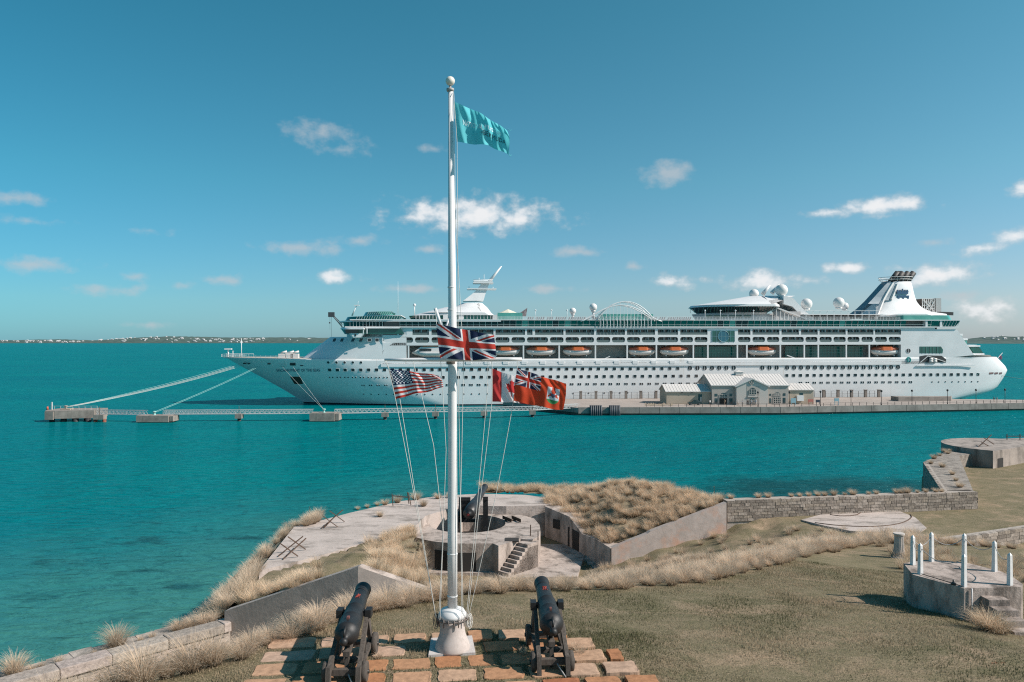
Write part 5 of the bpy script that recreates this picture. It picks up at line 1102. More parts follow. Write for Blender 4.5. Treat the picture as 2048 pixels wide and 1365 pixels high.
def rescue(x0, x1):
    um = (U(x0,2)+U(x1,2))/2; L_ = U(x1,2)-U(x0,2); vb = V(709,790,2); root = thing('rescue_boat', S3(um, 2, vb), 'small open orange rescue boat in the arched end of the ship recess', 'boat')
    mb = SMB(); mb.loft([[(um+L_*(t-.5),2-1.1*s,vb+.9+.25*(1-t)),(um+L_*(t-.5),2-.6*s,vb+.35*(1-t)),(um+L_*(t-.5),2+.6*s,vb+.35*(1-t)),(um+L_*(t-.5),2+1.1*s,vb+.9+.25*(1-t))] for t, s in zip(np.linspace(0,1,7),(.1,.6,.9,1,1,1,.95))], 0, True); mb.build('boat_hull', orange, root)
    mb = SMB(); mb.box((um+.6,1.5,vb+.9),(um+1.8,2.5,vb+2.0)); mb.tube([(um+2.6,1.2,vb+.8),(um+2.7,1.2,vb+2.4),(um+2.7,2.8,vb+2.4),(um+2.6,2.8,vb+.8)],.15,6); mb.build('console', orange, root)
rescue(771, 810)
# deck clutter: canisters, wheels, gangway arms, white lockers on the sheer ledge
mb = SMB()
for x in (1398,): pass
for x, y in [(1215,721),(1226,725),(1219,725),(1564,720),(1570,720),(1578,720),(1565,724),(1573,724)]: u, v = Sp(x, y, .8); mb.tube([(u-.9,.8,v),(u+.9,.8,v)], .42, 10)
mb.build('raft_canisters', boatw, ship)
mb = SMB()
for x in (1237,1250,1265,1280,1325,1340): u, v = Sp(x, 719, 4.7); mb.lathe([(.75,0),(.75,.2)], (u,4.95,v), (0,-1,0), 16)
mb.build('wall_ports', black, ship)
for x in np.arange(900, 1385, 37): u = U(x); mb = SMB(); mb.box((u-.9,-.45,vLB0-.5),(u+.9,.1,vLB0+.45)); mb.build('deck_locker', swhite, ship)
mb = SMB(); a, b_ = Sp(1198,723,.4), Sp(1220,713,.4); mb.bar((a[0],.4,a[1]),(b_[0],.4,b_[1]),.25); a, b_ = Sp(1574,711,.4), Sp(1593,718,.4); mb.bar((a[0],.4,a[1]),(b_[0],.4,b_[1]),.3); mb.bar((b_[0],.4,b_[1]),(b_[0],.4,vLB0),.3); mb.build('boom_arms', swhite, ship)
# ---- after body: wall, slanting stern, openings, terraces
mb = SMB(); poly = [(1802,725.5),(1802,659),(1870,659),(1912,659),(1916,662),(1948,710.5),(1983,710.5),(1990,717),(1996,726),(1988,736),(1802,733)]
q = [Sp(x, y, 5.2*(max(0,x-1950)/58)**2) for x, y in poly]; k = len(q)
tri = tessellate_polygon([[Vector((u, v, 0)) for u, v in q]])
inw = lambda u: 5.2*max(0,(u-U(1950))/(U(2010)-U(1950)))**2
mb.add([(u, .004+inw(u), v) for u, v in q], [tuple(t) for t in tri]); 
for i in range(k):
    (u0,v0),(u1,v1) = q[i], q[(i+1)%k]; mb.add([(u0,.004+inw(u0),v0),(u1,.004+inw(u1),v1),(u1,31.996-inw(u1),v1),(u0,31.996-inw(u0),v0)], [(0,1,2,3)])
mb.build('stern_house', swhite, ship)
mb = SMB(); mb.box((U(1802)+.1,-.02,V(671,1830)),(U(1802)+.2,.02,V(670,1830))); 
def flush(name, pix, mat, out=.05, frame=True):
    mb = SMB(); q = [Sp(x, y, 0) for x, y in pix]; k = len(q); mb.add([(u,-out,v) for u, v in q]+[(u,.3,v) for u, v in q], [tuple(range(k))]+[(i,(i+1)%k,k+(i+1)%k,k+i) for i in range(k)]); return mb.build(name, mat, ship)
o = flush('stern_lounge_window', [(1839,707),(1839,693.5),(1882,693.5),(1886,700),(1885,707)], glass_g)
mb = SMB(); [mb.bar((U(x),-.1,V(707,x)),(U(x),-.1,V(693.5,x)),.12) for x in np.arange(1845,1884,7.2)]; mb.build('mullions', MATS['glazing_bar'], o)
flush('mooring_opening', [(1839,725.5),(1839,713),(1850,711),(1883,712),(1892,719),(1892,725.5)], black)
mb = SMB(); 
for x, y in [(1861,719),(1869,719),(1861,723),(1869,723)]: u, v = Sp(x, y, 0); mb.tube([(u-.6,-.25,v),(u+.6,-.25,v)], .4, 10)
a, b_, c = Sp(1840,725,0), Sp(1855,712.5,0), Sp(1890,724,0); mb.bar((a[0],-.2,a[1]),(b_[0],-.2,b_[1]),.25); mb.bar((b_[0],-.2,b_[1]),(c[0],-.2,c[1]),.25); mb.build('mooring_gear', boatw, ship)
for x, y in [(1816.7,702)]: o = inst('round_window', rnd_, S3(*(lambda p: (p[0],-.03,p[1]))(Sp(x,y,0))), ship); o.rotation_euler.z = ANG
u, v = Sp(1817,720,0); mb = SMB(); mb.tube([(u+.75*math.cos(t),-.12,v+.9*math.sin(t)) for t in np.linspace(-1.2,3.4,12)],.16,6); mb.bar((u-.3,-.12,v-.9),(u-.3,-.12,v+.7),.25); mb.build('ship_emblem', M('teal_paint', (.03,.32,.30), rough=.4), ship)
for i, (x0, x1, y0, y1) in enumerate([(1905,1924,668,677),(1915,1934,677,690),(1930,1952,690,703)]):
    mb = SMB(); a, b_ = Sp(x0,y1,9)[0], Sp(x1,y1,9)[0]; mb.box((a,9,Sp(x1,y1,9)[1]),(b_,23,Sp(x1,y0,9)[1]-.7)); mb.build('terrace_glass', glass_l, ship)
    mb = SMB(); mb.box((a-1,8.8,Sp(x1,y0,9)[1]-.7),(b_+.2,23.2,Sp(x1,y0,9)[1])); mb.build('terrace_deck', swhite, ship)
mb = SMB(); a = [Sp(1939,694,6), Sp(1958,694,6), Sp(1967,707,6), Sp(1947,707,6)]; mb.add([(u,6,v) for u,v in a]+[(u,26,v) for u,v in a], [(0,1,2,3),(7,6,5,4),(1,5,6,2)]); mb.build('stern_lounge_glass', glass_g, ship)
mb = SMB(); a, b_ = Sp(1938,694,6), Sp(1960,691,6); mb.box((a[0],5.8,a[1]),(b_[0],26.2,b_[1])); a, b_ = Sp(1945,710,6), Sp(1968,707,6); mb.box((a[0],5.8,a[1]),(b_[0],26.2,b_[1])); mb.build('stern_lounge_trim', swhite, ship)
for (x0,x1) in [(1978,1987),(1989,1996),(1998,2004)]: hull_patch('stern_opening', [(x0,745.5),(x1,745),(x1-.3,748.5),(x0,749.5)], M('opening_red', (.22,.12,.11), (.10,.09,.10), scale=1, rough=.8), .06)
mb = SMB(); a, b_ = Sp(1996,716,16), Sp(2005,706,16); mb.tube([(a[0],16,a[1]),(b_[0],16,b_[1])],.08,5); c = Sp(2001,709,16); mb.add([(c[0]-.2,16,c[1]),(c[0]+.8,16.05,c[1]-.9),(c[0]+.4,15.9,c[1]-2.3),(c[0]-.7,16,c[1]-1.4)], [(0,1,2,3)], 1); mb.build('ensign', [swhite, M('ensign_red', (.35,.05,.05), (.05,.05,.12), scale=1.2, rough=.8)], ship)
mb = SMB(); mb.bar((U(1832),-.25,V(731.5,1900)),(U(1948),-.25,V(731.5,1900)),.3); mb.build('stern_fender_bar', swhite, ship)
# ---- mooring lines
dol = {}
# ================================================================ PIER, TERMINAL, MOORING DOLPHINS
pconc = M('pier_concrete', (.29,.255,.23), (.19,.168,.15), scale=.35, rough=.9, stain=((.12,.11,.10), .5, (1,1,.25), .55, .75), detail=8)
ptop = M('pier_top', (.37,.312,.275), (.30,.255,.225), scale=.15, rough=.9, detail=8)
tide = M('tide_band', (.05,.05,.045), (.09,.085,.07), scale=.6, rough=.8)
zP = 2.25
PF = [(-3,249),(19.6,222),(80,223.5),(162.6,238),(260,257)]; shipline = lambda X: SO.y+SD.y/SD.x*(X-SO.x)-1.8
PR = [(262,262),(175,252),(150,shipline(150)-12),(140,shipline(140)),(40,shipline(40)),(-3,shipline(-3))]
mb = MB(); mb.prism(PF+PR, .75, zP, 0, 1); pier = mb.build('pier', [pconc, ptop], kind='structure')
mb = MB(); mb.prism([(x+.05*(1 if x > 0 else 1), y+.25) for x, y in PF]+[(x, y-.3) for x, y in PR], -2, .78, 0); mb.build('tidal_base', tide, pier)
# wall panels with open joints along the front face
for i in range(1, 4):
    p, q = Vector((*PF[i], 0)), Vector((*PF[i+1], 0)); L_ = (q-p).length; d = (q-p)/L_; nn = Vector((d.y,-d.x,0)); k = int(L_/5.6)
    for j in range(k):
        a, b_ = p+d*(L_*j/k+.06), p+d*(L_*(j+1)/k-.06); mb = MB()
        mb.add([(a.x+nn.x*o_, a.y+nn.y*o_, z) for z in (.55,zP+.12) for o_ in (.14,-.5)]+[(b_.x+nn.x*o_, b_.y+nn.y*o_, z) for z in (.55,zP+.12) for o_ in (.14,-.5)], [(0,4,6,2),(2,6,7,3),(1,3,7,5),(0,1,5,4),(0,2,3,1),(4,5,7,6)]); mb.build('wall_panel', pconc, pier)
# steel fenders
fend = M('fender_steel', (.07,.085,.10), (.035,.04,.05), scale=.8, rough=.6)
for (x0, x1, lab) in [(1180,1204,'dark corrugated steel fender on the pier corner by the walkway'),(1219,1240,'dark corrugated steel fender block between pier corner and stairs')]:
    mb = MB(); n_ = 6
    for i in range(n_):
        p = D(lerp(x0,x1,(i+.5)/n_), 834, 221.6); mb.tube([(p.x,221.4,-1),(p.x,221.4,3.0)], .32, 8)
    p, q = D(x0,820,221.6), D(x1,820,221.6); mb.box((p.x,221.6,-1),(q.x,223,2.9)); mb.build('steel_fender', fend, origin=(p.x,221.6,0), label=lab, category='fender')
# railing along the front
railm = M('pier_rail', (.045,.04,.04), rough=.6)
def rail(pts, z, step, lab, h_=1.05):
    mb = MB()
    for i in range(len(pts)-1):
        p, q = Vector((*pts[i], z)), Vector((*pts[i+1], z)); L_ = (q-p).length
        for t in np.arange(0, L_, step): a = p.lerp(q, t/L_); mb.bar(a, a+Vector((0,0,h_)), .10)
        for k in (.55, 1.0): mb.bar(p+Vector((0,0,h_*k)), q+Vector((0,0,h_*k)), .045)
    return mb.build('railing', railm, origin=(*pts[0], z), label=lab, category='railing')
rail([(40,223.4),(80,224.2),(162.6,238.7),(255,256.6)], zP, 2.4, 'thin dark railing along the water edge of the pier')
rail([(21,shipline(21)-1),(52,shipline(52)-1)], zP, 2.0, 'wire fence between concrete pillars beside the ship', 2.2)
rail([(98,shipline(98)-1),(128,shipline(128)-1)], zP, 2.0, 'wire fence beside the ship past the terminal', 2.2)
# concrete fence pillars
pm = MB(); pm.box((-.42,-.42,0),(.42,.42,2.5)); pm.box((-.5,-.5,2.5),(.5,.5,2.7)); po = pm.build('fence_pillar', M('pillar', (.27,.225,.195), (.20,.17,.148), scale=1, rough=.9)); pme_ = po.data; bpy.data.objects.remove(po)
for x in (1161.5,1192,1222,1252,1281.6,1312,1647.5,1676,1703,1731,1757.6):
    Yp = shipline((x-CX)/F*250)-1.2; inst('fence_pillar', pme_, ((x-CX)/F*Yp, Yp, zP), label='square concrete fence pillar on the pier beside the ship', category='pillar', group='fence pillars along the ship')
# lamp posts
lm = MB(); lm.tube([(0,0,0),(0,0,.5)], .14, 8); lm.tube([(0,0,.5),(0,0,4.0)], .08, 8); lm.lathe([(.12,4.0),(.28,4.15),(.30,4.5),(.10,4.7)], (0,0,0)); lo = lm.build('lamp_post', railm); lpm = lo.data; bpy.data.objects.remove(lo)
for x in (1516,1579,1641,1702,1763,1824,1895,1952,2010):
    X = (x-CX)/F*230; Yp = float(np.interp(X, [p[0] for p in PF[1:]], [p[1] for p in PF[1:]]))+1.6; X = (x-CX)/F*Yp; inst('lamp_post', lpm, (X, Yp, zP), label='dark lamp post on the pier near its water edge', category='lamp post', group='lamp posts along the pier')
# ---- terminal building
tw = M('terminal_wall', (.42,.375,.335), (.385,.345,.31), scale=.3, rough=.85); tcr = M('terminal_cream', (.45,.375,.295), (.41,.345,.27), scale=.3, rough=.85); trf = M('terminal_roof', (.62,.585,.555), (.57,.535,.505), scale=.2, rough=.7); ttrim = M('terminal_trim', (.50,.46,.42), rough=.7); tgl = M('terminal_glass', (.03,.05,.055), (.07,.11,.12), scale=.8, rough=.1, spec=.8); sgn = M('sign_blue', (.25,.42,.48), rough=.6)
YB = 233.0; tb = thing('ferry_terminal', D(1490,809,YB), 'pale gabled terminal building with white metal roof on the pier', 'building')
X_ = lambda x, Y=YB: (x-CX)/F*Y
Z_ = lambda y, Y=YB: H-(y-CY)/F*Y
def gable_block(nm, x0, x1, y0, y1, ze, zr, wm, par, ov=.35):
    """ridge along x"""
    mb = MB(); ym = (y0+y1)/2; mb.box((x0,y0,zP),(x1,y1,ze)); mb.add([(x0,y0,ze),(x0,y1,ze),(x0,ym,zr-.12)], [(0,1,2)]); mb.add([(x1,y0,ze),(x1,y1,ze),(x1,ym,zr-.12)], [(2,1,0)]); w = mb.build('wall', wm, par)
    mb = MB(); sl = (zr-ze)/(ym-y0)
    for s in (-1, 1):
        ye = ym+s*((y1-y0)/2+ov); z0_ = ze-sl*ov; mb.add([(x0-ov,ye,z0_),(x1+ov,ye,z0_),(x1+ov,ym,zr),(x0-ov,ym,zr),(x0-ov,ye,z0_-.2),(x1+ov,ye,z0_-.2),(x1+ov,ym,zr-.2),(x0-ov,ym,zr-.2)], [(0,1,2,3),(7,6,5,4),(0,4,5,1),(0,3,7,4),(1,5,6,2)])
    r = mb.build('roof', trf, par)
    mb = MB(); k = int((x1-x0)/.9)
    for i in range(k+1):
        x = lerp(x0-ov, x1+ov, i/k); mb.bar((x, y0-ov, ze-sl*ov+.03), (x, ym, zr+.03), .07, .06)
    mb.build('roof_seams', trf, r); return w, r
m0, m1 = X_(1424), X_(1577); depth = 17.0; ze, zr = Z_(769), Z_(769)+ (Z_(748,YB+8.5)-Z_(769))
wmain, rmain = gable_block('main', m0, m1, YB, YB+depth, Z_(770), Z_(748,YB+8.5), tw, tb)
gable_block('left', X_(1335), m0-.02, YB+1.5, YB+12, Z_(782.5,YB+1.5), Z_(768.5,YB+6.7), tcr, tb)
gable_block('right', m1+.02, X_(1632), YB+1.8, YB+11, Z_(779,YB+1.8), Z_(767,YB+6.4), tcr, tb)
# entrance gable
g0, g1 = X_(1473,YB-1.6), X_(1536,YB-1.6); gm = (g0+g1)/2; yf = YB-1.6; zs, za_ = Z_(771,yf), Z_(757,yf)
mb = MB(); mb.prism([(g0,yf),(g1,yf),(g1,YB+1),(g0,YB+1)], zP, zs); mb.add([(g0,yf,zs),(g1,yf,zs),(gm,yf,za_-.15),(g0,YB+6,zs),(g1,YB+6,zs),(gm,YB+6,za_-.15)], [(0,1,2),(5,4,3),(0,2,5,3),(1,4,5,2)]); mb.build('entrance_wall', ttrim, tb)
mb = MB()
for s in (-1, 1):
    xe = gm+s*((g1-g0)/2+.5); z0_ = zs-.25; mb.add([(xe,yf-.4,z0_),(gm,yf-.4,za_),(gm,YB+7,za_),(xe,YB+7,z0_),(xe,yf-.4,z0_-.35),(gm,yf-.4,za_-.35),(gm,YB+7,za_-.35),(xe,YB+7,z0_-.35)], [(0,1,2,3),(7,6,5,4),(0,4,5,1),(0,3,7,4)])
mb.build('entrance_roof', trf, tb)
mb = MB(); c = (gm-.3, Z_(765,yf)); mb.tube([(c[0]+.62*math.cos(t),yf-.12,c[1]+.62*math.sin(t)) for t in np.linspace(0,2*math.pi,21)],.14,6); mb.ball((c[0],yf-.08,c[1]),.28,10); mb.build('round_emblem', tw, tb)
def win(x0, x1, y0, y1, yd, m_=tgl, arch=False, bars=0, nm='window'):
    mb = MB(); a, b_ = X_(x0,yd), X_(x1,yd); z0_, z1_ = Z_(y1,yd), Z_(y0,yd)
    if arch: cx = (a+b_)/2; r = (b_-a)/2; hz = min(r, z1_-z0_); pts = [(a,z0_),(b_,z0_)]+[(cx+r*math.cos(t), z1_-hz+hz*math.sin(t)) for t in np.linspace(0,math.pi,9)]
    else: pts = [(a,z0_),(b_,z0_),(b_,z1_),(a,z1_)]
    k = len(pts); mb.add([(x,yd-.05,z) for x, z in pts]+[(x,yd+.2,z) for x, z in pts], [tuple(range(k))]+[(i,(i+1)%k,k+(i+1)%k,k+i) for i in range(k)]); o = mb.build(nm, m_, tb)
    if bars:
        mb = MB()
        for i in range(bars+1): x = lerp(a,b_,i/bars); mb.bar((x,yd-.1,z0_),(x,yd-.1,z1_-(0 if not arch else abs(i/bars-.5)*1.6)),.12)
        for z in np.linspace(z0_,z1_,4)[:-1 if arch else 4]: mb.bar((a,yd-.11,z),(b_,yd-.11,z),.12)
        mb.build('glazing_bars', ttrim, o)
    return o
win(1439,1454,786,796,YB,tgl,True,3); win(1439,1454,797,809,YB,dark,nm='door'); win(1429.5,1435,788,793,YB); win(1429.5,1435,797,808,YB,nm='door'); win(1459,1464,788,793,YB); win(1458.5,1465,797,808,YB,nm='door')
win(1547,1562,785,791.5,YB,tgl,True,3); win(1547,1561.5,795,807,YB,tgl,False,4); win(1538.5,1542,788,792,YB); win(1538.5,1542,797,807,YB); win(1566,1571,787,792,YB); win(1566,1571,796,807,YB)
mb = MB(); a, b_ = X_(1493,yf), X_(1519,yf); mb.box((a,yf-.03,zP),(b_,yf+.02,Z_(773,yf))); mb.build('entrance_recess', tw, tb)
win(1498,1512.5,776,789,yf-.04,tgl,True,3); win(1498,1512.5,797,808.5,yf-.04,tgl,True,3,'door'); mb = MB(); mb.box((X_(1495,yf),yf-.25,Z_(794.5,yf)),(X_(1517,yf),yf-.04,Z_(792,yf))); mb.build('entrance_band', ttrim, tb)
win(1396.5,1404,789,808,YB+1.5,tgl,nm='door'); mb = MB(); mb.box((X_(1400,YB+1.5),YB+1.35,zP),(X_(1403,YB+1.5),YB+1.44,Z_(795,YB))); mb.build('door_leaf', ttrim, tb)
win(1599,1606,786.5,792,YB+1.8); mb = MB(); mb.box((X_(1597,YB),YB+1.0,Z_(803,YB)),(X_(1610,YB),YB+1.7,Z_(792,YB))); mb.build('notice_board', M('board_white',(.72,.72,.71)), tb)
mb = MB(); a = X_(1472,YB+7); mb.box((a,YB+7,Z_(750,YB+8)),(a+2.4,YB+9.4,Z_(744,YB+8))); mb.add([(a-.2,YB+6.8,Z_(744,YB+8)),(a+2.6,YB+6.8,Z_(744,YB+8)),(a+2.6,YB+9.6,Z_(744,YB+8)),(a-.2,YB+9.6,Z_(744,YB+8)),(a+1.2,YB+8.2,Z_(741,YB+8))], [(0,1,4),(1,2,4),(2,3,4),(3,0,4)]); mb.build('roof_cupola', trf, tb)
mb = MB(); mb.box((m0-.1,YB-.12,Z_(773)),(g0,YB+.01,Z_(770.5))); mb.box((g1,YB-.12,Z_(773)),(m1+.1,YB+.01,Z_(770.5))); mb.build('eaves_band', ttrim, tb)
for x in (1366,1386): mb = MB(); mb.box((X_(x,YB)-.25,YB+1.2,Z_(787)),(X_(x,YB)+.25,YB+1.5,Z_(785))); mb.build('wall_light', dark, tb)
mb = MB(); mb.box((X_(1379),YB-3,zP+.05),(X_(1379)+.1,YB-2.9,zP+.1)) 
# boards, crate and sundries in front of the right wing
for (x0, x1, y0, y1, m_, nm, lab, cat) in [(1582,1592,797,806,sgn,'information_board','pale blue information board on legs beside the lamp posts','sign'),(1617,1627,799,804,M('faded_red',(.45,.16,.13)),'red_bench','faded red bench against the cream terminal wing','bench'),(1632,1640,800,805,M('navy_bin',(.03,.05,.08)),'dark_bin','dark blue bin at the end of the cream terminal wing','bin'),(1669,1678,797,803,sgn,'information_board','pale blue information board by the open pier past the terminal','sign')]:
    Yd = YB-2 if nm == 'information_board' else YB+.8; p, q = D(x0,y1,Yd), D(x1,y0,Yd); mb = MB(); mb.box((p.x,Yd,max(zP+.2,p.z)),(q.x,Yd+.25,q.z)); mb.bar((p.x+.15,Yd+.12,zP),(p.x+.15,Yd+.12,q.z),.15); mb.bar((q.x-.15,Yd+.12,zP),(q.x-.15,Yd+.12,q.z),.15); mb.build(nm, m_, origin=(p.x,Yd,zP), label=lab, category=cat)
# parked car
cp = D(1377,809,YB-2.2); car = thing('parked_car', (cp.x, cp.y, zP), 'small dark car parked by the terminal side wing', 'car')
mb = MB(); sec = []
for (x, zb_, zt) in [(0,.45,.75),(.15,.3,.95),(1.0,.28,1.02),(1.5,.28,1.5),(2.0,.28,1.58),(3.0,.28,1.55),(3.6,.28,1.1),(4.0,.3,.98),(4.15,.45,.8)]: sec.append([(cp.x+x,cp.y,zP+zb_),(cp.x+x,cp.y+.06,zP+min(zt,.95)),(cp.x+x,cp.y+.28,zP+zt),(cp.x+x,cp.y+1.42,zP+zt),(cp.x+x,cp.y+1.64,zP+min(zt,.95)),(cp.x+x,cp.y+1.7,zP+zb_)])
mb.loft(sec, 0, False); mb.build('body', M('car_paint', (.015,.025,.02), rough=.25, coat=.6), car)
for x in (.8, 3.3):
    for y in (-.02, 1.52): mb = MB(); mb.lathe([(.31,0),(.33,.03),(.33,.17),(.31,.2)], (cp.x+x,cp.y+y,zP+.33), (0,1,0), 18); w_ = mb.build('wheel', M('tyre',(.02,.02,.02),rough=.9), car); mb = MB(); mb.lathe([(.18,0),(.18,.015)], (cp.x+x,cp.y+y-.012,zP+.33), (0,1,0), 14); mb.build('rim', M('rim_grey',(.4,.4,.4),rough=.4,metal=.6), w_)
mb = MB(); mb.add([(cp.x+1.35,cp.y+.08,zP+1.0),(cp.x+3.4,cp.y+.08,zP+1.0),(cp.x+3.0,cp.y+.25,zP+1.48),(cp.x+1.7,cp.y+.25,zP+1.48)],[(0,1,2,3)]); mb.build('side_window', M('car_glass',(.05,.06,.06),rough=.1,spec=.8), car)
mb = MB(); mb.box((cp.x-.02,cp.y+.2,zP+.66),(cp.x+.05,cp.y+.5,zP+.8)); mb.build('headlight', M('car_lamp',(.7,.7,.68),rough=.2), car); mb = MB(); mb.box((cp.x-.02,cp.y+1.2,zP+.66),(cp.x+.05,cp.y+1.5,zP+.8)); mb.build('headlight', MATS['car_lamp'], car)
# pier clutter on the left end: low stone heap and grey base of the stern ramp
mb = MB(); random.seed(3)
for i in range(60): x = random.uniform(1290,1345); p = G(x, random.uniform(808,813), zP); s_ = random.uniform(.2,.55); mb.add([(p.x-s_,p.y,zP),(p.x+s_,p.y-.1,zP),(p.x+s_*.8,p.y+s_,zP),(p.x-s_*.7,p.y+s_,zP),(p.x+.1*s_,p.y+.4*s_,zP+s_)], [(0,1,4),(1,2,4),(2,3,4),(3,0,4)])
mb.build('rubble', M('rubble_tan',(.42,.33,.24),(.33,.27,.21),scale=1,rough=.95), origin=G(1320,810,zP), label='tan stone rubble spread on the pier before the terminal', category='rubble', kind='stuff')
mb = MB(); p, q = D(1797,800,246), D(1895,800,250); mb.prism([(p.x,246),(q.x,248),(q.x+2,251),(p.x,251)], zP, zP+1.35); mb.build('quay_block', pconc, origin=(p.x,246,zP), label='long low grey concrete quay block under the ship stern', category='block')
# ---- people
def person(name, loc, rz, top, legs, lab, stride=.18, h_=1.72, arm=.1, bag=False):
    k = h_/1.72; P = [(0,0,.95),(0,0,1.15),(0,0,1.38),(0,0,1.50),(0,.02,1.60),(0,.01,1.70)]
    V_ = {'pel':(0,0,.95),'wai':(0,0,1.12),'che':(0,0,1.34),'nec':(0,0,1.48),'hea':(0,.02,1.60),'cro':(0,.01,1.68),
     'hl':(-.09,0,.90),'kl':(-.10,stride*.6,.50),'al':(-.10,stride*.2,.09),'tl':(-.10,stride*.2+.16,.04),'hr':(.09,0,.90),'kr':(.10,-stride*.15,.50),'ar':(.10,-stride*.9,.10),'tr':(.10,-stride*.9+.16,.04),
     'sl':(-.18,0,1.40),'el':(-.24,-arm,1.12),'wl':(-.24,-arm*.2+.08,.88),'fl':(-.235,.10,.80),'sr':(.18,0,1.40),'er':(.24,arm,1.12),'wr':(.24,arm+.12,.90),'fr':(.235,arm+.16,.82)}
    R_ = {'pel':.15,'wai':.13,'che':.155,'nec':.06,'hea':.10,'cro':.07,'hl':.09,'kl':.062,'al':.045,'tl':.035,'hr':.09,'kr':.062,'ar':.045,'tr':.035,'sl':.07,'el':.045,'wl':.032,'fl':.028,'sr':.07,'er':.045,'wr':.032,'fr':.028}
    E_ = [('pel','wai'),('wai','che'),('che','nec'),('nec','hea'),('hea','cro'),('pel','hl'),('hl','kl'),('kl','al'),('al','tl'),('pel','hr'),('hr','kr'),('kr','ar'),('ar','tr'),('che','sl'),('sl','el'),('el','wl'),('wl','fl'),('che','sr'),('sr','er'),('er','wr'),('wr','fr')]
    ks = list(V_); me = bpy.data.meshes.new('t'); me.from_pydata([tuple(c*k for c in V_[q]) for q in ks], [(ks.index(a), ks.index(b_)) for a, b_ in E_], []); o = bpy.data.objects.new('t', me); COL.objects.link(o)
    m_ = o.modifiers.new('s', 'SKIN'); sv = me.skin_vertices[0].data
    for i, q in enumerate(ks): sv[i].radius = (R_[q]*k, R_[q]*k*.85); sv[i].use_root = q == 'pel'
    o.modifiers.new('u', 'SUBSURF').levels = 1; bpy.context.view_layer.update(); dg = bpy.context.evaluated_depsgraph_get(); nm = bpy.data.meshes.new_from_object(o.evaluated_get(dg)); bpy.data.objects.remove(o); nm.name = 'person'
    skin = M('skin', (.42,.26,.19), rough=.7); hair = M('hair_dark', (.03,.022,.018), rough=.8); shoe = M('shoe', (.05,.05,.05))
    nm.materials.clear(); [nm.materials.append(m2) for m2 in (skin, top, legs, hair, shoe)]
    for p in nm.polygons:
        c = p.center; z = c.z/k; p.use_smooth = True
        p.material_index = 4 if z < .08 else 2 if z < .93 and abs(c.x) < .21*k and z > .48 else 0 if (z < .93 and abs(c.x) < .21*k) else 1 if z < 1.47 and not (abs(c.x) > .2*k and z < 1.15) else 3 if z > 1.645 or (z > 1.56 and c.y < -.01) else 0
    o = bpy.data.objects.new('person', nm); COL.objects.link(o); o.location = loc; o.rotation_euler.z = rz; tag(o, lab, 'person', 'people on the pier'); ORI[o.name] = Vector(loc); return o
cw = lambda nm, c: M('cloth_'+nm, c, rough=.85)
PP = [(1476,808.5,'white',(.7,.7,.7),'khaki',(.3,.25,.18),'person in white top walking outside the terminal entrance gable',1.2),(1485,809.5,'grey',(.25,.25,.27),'black',(.03,.03,.03),'person in grey top and black trousers standing by the entrance gable',.3),(1495.5,809.3,'black',(.03,.03,.03),'navy',(.03,.04,.08),'person in black top walking past the arched entrance',1.5),(1503,810,'white',(.7,.7,.7),'grey',(.25,.25,.27),'person in white top and grey trousers before the arched door',-1.2),(1512,809.5,'paleblue',(.40,.52,.62),'white',(.7,.7,.7),'person in pale blue top beside the arched door',1.6),(1420,808,'white',(.7,.7,.7),'black',(.03,.03,.03),'person in white top and black trousers at the terminal corner',.5),(1449.5,806,'tan',(.45,.30,.20),'khaki',(.3,.25,.18),'person in tan top before the wide arched opening',2.0),(1988,801.5,'black',(.03,.03,.03),'black',(.03,.03,.03),'person dressed in black on the open pier past the ship stern',1.4),(1994,802,'grey',(.25,.25,.27),'khaki',(.3,.25,.18),'person in grey top walking the open pier past the ship stern',1.5)]
for (x, y, n1, c1, n2, c2, lab, rz) in PP:
    p = D(x, 800, 230.2-(y-809)*.5) if x < 1800 else G(x, y+3, zP)
    person('person', (p.x, p.y, zP+.005), rz, cw(n1, c1), cw(n2, c2), lab, random.uniform(.1,.25), random.uniform(1.62,1.82))
# ---- mooring dolphins and walkway
dconc = M('dolphin_concrete', (.31,.265,.232), (.20,.17,.15), scale=.6, rough=.9, stain=((.16,.15,.13), .9, (1,1,.3), .52, .72)); pile = M('dark_pile', (.03,.03,.032), rough=.7); opile = M('rust_pile', (.30,.08,.04), (.12,.05,.035), scale=1.5, rough=.8); galv = M('galvanised', (.48,.50,.50), (.38,.40,.40), scale=2, rough=.5)
teal_b = M('bollard_teal', (.25,.45,.42), rough=.6)
def bollard(mb, p, m=1): mb.lathe([(.45,0),(.4,.1),(.28,.25),(.28,.7),(.5,.8),(.5,1.0),(.2,1.1)], p, (0,0,1), 14, m)
# big left dolphin
dl = thing('mooring_dolphin', (D(130,845,204).x, 204, 0), 'wide concrete mooring dolphin on dark piles at the walkway outer end', 'mooring dolphin')
mb = MB(); x0, x1, x2 = X_(81,203), X_(91,203), X_(180,203); mb.prism([(x0,206),(x0+1.2,203),(x1+2.5,203),(x2,205),(x2,212),(x0+1,212)], .95, 3.1); mb.box((x0+1.3,202.7,.7),(x1+2.2,203.3,2.9)); mb.build('cap', dconc, dl)
for t in (0,.33,.66,1):
    for y in (204.8,210): mb = MB(); mb.tube([(lerp(x0+2,x2-1.5,t),y,-2),(lerp(x0+2,x2-1.5,t),y,1)],.7,10); mb.build('pile', pile, dl)
mb = MB(); [mb.bar((lerp(x0,x2,t),206.5,3.1),(lerp(x0,x2,t),206.5,4.1),.09) for t in np.linspace(0,1,9)]; mb.bar((x0,206.5,4.1),(x2,206.5,4.1),.08); mb.bar((x0+1,206.4,3.1),(x0+1,206.4,5.2),.3); mb.build('guard_rail', galv, dl)
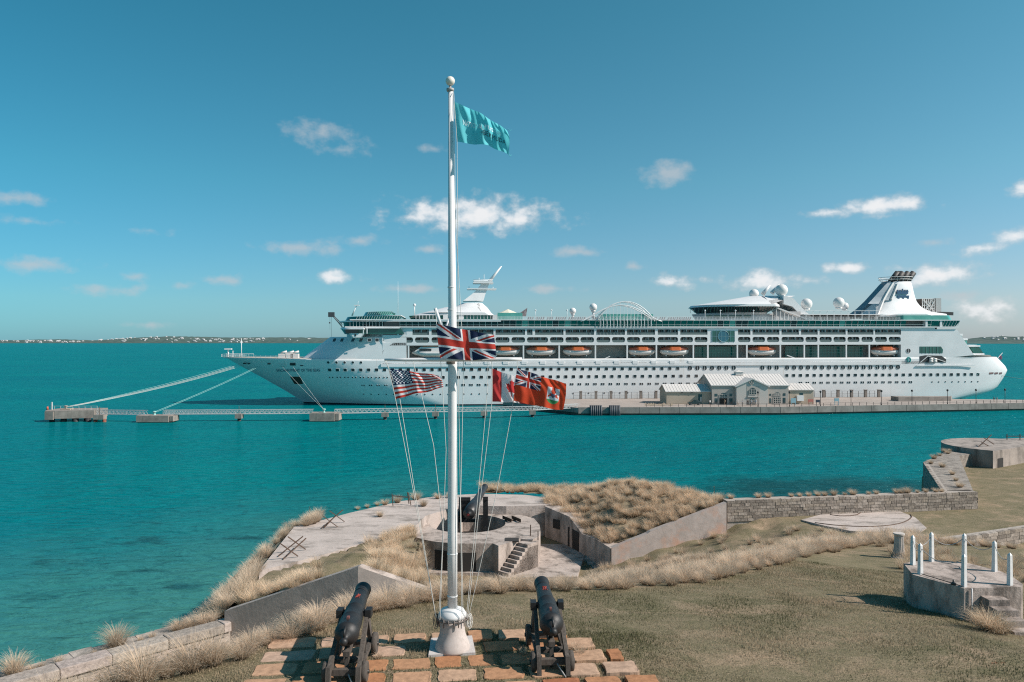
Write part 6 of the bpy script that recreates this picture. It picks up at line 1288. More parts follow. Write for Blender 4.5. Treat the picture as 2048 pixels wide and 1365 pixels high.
mb = MB(); bp1 = Vector((X_(132,207),207,3.1)); bollard(mb, bp1, 0); mb.box((bp1.x-1,206.2,3.1),(bp1.x+1.6,207.8,3.4)); mb.build('mooring_hook', M('hook_tan',(.40,.33,.26),rough=.8), dl)
mb = MB(); mb.lathe([(.28,0),(.25,.6),(.1,.9)], (X_(94,206),206.2,3.1)); mb.build('red_light', M('red_light',(.5,.10,.05)), dl)
def small_dolphin(x0, x1, ytop, ybot, Yd, lab, bol=True, xb=None):
    p, q = D(x0,ytop,Yd), D(x1,ytop,Yd); r = thing('mooring_dolphin', (p.x,Yd,0), lab, 'mooring dolphin'); mb = MB(); mb.box((p.x,Yd,.15),(q.x-1.1,Yd+4.5,p.z)); mb.box((q.x-.95,Yd+.3,.3),(q.x,Yd+4.2,p.z-.15)); mb.build('cap', dconc, r); mb = MB(); mb.box((p.x+.3,Yd+.3,-2),(q.x-.4,Yd+4,.16)); mb.build('pile_base', pile, r)
    b_ = Vector((X_(xb or (x0+x1)/2,Yd+2),Yd+2,p.z)); mb = MB(); bollard(mb, b_, 0); mb.build('bollard', teal_b, r); return b_+Vector((0,0,.8))
b2 = small_dolphin(272,345,832,848,202,'block shaped concrete mooring dolphin beside the outer walkway span',xb=309); b3 = small_dolphin(619,677,827,843,204.5,'block shaped concrete mooring dolphin under the ship bow',xb=648)
def support(x, Yd, lab, rusty=False, w=1.0):
    p = D(x,0,Yd); r = thing('walkway_support', (p.x,Yd,0), lab, 'support', 'walkway supports standing in the water'); mb = MB(); mb.box((p.x-.9*w,Yd-.7,.75),(p.x+.9*w,Yd+1.2,2.0)); mb.build('cap', dconc, r); mb = MB()
    for dx in ((-.5,.5) if rusty else (0,)): mb.tube([(p.x+dx*1.6*w,Yd+.2,-2),(p.x+dx*1.6*w,Yd+.2,.8)],.5,10)
    mb.build('pile', opile if rusty else pile, r); mb = MB(); mb.tube([(p.x,Yd,2),(p.x,Yd,4.2)],.06,6); mb.build('rod', rust, r)
support(199,203.5,'walkway support block on two rusty red piles',True,1.5)
SUPS = [(478,206),(770,210),(871,212),(968,214),(1065,217)]
for x, Yd in SUPS: support(x, Yd, 'small concrete walkway support block on one dark pile')
def span(x0, Y0, x1, Y1, lab):
    a, b_ = Vector((X_(x0,Y0),Y0,0)), Vector((X_(x1,Y1),Y1,0)); d = (b_-a); L_ = d.length; d /= L_; nn = Vector((-d.y,d.x,0)); mb = MB(); n_ = max(4, int(L_/1.25)); z0_, z1_ = 1.95, 3.05
    for s in (0, 1.3):
        f = lambda t, z: a+d*(L_*t)+nn*s+Vector((0,0,z))
        mb.bar(f(0,z0_), f(1,z0_), .14); mb.bar(f(0,z1_), f(1,z1_), .11); mb.bar(f(0,2.5), f(1,2.5), .05)
        for i in range(n_): mb.bar(f(i/n_,z0_), f((i+.5)/n_,z1_), .07); mb.bar(f((i+.5)/n_,z1_), f((i+1)/n_,z0_), .07); mb.bar(f(i/n_,z0_), f(i/n_,z1_), .06)
    p, q = a+nn*.05, b_+nn*.05; mb.add([(p.x,p.y,z0_),(q.x,q.y,z0_),(q.x+nn.x*1.2,q.y+nn.y*1.2,z0_),(p.x+nn.x*1.2,p.y+nn.y*1.2,z0_),(p.x,p.y,z0_-.1),(q.x,q.y,z0_-.1)], [(0,1,2,3),(0,4,5,1)])
    mb.build('walkway_span', galv, origin=(a.x,a.y,z0_), label=lab, category='walkway')
for (x0,Y0,x1,Y1,lab) in [(178,206,290,204,'grey steel truss walkway span from the outer dolphin to the block dolphin'),(326,205,478,206,'grey steel truss walkway span starting at the outer block dolphin'),(478,206,626,207.5,'grey steel truss walkway span ending at the dolphin under the bow'),(669,207.5,770,210,'grey steel truss walkway span leaving the dolphin under the bow'),(770,210,871,212,'grey steel truss walkway span seen left of the flagpole below the striped flag'),(871,212,968,214,'grey steel truss walkway span passing behind the flagpole'),(968,214,1065,217,'grey steel truss walkway span below the maple leaf flag'),(1065,217,1160,226,'grey steel truss walkway span reaching the pier corner')]: span(x0,Y0,x1,Y1,lab)
# mooring lines from the bow
ropem = M('mooring_rope', (.62,.62,.58), rough=.9); rope_t = M('teal_rope', (.30,.58,.55), rough=.9)
def rope(p, q, sag, r, m_, lab):
    p, q = Vector(p), Vector(q); mb = MB(); mb.tube([p.lerp(q, t)-Vector((0,0,sag*4*t*(1-t))) for t in np.linspace(0,1,14)], r, 5); mb.build('mooring_line', m_, origin=q, label=lab, category='rope', group='mooring lines from the bow')
def hp(x, y): u, v, w = hull_at(x, y); return S3(u, w-.05, v)
bb = bp1+Vector((0,0,.7))
for (x, y, dx) in [(483,728.5,-.4),(485,730,.2),(488,731,.7)]: rope(hp(x,y), bb+Vector((dx,dx,0)), .9, .042, ropem, 'pale thick mooring line from the bow to the outer dolphin')
rope(hp(478,728), bb+Vector((.3,1,0)), .5, .034, rope_t, 'thin teal mooring line from the bow to the outer dolphin')
for dx in (-.2, .5): rope(hp(517+dx*6,733), b2+Vector((dx,0,0)), .4, .036, rope_t, 'teal mooring line from the bow to the block dolphin by the outer walkway span')
for x in (563, 585): rope(hp(x,732), b3, .3, .035, ropem, 'thin mooring line crossing the bow down to the dolphin below it')
for y0, y1 in ((731,759),(733,766)): rope(hp(600 if y0 == 731 else 560,y0), hp(800,y1-2) , 0.0, .045, M('dark_rope',(.16,.25,.24),rough=.9), 'dark slack mooring line running aft along the hull')
p = Vector(hp(2003,752)); rope(p, (p.x+60,p.y-12,3), 1.0, .06, M('dark_rope'), 'dark mooring line leading away from the stern') if False else rope(p, (p.x+60,p.y-12,3), 1.0, .07, MATS['dark_rope'], 'dark mooring line leading away from the stern')
# ================================================================ FLAGPOLE, FLAGS, CANNONS, PAVING
fb_ = G(905,1300,13.9); YF = fb_.y-.0
fp = thing('flagpole', (fb_.x, fb_.y, 13.9), 'tall white flagpole on a bell shaped concrete base with yardarm and halyards', 'flagpole')
bellm = M('bell_base', (.54,.475,.44), (.46,.40,.37), scale=3, rough=.8, stain=((.32,.28,.25), 2.5, (1,1,.4), .56, .72))
polem = M('pole_white', (.70,.69,.685), (.64,.63,.62), scale=2, rough=.4, stain=((.45,.44,.42), 3, (1,1,.15), .70, .80))
mb = MB(); c0 = fb_+Vector((0,.0,0))
pw = [G(862,1277,13.95), G(944,1272,13.95), G(951,1306,13.95), G(857,1311,13.95)]
mb.prism([tuple(p)[:2] for p in pw], 13.6, 13.96); o = mb.build('pad', M('white_pad', (.54,.50,.475), (.46,.42,.40), scale=3, rough=.85, bump=.01), fp)
mb = MB(); mb.lathe([(.455,.02),(.46,.08),(.44,.18),(.39,.30),(.345,.42),(.325,.55),(.33,.72),(.335,.86)], fb_, (0,0,1), 36); mb.build('bell', bellm, fp)
mb = MB(); mb.lathe([(.33,.86),(.36,.88),(.37,.95),(.335,1.0),(.30,1.06),(.20,1.10),(.15,1.12)], fb_, (0,0,1), 36); mb.build('collar', polem, fp)
hk = M('pin_rail', (.10,.085,.08), (.20,.17,.15), scale=12, rough=.7)
mb = MB(); mb.tube([fb_+Vector((.39*math.cos(t), .39*math.sin(t), .84)) for t in np.linspace(0,2*math.pi,31)], .022, 6); mb.build('pin_ring', hk, fp)
for i in range(18):
    t = 2*math.pi*(i+random.uniform(-.2,.2))/18; p = fb_+Vector((.40*math.cos(t), .40*math.sin(t), .84)); L_ = random.uniform(.05,.16); mb = MB(); mb.tube([p+Vector((0,0,.07)), p, p-Vector((0,0,L_))], [.014,.022,.012], 6); mb.build('belaying_pin', hk, fp)
cord = M('cord', (.62,.60,.56), rough=.9)
for (t, n_) in ((2.9, 5), (.15, 6)):
    mb = MB()
    for j in range(n_): 
        p = fb_+Vector((.42*math.cos(t)+random.uniform(-.04,.04), .42*math.sin(t)+random.uniform(-.08,.08), .80)); q = random.uniform(.09,.15)
        mb.tube([p+Vector((q*.45*math.cos(a), q*.3*math.sin(a)*random.uniform(.6,1.2), q*1.4*math.sin(a)-.06)) for a in np.linspace(0,2*math.pi,15)], .010, 5)
    mb.build('rope_coil', cord if t < 1 else hk, fp)
ztop = H+(CY-181)/F*YF
mb = MB(); mb.tube([fb_+Vector((0,0,1.0)), fb_+Vector((0,0,3)), fb_+Vector((0,0,8.0)), (fb_.x-.05,fb_.y,ztop)], [.130,.127,.115,.062], 28); mb.build('pole', polem, fp)
tp = Vector((fb_.x-.06, fb_.y, ztop)); mb = MB(); mb.lathe([(.085,-.03),(.10,0),(.10,.04),(.03,.06),(.025,.14)], tp, (0,0,1), 16); mb.build('truck', M('truck_grey',(.35,.33,.32),rough=.6), fp)
mb = MB(); mb.ball(tp+Vector((0,0,.24)), .122, 24); mb.build('ball', M('ball_cream', (.70,.64,.56), rough=.5), fp)
yl, yr = D(769,720,YF-.22), D(1044,719,YF-.22); mb = MB(); ym = yl.lerp(yr,.5); mb.tube([yl, yl.lerp(yr,.15), ym, yl.lerp(yr,.9), yr], [.03,.045,.055,.052,.045], 12); mb.build('yardarm', polem, fp)
mb = MB(); mb.lathe([(.125,-.10),(.135,-.09),(.135,.09),(.125,.10)], D(903,721,YF), (0,0,1), 24); mb.build('yard_band', hk, fp)
mb = MB(); a, b_ = D(888,668,YF-.1), D(870.5,617,YF-.1); mb.tube([a, b_], [.055,.045], 10); mb.tube([D(889,662,YF-.12), D(899,636,YF-.05)], [.03,.03], 6); mb.build('gaff', polem, fp)
for z_, r_ in ((1108,.136),(1192,.138),(620,.112),(575,.109)): p = D(903 if z_ > 900 else 900, z_, YF); mb = MB(); mb.lathe([(r_*.955,-.02),(r_*1.0,-.015),(r_*1.0,.015),(r_*.955,.02)], (fb_.x-.02*(z_<900),fb_.y,p.z), (0,0,1), 24); mb.build('pole_joint', polem, fp)
base_l, base_r = fb_+Vector((-.40,-.1,.9)), fb_+Vector((.40,-.1,.9))
def hal(pts, r=.0075, sag=.05): 
    mb = MB(); P = []
    for i in range(len(pts)-1):
        p, q = Vector(pts[i]), Vector(pts[i+1])
        for t in np.linspace(0,1,8)[(1 if i else 0):]: P.append(p.lerp(q,t)+Vector((0,0,-sag*4*t*(1-t)*(q-p).length*.05))+Vector((sag*.1*math.sin(t*3),0,0)))
    mb.tube(P, r, 5, cap=False); mb.build('halyard', cord, fp)
yy = YF-.25
hal([D(769,722,yy), D(777,738,yy), D(791,799,yy), D(826,980,yy), base_l+Vector((-.02,-.05,0))]); hal([D(772,722,yy), D(800,800,yy), D(829,980,yy), base_l+Vector((-.02,-.05,.02))])
hal([D(826,722,yy), D(867,890,yy), D(886,1065,yy), base_l+Vector((.06,-.2,.02))]); hal([D(870,618,yy), D(873,648,yy), D(881,717,yy), D(892,900,yy), base_l+Vector((.1,-.22,0))])
hal([(tp.x+.09,tp.y-.05,tp.z-.05), D(908,204,yy), D(914,285,yy), D(916,720,yy), base_r+Vector((-.13,-.25,.02))]); hal([(tp.x+.09,tp.y-.03,tp.z-.05), D(911,450,yy), D(927,720,yy), D(921,1000,yy), base_r+Vector((-.1,-.24,0))])
hal([D(976,722,yy), D(973,800,yy), D(955,1000,yy), base_r+Vector((-.03,-.1,.02))]); hal([D(983,722,yy), D(984,737,yy), D(984,803,yy), D(960,1000,yy), base_r+Vector((.0,-.08,0))]); hal([D(1035,722,yy), D(1034,737,yy), D(1027,802,yy), D(993,985,yy), base_r+Vector((.03,-.04,.03))])
# ---- flags
flagm = vcolmat('flag_cloth', .75, .42)
BL, WH, RD = (.018,.03,.075), (.76,.75,.76), (.54,.05,.035)
def union_jack(u, v):
    x, y = (u-.5)*2, (v-.5)                                    # flag 2:1
    if abs(x) < .10 or abs(y) < .10: return RD
    if abs(x) < .167 or abs(y) < .167: return WH
    m = .5
    d1 = (y-m*x)/math.hypot(1,m); d2 = (y+m*x)/math.hypot(1,m)
    for d, flip in ((d1, 1), (d2, -1)):
        if abs(d) < .10:
            s = d*(1 if x > 0 else -1)*flip
            if 0 < (-s if flip > 0 else s) < .067: return RD
            return WH
    return BL
def usa(u, v):
    if u < .42 and v > 6/13.:
        cx, cy = u/.42*12, (v-6/13.)/(7/13.)*10; i, j = round(cx), round(cy)
        if 1 <= i <= 11 and 1 <= j <= 9 and (i+j) % 2 == 0 and math.hypot((cx-i)*1.0, cy-j) < .52: return WH
        return (.015,.03,.09)
    return RD if int((1-v)*13) % 2 == 0 else WH
LEAF = [(0,.36),(.05,.26),(.11,.29),(.09,.12),(.17,.20),(.19,.15),(.29,.17),(.25,.06),(.29,.03),(.15,-.09),(.17,-.15),(.02,-.12),(.02,-.30),(0,-.30)]
LEAF = LEAF+[(-x, y) for x, y in reversed(LEAF)]
def canada(u, v):
    if u < .25 or u > .75: return (.54,.045,.045)
    return (.54,.045,.045) if inside(LEAF, (u-.5)*2, v-.5) else WH
def bermuda(u, v):
    if u < .5 and v > .5:
        return union_jack(u*2, (v-.5)*2)
    x, y = (u-.755)*2, v-.46                                    # shield: white with red beast over a green base
    if abs(x) < .235 and -.29 < y < .27 and not (y < -.12 and abs(x) > .235*math.sqrt(max(0, 1-((-.12-y)/.17)**2))):
        if y < -.15: return (.06,.28,.10)
        if y < -.06 and math.sin(x*40) > -.2: return (.50,.66,.72)
        if math.hypot(x*1.0, (y-.13)*1.1) < .09 or (abs(x) < .05+.4*max(0,.05-abs(y-.22)) and y > .05) or (abs(abs(x)-.12) < .035 and -.05 < y < .06): return (.50,.06,.03)
        if math.hypot(x, y-.02) < .10 and y < .05: return (.10,.10,.16)
        if abs(abs(x)-.17) < .03 and abs(y+.06) < .04: return (.50,.06,.03)
        return (.70,.70,.72)
    return (.66,.075,.028)
def teal(u, v): return (.14,.62,.68)
def resample(P, n_):
    P = [Vector((*p, 0)) for p in P]; d = [0]
    for i in range(1, len(P)): d.append(d[-1]+(P[i]-P[i-1]).length)
    t = np.linspace(0, d[-1], n_); return np.stack([np.interp(t, d, [p.x for p in P]), np.interp(t, d, [p.y for p in P])], 1)
class Cloth:
    def __init__(s, top, bot, left, right, Y, amp=.05, seed=0, folds=3.2, n_=(110,66), drift=0, hoist_y=0.0):
        s.n = n_; s.T = resample(top, 400); s.B = resample(bot, 400); s.L = resample(left, 400); s.R = resample(right, 400); s.Y = Y; s.amp = amp; s.seed = seed; s.folds = folds; s.drift = drift
    def at(s, u, v, lift=0):
        i = u*399; j = (1-v)*399; ip = lambda A, k: np.array([np.interp(k, np.arange(400), A[:, 0]), np.interp(k, np.arange(400), A[:, 1])])
        t, b_, l_, r_ = ip(s.T, i), ip(s.B, i), ip(s.L, j), ip(s.R, j); w = 1-v
        p = (1-w)*t+w*b_+(1-u)*l_+u*r_-((1-u)*(1-w)*s.T[0]+u*(1-w)*s.T[-1]+(1-u)*w*s.B[0]+u*w*s.B[-1])
        k = s.seed; ph = s.folds*2*math.pi*(u+.22*v+.10*math.sin(3*v+k)); a = s.amp*(.25+.75*min(1,u*2.2))
        dy = a*math.sin(ph+k)+a*.45*math.sin(ph*2.3+4*v+k*2)+a*.25*math.sin(9*v+ph*.7)
        dx = a*.30*math.cos(ph+k)*F/s.Y*.35
        q = D(p[0]+dx*.3, p[1]+a*12*math.sin(ph*1.0+k+1), s.Y+dy+s.drift*u); q.y += lift; return q
    def mesh(s, name, fn, lab, ragged=False):
        nu, nv = s.n; vs, fs, cols = [], [], []
        for j in range(nv+1):
            for i in range(nu+1): vs.append(s.at(i/nu, j/nv))
        me = bpy.data.meshes.new(name); o_ = vs[nv*(nu+1)]
        fs = [(j*(nu+1)+i, j*(nu+1)+i+1, (j+1)*(nu+1)+i+1, (j+1)*(nu+1)+i) for j in range(nv) for i in range(nu)]
        me.from_pydata([tuple(v_-o_) for v_ in vs], [], fs); me.materials.append(flagm); me.polygons.foreach_set('use_smooth', [True]*len(fs))
        ca = me.color_attributes.new('col', 'FLOAT_COLOR', 'CORNER'); C_ = np.ones((len(fs)*4, 4))
        for k, (j, i) in enumerate((j, i) for j in range(nv) for i in range(nu)): C_[k*4:k*4+4, :3] = fn((i+.5)/nu, (j+.5)/nv)
        ca.data.foreach_set('color', C_.ravel()); me.update()
        o = bpy.data.objects.new(name, me); COL.objects.link(o); o.location = o_; ORI[o.name] = Vector(o_); tag(o, lab, 'flag'); return o
YFl = YF-.24
uj = Cloth([(872,648),(892,652),(922,658),(943,661.5),(957,666),(988,670)], [(880.5,717),(910,719),(945,721),(970,719),(992,717)], [(872,648),(875,674),(877,694),(880.5,717)], [(988,670),(991,694),(992,717)], YFl-.12, .05, 1.0, 1.6)
uj.mesh('flag', union_jack, 'large flag with red and white crosses on navy flying above the yardarm')
us_ = Cloth([(777,738),(807,741.5),(838,746),(877,751)], [(791,799),(826,789),(863,782.5),(886.6,774)], [(777,738),(783,765),(791,799)], [(877,751),(884.6,762),(886.6,774)], YFl, .055, 2.2, 2.4)
us_.mesh('flag', usa, 'red and white striped flag with white stars on a navy canton')
ca_ = Cloth([(983,737),(1015,749),(1033,753),(1066,762)], [(984,803.5),(1013,805),(1035,806),(1058,810)], [(983,737),(984,770),(984,803.5)], [(1066,762),(1064,785),(1058,810)], YFl+.22, .045, .4, 2.6)
ca_.mesh('flag', canada, 'red and white maple leaf flag partly behind the red ensign')
be = Cloth([(1033.7,737),(1060,744.6),(1084.5,754),(1109,760),(1132.7,769)], [(1027,802),(1068,811),(1105,818.4),(1126.6,820.5)], [(1033.7,737),(1030,770),(1027,802)], [(1132.7,769),(1132,790),(1129.7,805),(1126.6,820.5)], YFl-.1, .05, 3.1, 1.9)
be.mesh('flag', bermuda, 'orange red ensign with a crossed canton and a white shield')
te = Cloth([(907.6,203.7),(935,215),(962.6,228),(990,245),(1014,261.6)], [(914,284),(952,289.5),(977,291),(995,300),(1017.5,310)], [(907.6,203.7),(910,240),(914,284)], [(1014,261.6),(1019,275),(1019,286.5),(1017.5,310)], YFl+.05, .10, 1.7, 2.3, (120,70))
tf = te.mesh('flag', teal, 'teal museum flag with lettering flying at the mast head')
def flag_text(txt, u0, u1, v0, size_v, col, nm):
    vs, fs = text_mesh(txt, 1.0); x0 = min(v_[0] for v_ in vs); wx = max(v_[0] for v_ in vs)-x0; hx = .72
    pts = [te.at(u0+(u1-u0)*(x-x0)/wx, v0+y/hx*size_v, -.012) for (x, y, z) in vs]; mb = MB(); mb.add(pts, fs); mb.build(nm, M('ink_'+nm, col, rough=.8), tf, fix=False)
flag_text('NATIONAL', .14, .50, .47, .15, (.62,.74,.78), 'lettering_pale'); flag_text('MUSEUM', .53, .84, .56, .14, (.58,.70,.76), 'lettering_mid'); flag_text('of', .45, .49, .34, .09, (.02,.05,.07), 'lettering_small'); flag_text('BERMUDA', .50, .93, .31, .17, (.02,.05,.07), 'lettering_dark')
mb = MB(); e = te.at(.99,.98); mb.tube([e, e+Vector((.05,0,.05)), e+Vector((.08,0,-.01)), e+Vector((.12,0,.02))], .004, 4); e = te.at(1,.02); mb.tube([e, e+Vector((.02,0,-.05)), e+Vector((.07,0,-.02))], .006, 4); mb.build('loose_thread', M('thread_teal',(.10,.5,.52),rough=.9), tf)
# ---- cannons
oak = M('weathered_oak', (.055,.044,.036), (.105,.087,.074), scale=3, rough=.85, bump=.008, bscale=18, stretch=(6,6,.8)); redp = M('red_cipher', (.42,.06,.035), (.25,.04,.03), scale=9, rough=.7); gunm = M('gun_black', (.011,.011,.012), (.020,.019,.019), scale=5, rough=.52, bump=.003, bscale=50)
def cannon(ring, muz, lab, mark):
    d = (muz-ring); d.normalize(); gx = d.cross(Vector((0,0,1))).normalized(); up = gx.cross(d); gz0 = float(zl(ring.x, ring.y)); fwd = Vector((d.x,d.y,0)).normalized(); rt = gx
    L_ = (muz-ring).length; c = thing('cannon', (ring+fwd*1.0).xy.to_tuple()+(gz0,), lab, 'cannon')
    k = L_/2.55
    prof = [(.0001,-.46),(.06,-.45),(.095,-.40),(.095,-.36),(.06,-.30),(.05,-.26),(.09,-.20),(.18,-.15),(.25,-.08),(.285,0),(.295,.03),(.295,.09),(.280,.11),(.268,.60),(.272,.62),(.272,.66),(.262,.68),(.240,1.15),(.248,1.17),(.248,1.22),(.228,1.24),(.190,2.12),(.185,2.14),(.200,2.16),(.200,2.20),(.185,2.22),(.190,2.32),(.212,2.44),(.214,2.52),(.200,2.55),(.105,2.552),(.10,2.2)]
    mb = MB(); mb.lathe([(r, h_*k) for r, h_ in prof], ring, d, 40, 0, True, False, True); mb.build('barrel', gunm, c)
    tr = ring+d*1.12*k; mb = MB(); mb.tube([tr-rt*.40, tr+rt*.40], .085, 18); mb.build('trunnion', gunm, c)
    mb = MB(); q = ring+d*.25*k+up*.27; mb.box(tuple(q-Vector((.03,.05,.01))), tuple(q+Vector((.03,.07,.05)))); mb.build('vent_lock', M('vent_rust',(.16,.06,.05),rough=.7), c)
    q = ring-d*.14+up*.2; mb = MB(); mb.tube([q-up*.1+d*.04, q+up*.06-d*.02, q-d*.12, q-up*.12-d*.16], .028, 8); mb.build('breeching_loop', gunm, c)
    # royal cipher in red paint
    mb = MB(); ctr = ring+d*1.62*k; r0 = .232
    def onb(s, a, r=r0): return ring+d*(s*k)+(up*math.cos(a)+rt*math.sin(a))*r
    def stroke(s0,a0,s1,a1,w=.018):
        P = [onb(lerp(s0,s1,t), lerp(a0,a1,t), .2285-.028*(lerp(s0,s1,t)-1.24)/.6*1.0+.004) for t in np.linspace(0,1,5)]; mb.tube(P, w*.5, 5)
    for seg_ in mark: stroke(*seg_)
    mb.build('cipher', redp, c)
    # carriage: sloping cheeks, front struts, axles, trucks
    G_ = lambda f, r_, z: Vector((ring.x,ring.y,0))+fwd*f+rt*r_+Vector((0,0,gz0+z))
    trf = (tr-ring).dot(fwd); tz = tr.z-gz0
    for s in (-1, 1):
        mb = MB(); mb.bar(G_(trf+.10,s*.31,tz-.02), G_(-.35,s*.35,.34), .10, .15); mb.bar(G_(trf+.02,s*.31,tz-.05), G_(trf+.42,s*.35,.26), .10, .15); mb.bar(G_(-.38,s*.35,.36), G_(trf+.50,s*.35,.30), .10, .12); mb.bar(G_(-.36,s*.35,.46), G_(-.44,s*.35,.02), .11, .14); mb.bar(G_(trf*.55,s*.33,.32), G_(trf*.60,s*.32,tz-.42), .08, .08); mb.build('cheek', oak, c)
        mb = MB(); mb.box(tuple(tr+rt*(s*.36)-Vector((.075,.14,.09))), tuple(tr+rt*(s*.36)+Vector((.075,.14,.11)))); mb.build('cap_square', gunm, c)
        for f, r_ in ((-.12,.24),(trf+.38,.27)):
            p = G_(f, s*.46, r_); mb = MB(); mb.lathe([(r_-.02,-.065),(r_,-.05),(r_,.05),(r_-.02,.065)], p, rt, 24); w_ = mb.build('truck', oak, c); mb = MB(); mb.tube([p-rt*.10, p+rt*.10], .05, 10); mb.build('hub', gunm, w_)
    for f, r_ in ((-.12,.24),(trf+.38,.27)): mb = MB(); mb.bar(G_(f,-.5,r_), G_(f,.5,r_), .14, .14, up=tuple(fwd)); mb.build('axle_tree', oak, c)
    mb = MB(); mb.bar(G_(trf*.25,-.4,.36), G_(trf*.25,.4,.36), .16, .10); mb.bar(G_(-.05,0,.62), G_(.65,0,.66), .16, .12); mb.bar(G_(.05,0,.05), G_(.08,0,.62), .10, .10); mb.build('transom', oak, c)
    mb = MB(); mb.lathe([(.05,0),(.05,.25),(.09,.28),(.09,.33)], G_(.2,0,.66), (0,0,1), 12); mb.build('elevating_screw', gunm, c)
    mb = MB(); mb.tube([G_(-.3,.1,.25), G_(-.55,.28,.02)], .02, 6); mb.build('drag_iron', M('iron_grey',(.28,.27,.26),rough=.6), c)
    return c
m1_ = [(1.55,-.25,1.75,.25),(1.75,-.25,1.55,.25),(1.66,-.30,1.66,.30),(1.56,0,1.78,0)]
m2_ = [(1.60,-.30,1.80,-.02),(1.80,-.30,1.60,-.02),(1.60,.05,1.80,.05),(1.70,.05,1.80,.30),(1.70,.05,1.60,.30),(1.83,-.3,1.83,.3)]
cannon(D(693,1269,17.95), D(727,1178,20.45), 'black iron cannon on an oak carriage left of the flagpole, angled muzzle over grass', m1_)
cannon(D(1103.5,1250,18.6), D(1083,1166,21.15), 'black iron cannon on an oak carriage with tufts at its wheels', m2_)
# ---- paving stones set in the lawn
pvm = bpy.data.materials.new('paving_stone'); pvm.use_nodes = True; n, l = NT(pvm.node_tree)
b = n('ShaderNodeBsdfPrincipled', i={'Roughness': .92, 'Specular IOR Level': .2}); oo = n('ShaderNodeOutputMaterial'); l(b.outputs[0], oo.inputs[0]); oi = n('ShaderNodeObjectInfo'); rp = n('ShaderNodeValToRGB'); l(oi.outputs['Random'], rp.inputs[0])
E_ = rp.color_ramp.elements; E_[0].position = 0; E_[0].color = (.30,.115,.058,1); E_[1].position = 1; E_[1].color = (.42,.295,.225,1)
for p_, c_ in ((.25,(.36,.17,.085)),(.5,(.40,.22,.125)),(.75,(.42,.27,.18))): q = E_.new(p_); q.color = (*c_, 1)
tcx = n('ShaderNodeTexCoord'); t = n('ShaderNodeTexNoise', i={'Scale': 5, 'Detail': 8, 'Roughness': .7}); l(tcx.outputs['Object'], t.inputs['Vector']); r = n('ShaderNodeMapRange', i={'From Min': .3, 'From Max': .7, 'To Min': .68, 'To Max': 1.28}); l(t.outputs[0], r.inputs[0]); s_ = n('ShaderNodeVectorMath', operation='SCALE'); l(rp.outputs[0], s_.inputs[0]); l(r.outputs[0], s_.inputs['Scale']); l(s_.outputs[0], b.inputs['Base Color'])
bp = n('ShaderNodeBump', i={'Strength': .8, 'Distance': .015}); l(t.outputs[0], bp.inputs['Height']); l(bp.outputs[0], b.inputs['Normal'])
whst = M('white_slab', (.62,.60,.59), (.54,.52,.51), scale=4, rough=.85)
pvg = thing('paving', (fb_.x, 18.5, 13.9), None, None); pvg['kind'] = 'structure'
def pstone(corners, mat, zt=13.922):
    """four world corners; rounded, uneven"""
    pts = []; C_ = [Vector((p.x,p.y,0)) for p in corners]; ctr = sum(C_, Vector())/4
    for i in range(4):
        p, q = C_[i], C_[(i+1)%4]
        for t in (.07,.36,.66,.93): v_ = p.lerp(q, t); v_ += (v_-ctr).normalized()*random.uniform(-.032,.026); pts.append(v_)
    mb = MB(); k = len(pts); zj = zt+random.uniform(-.012,.012); inn = [ctr+(p-ctr)*.972 for p in pts]
    tl_ = [random.uniform(-.008,.008) for _ in pts]
    mb.add([(p.x,p.y,13.7) for p in pts]+[(p.x,p.y,zj-.010) for p in pts]+[(p.x,p.y,zj+t_) for p, t_ in zip(inn, tl_)], [(i,(i+1)%k,k+(i+1)%k,k+i) for i in range(k)]+[(k+i,k+(i+1)%k,2*k+(i+1)%k,2*k+i) for i in range(k)]+[tuple(2*k+i for i in range(k))]); mb.build('paving_stone', mat, pvg)
random.seed(12)
ang = math.radians(6.2); rd = Vector((math.cos(ang), math.sin(ang),0)); rc = Vector((-math.sin(ang), math.cos(ang),0))
orgp = G(985,1280,13.9)                      # front edge of the back row near the pole
rowsx = [(-6.0,2.45),(-6.0,2.9),(-6.05,3.25),(-6.1,3.6),(-6.2,3.95),(-6.3,4.3)]
pad_c = (pw[0]+pw[2])/2
for ri, (xa, xb) in enumerate(rowsx):
    a = xa+random.uniform(0,.1); y0 = -ri*.80
    while a < xb-.25:
        w_ = random.uniform(.62,.98) if a > -4.0 else random.uniform(.9,1.35); w_ = min(w_, xb-a); y1 = y0+random.uniform(.60,.66)
        cs = [orgp+rd*a+rc*y0, orgp+rd*(a+w_)+rc*y0, orgp+rd*(a+w_)+rc*y1, orgp+rd*a+rc*y1]; ct = sum(cs, Vector())/4
        if abs(ct.x-pad_c.x) > .56+w_/2 or abs(ct.y-pad_c.y) > .62 :
            pstone(cs, pvm)
        a += w_+random.uniform(.12,.2) 
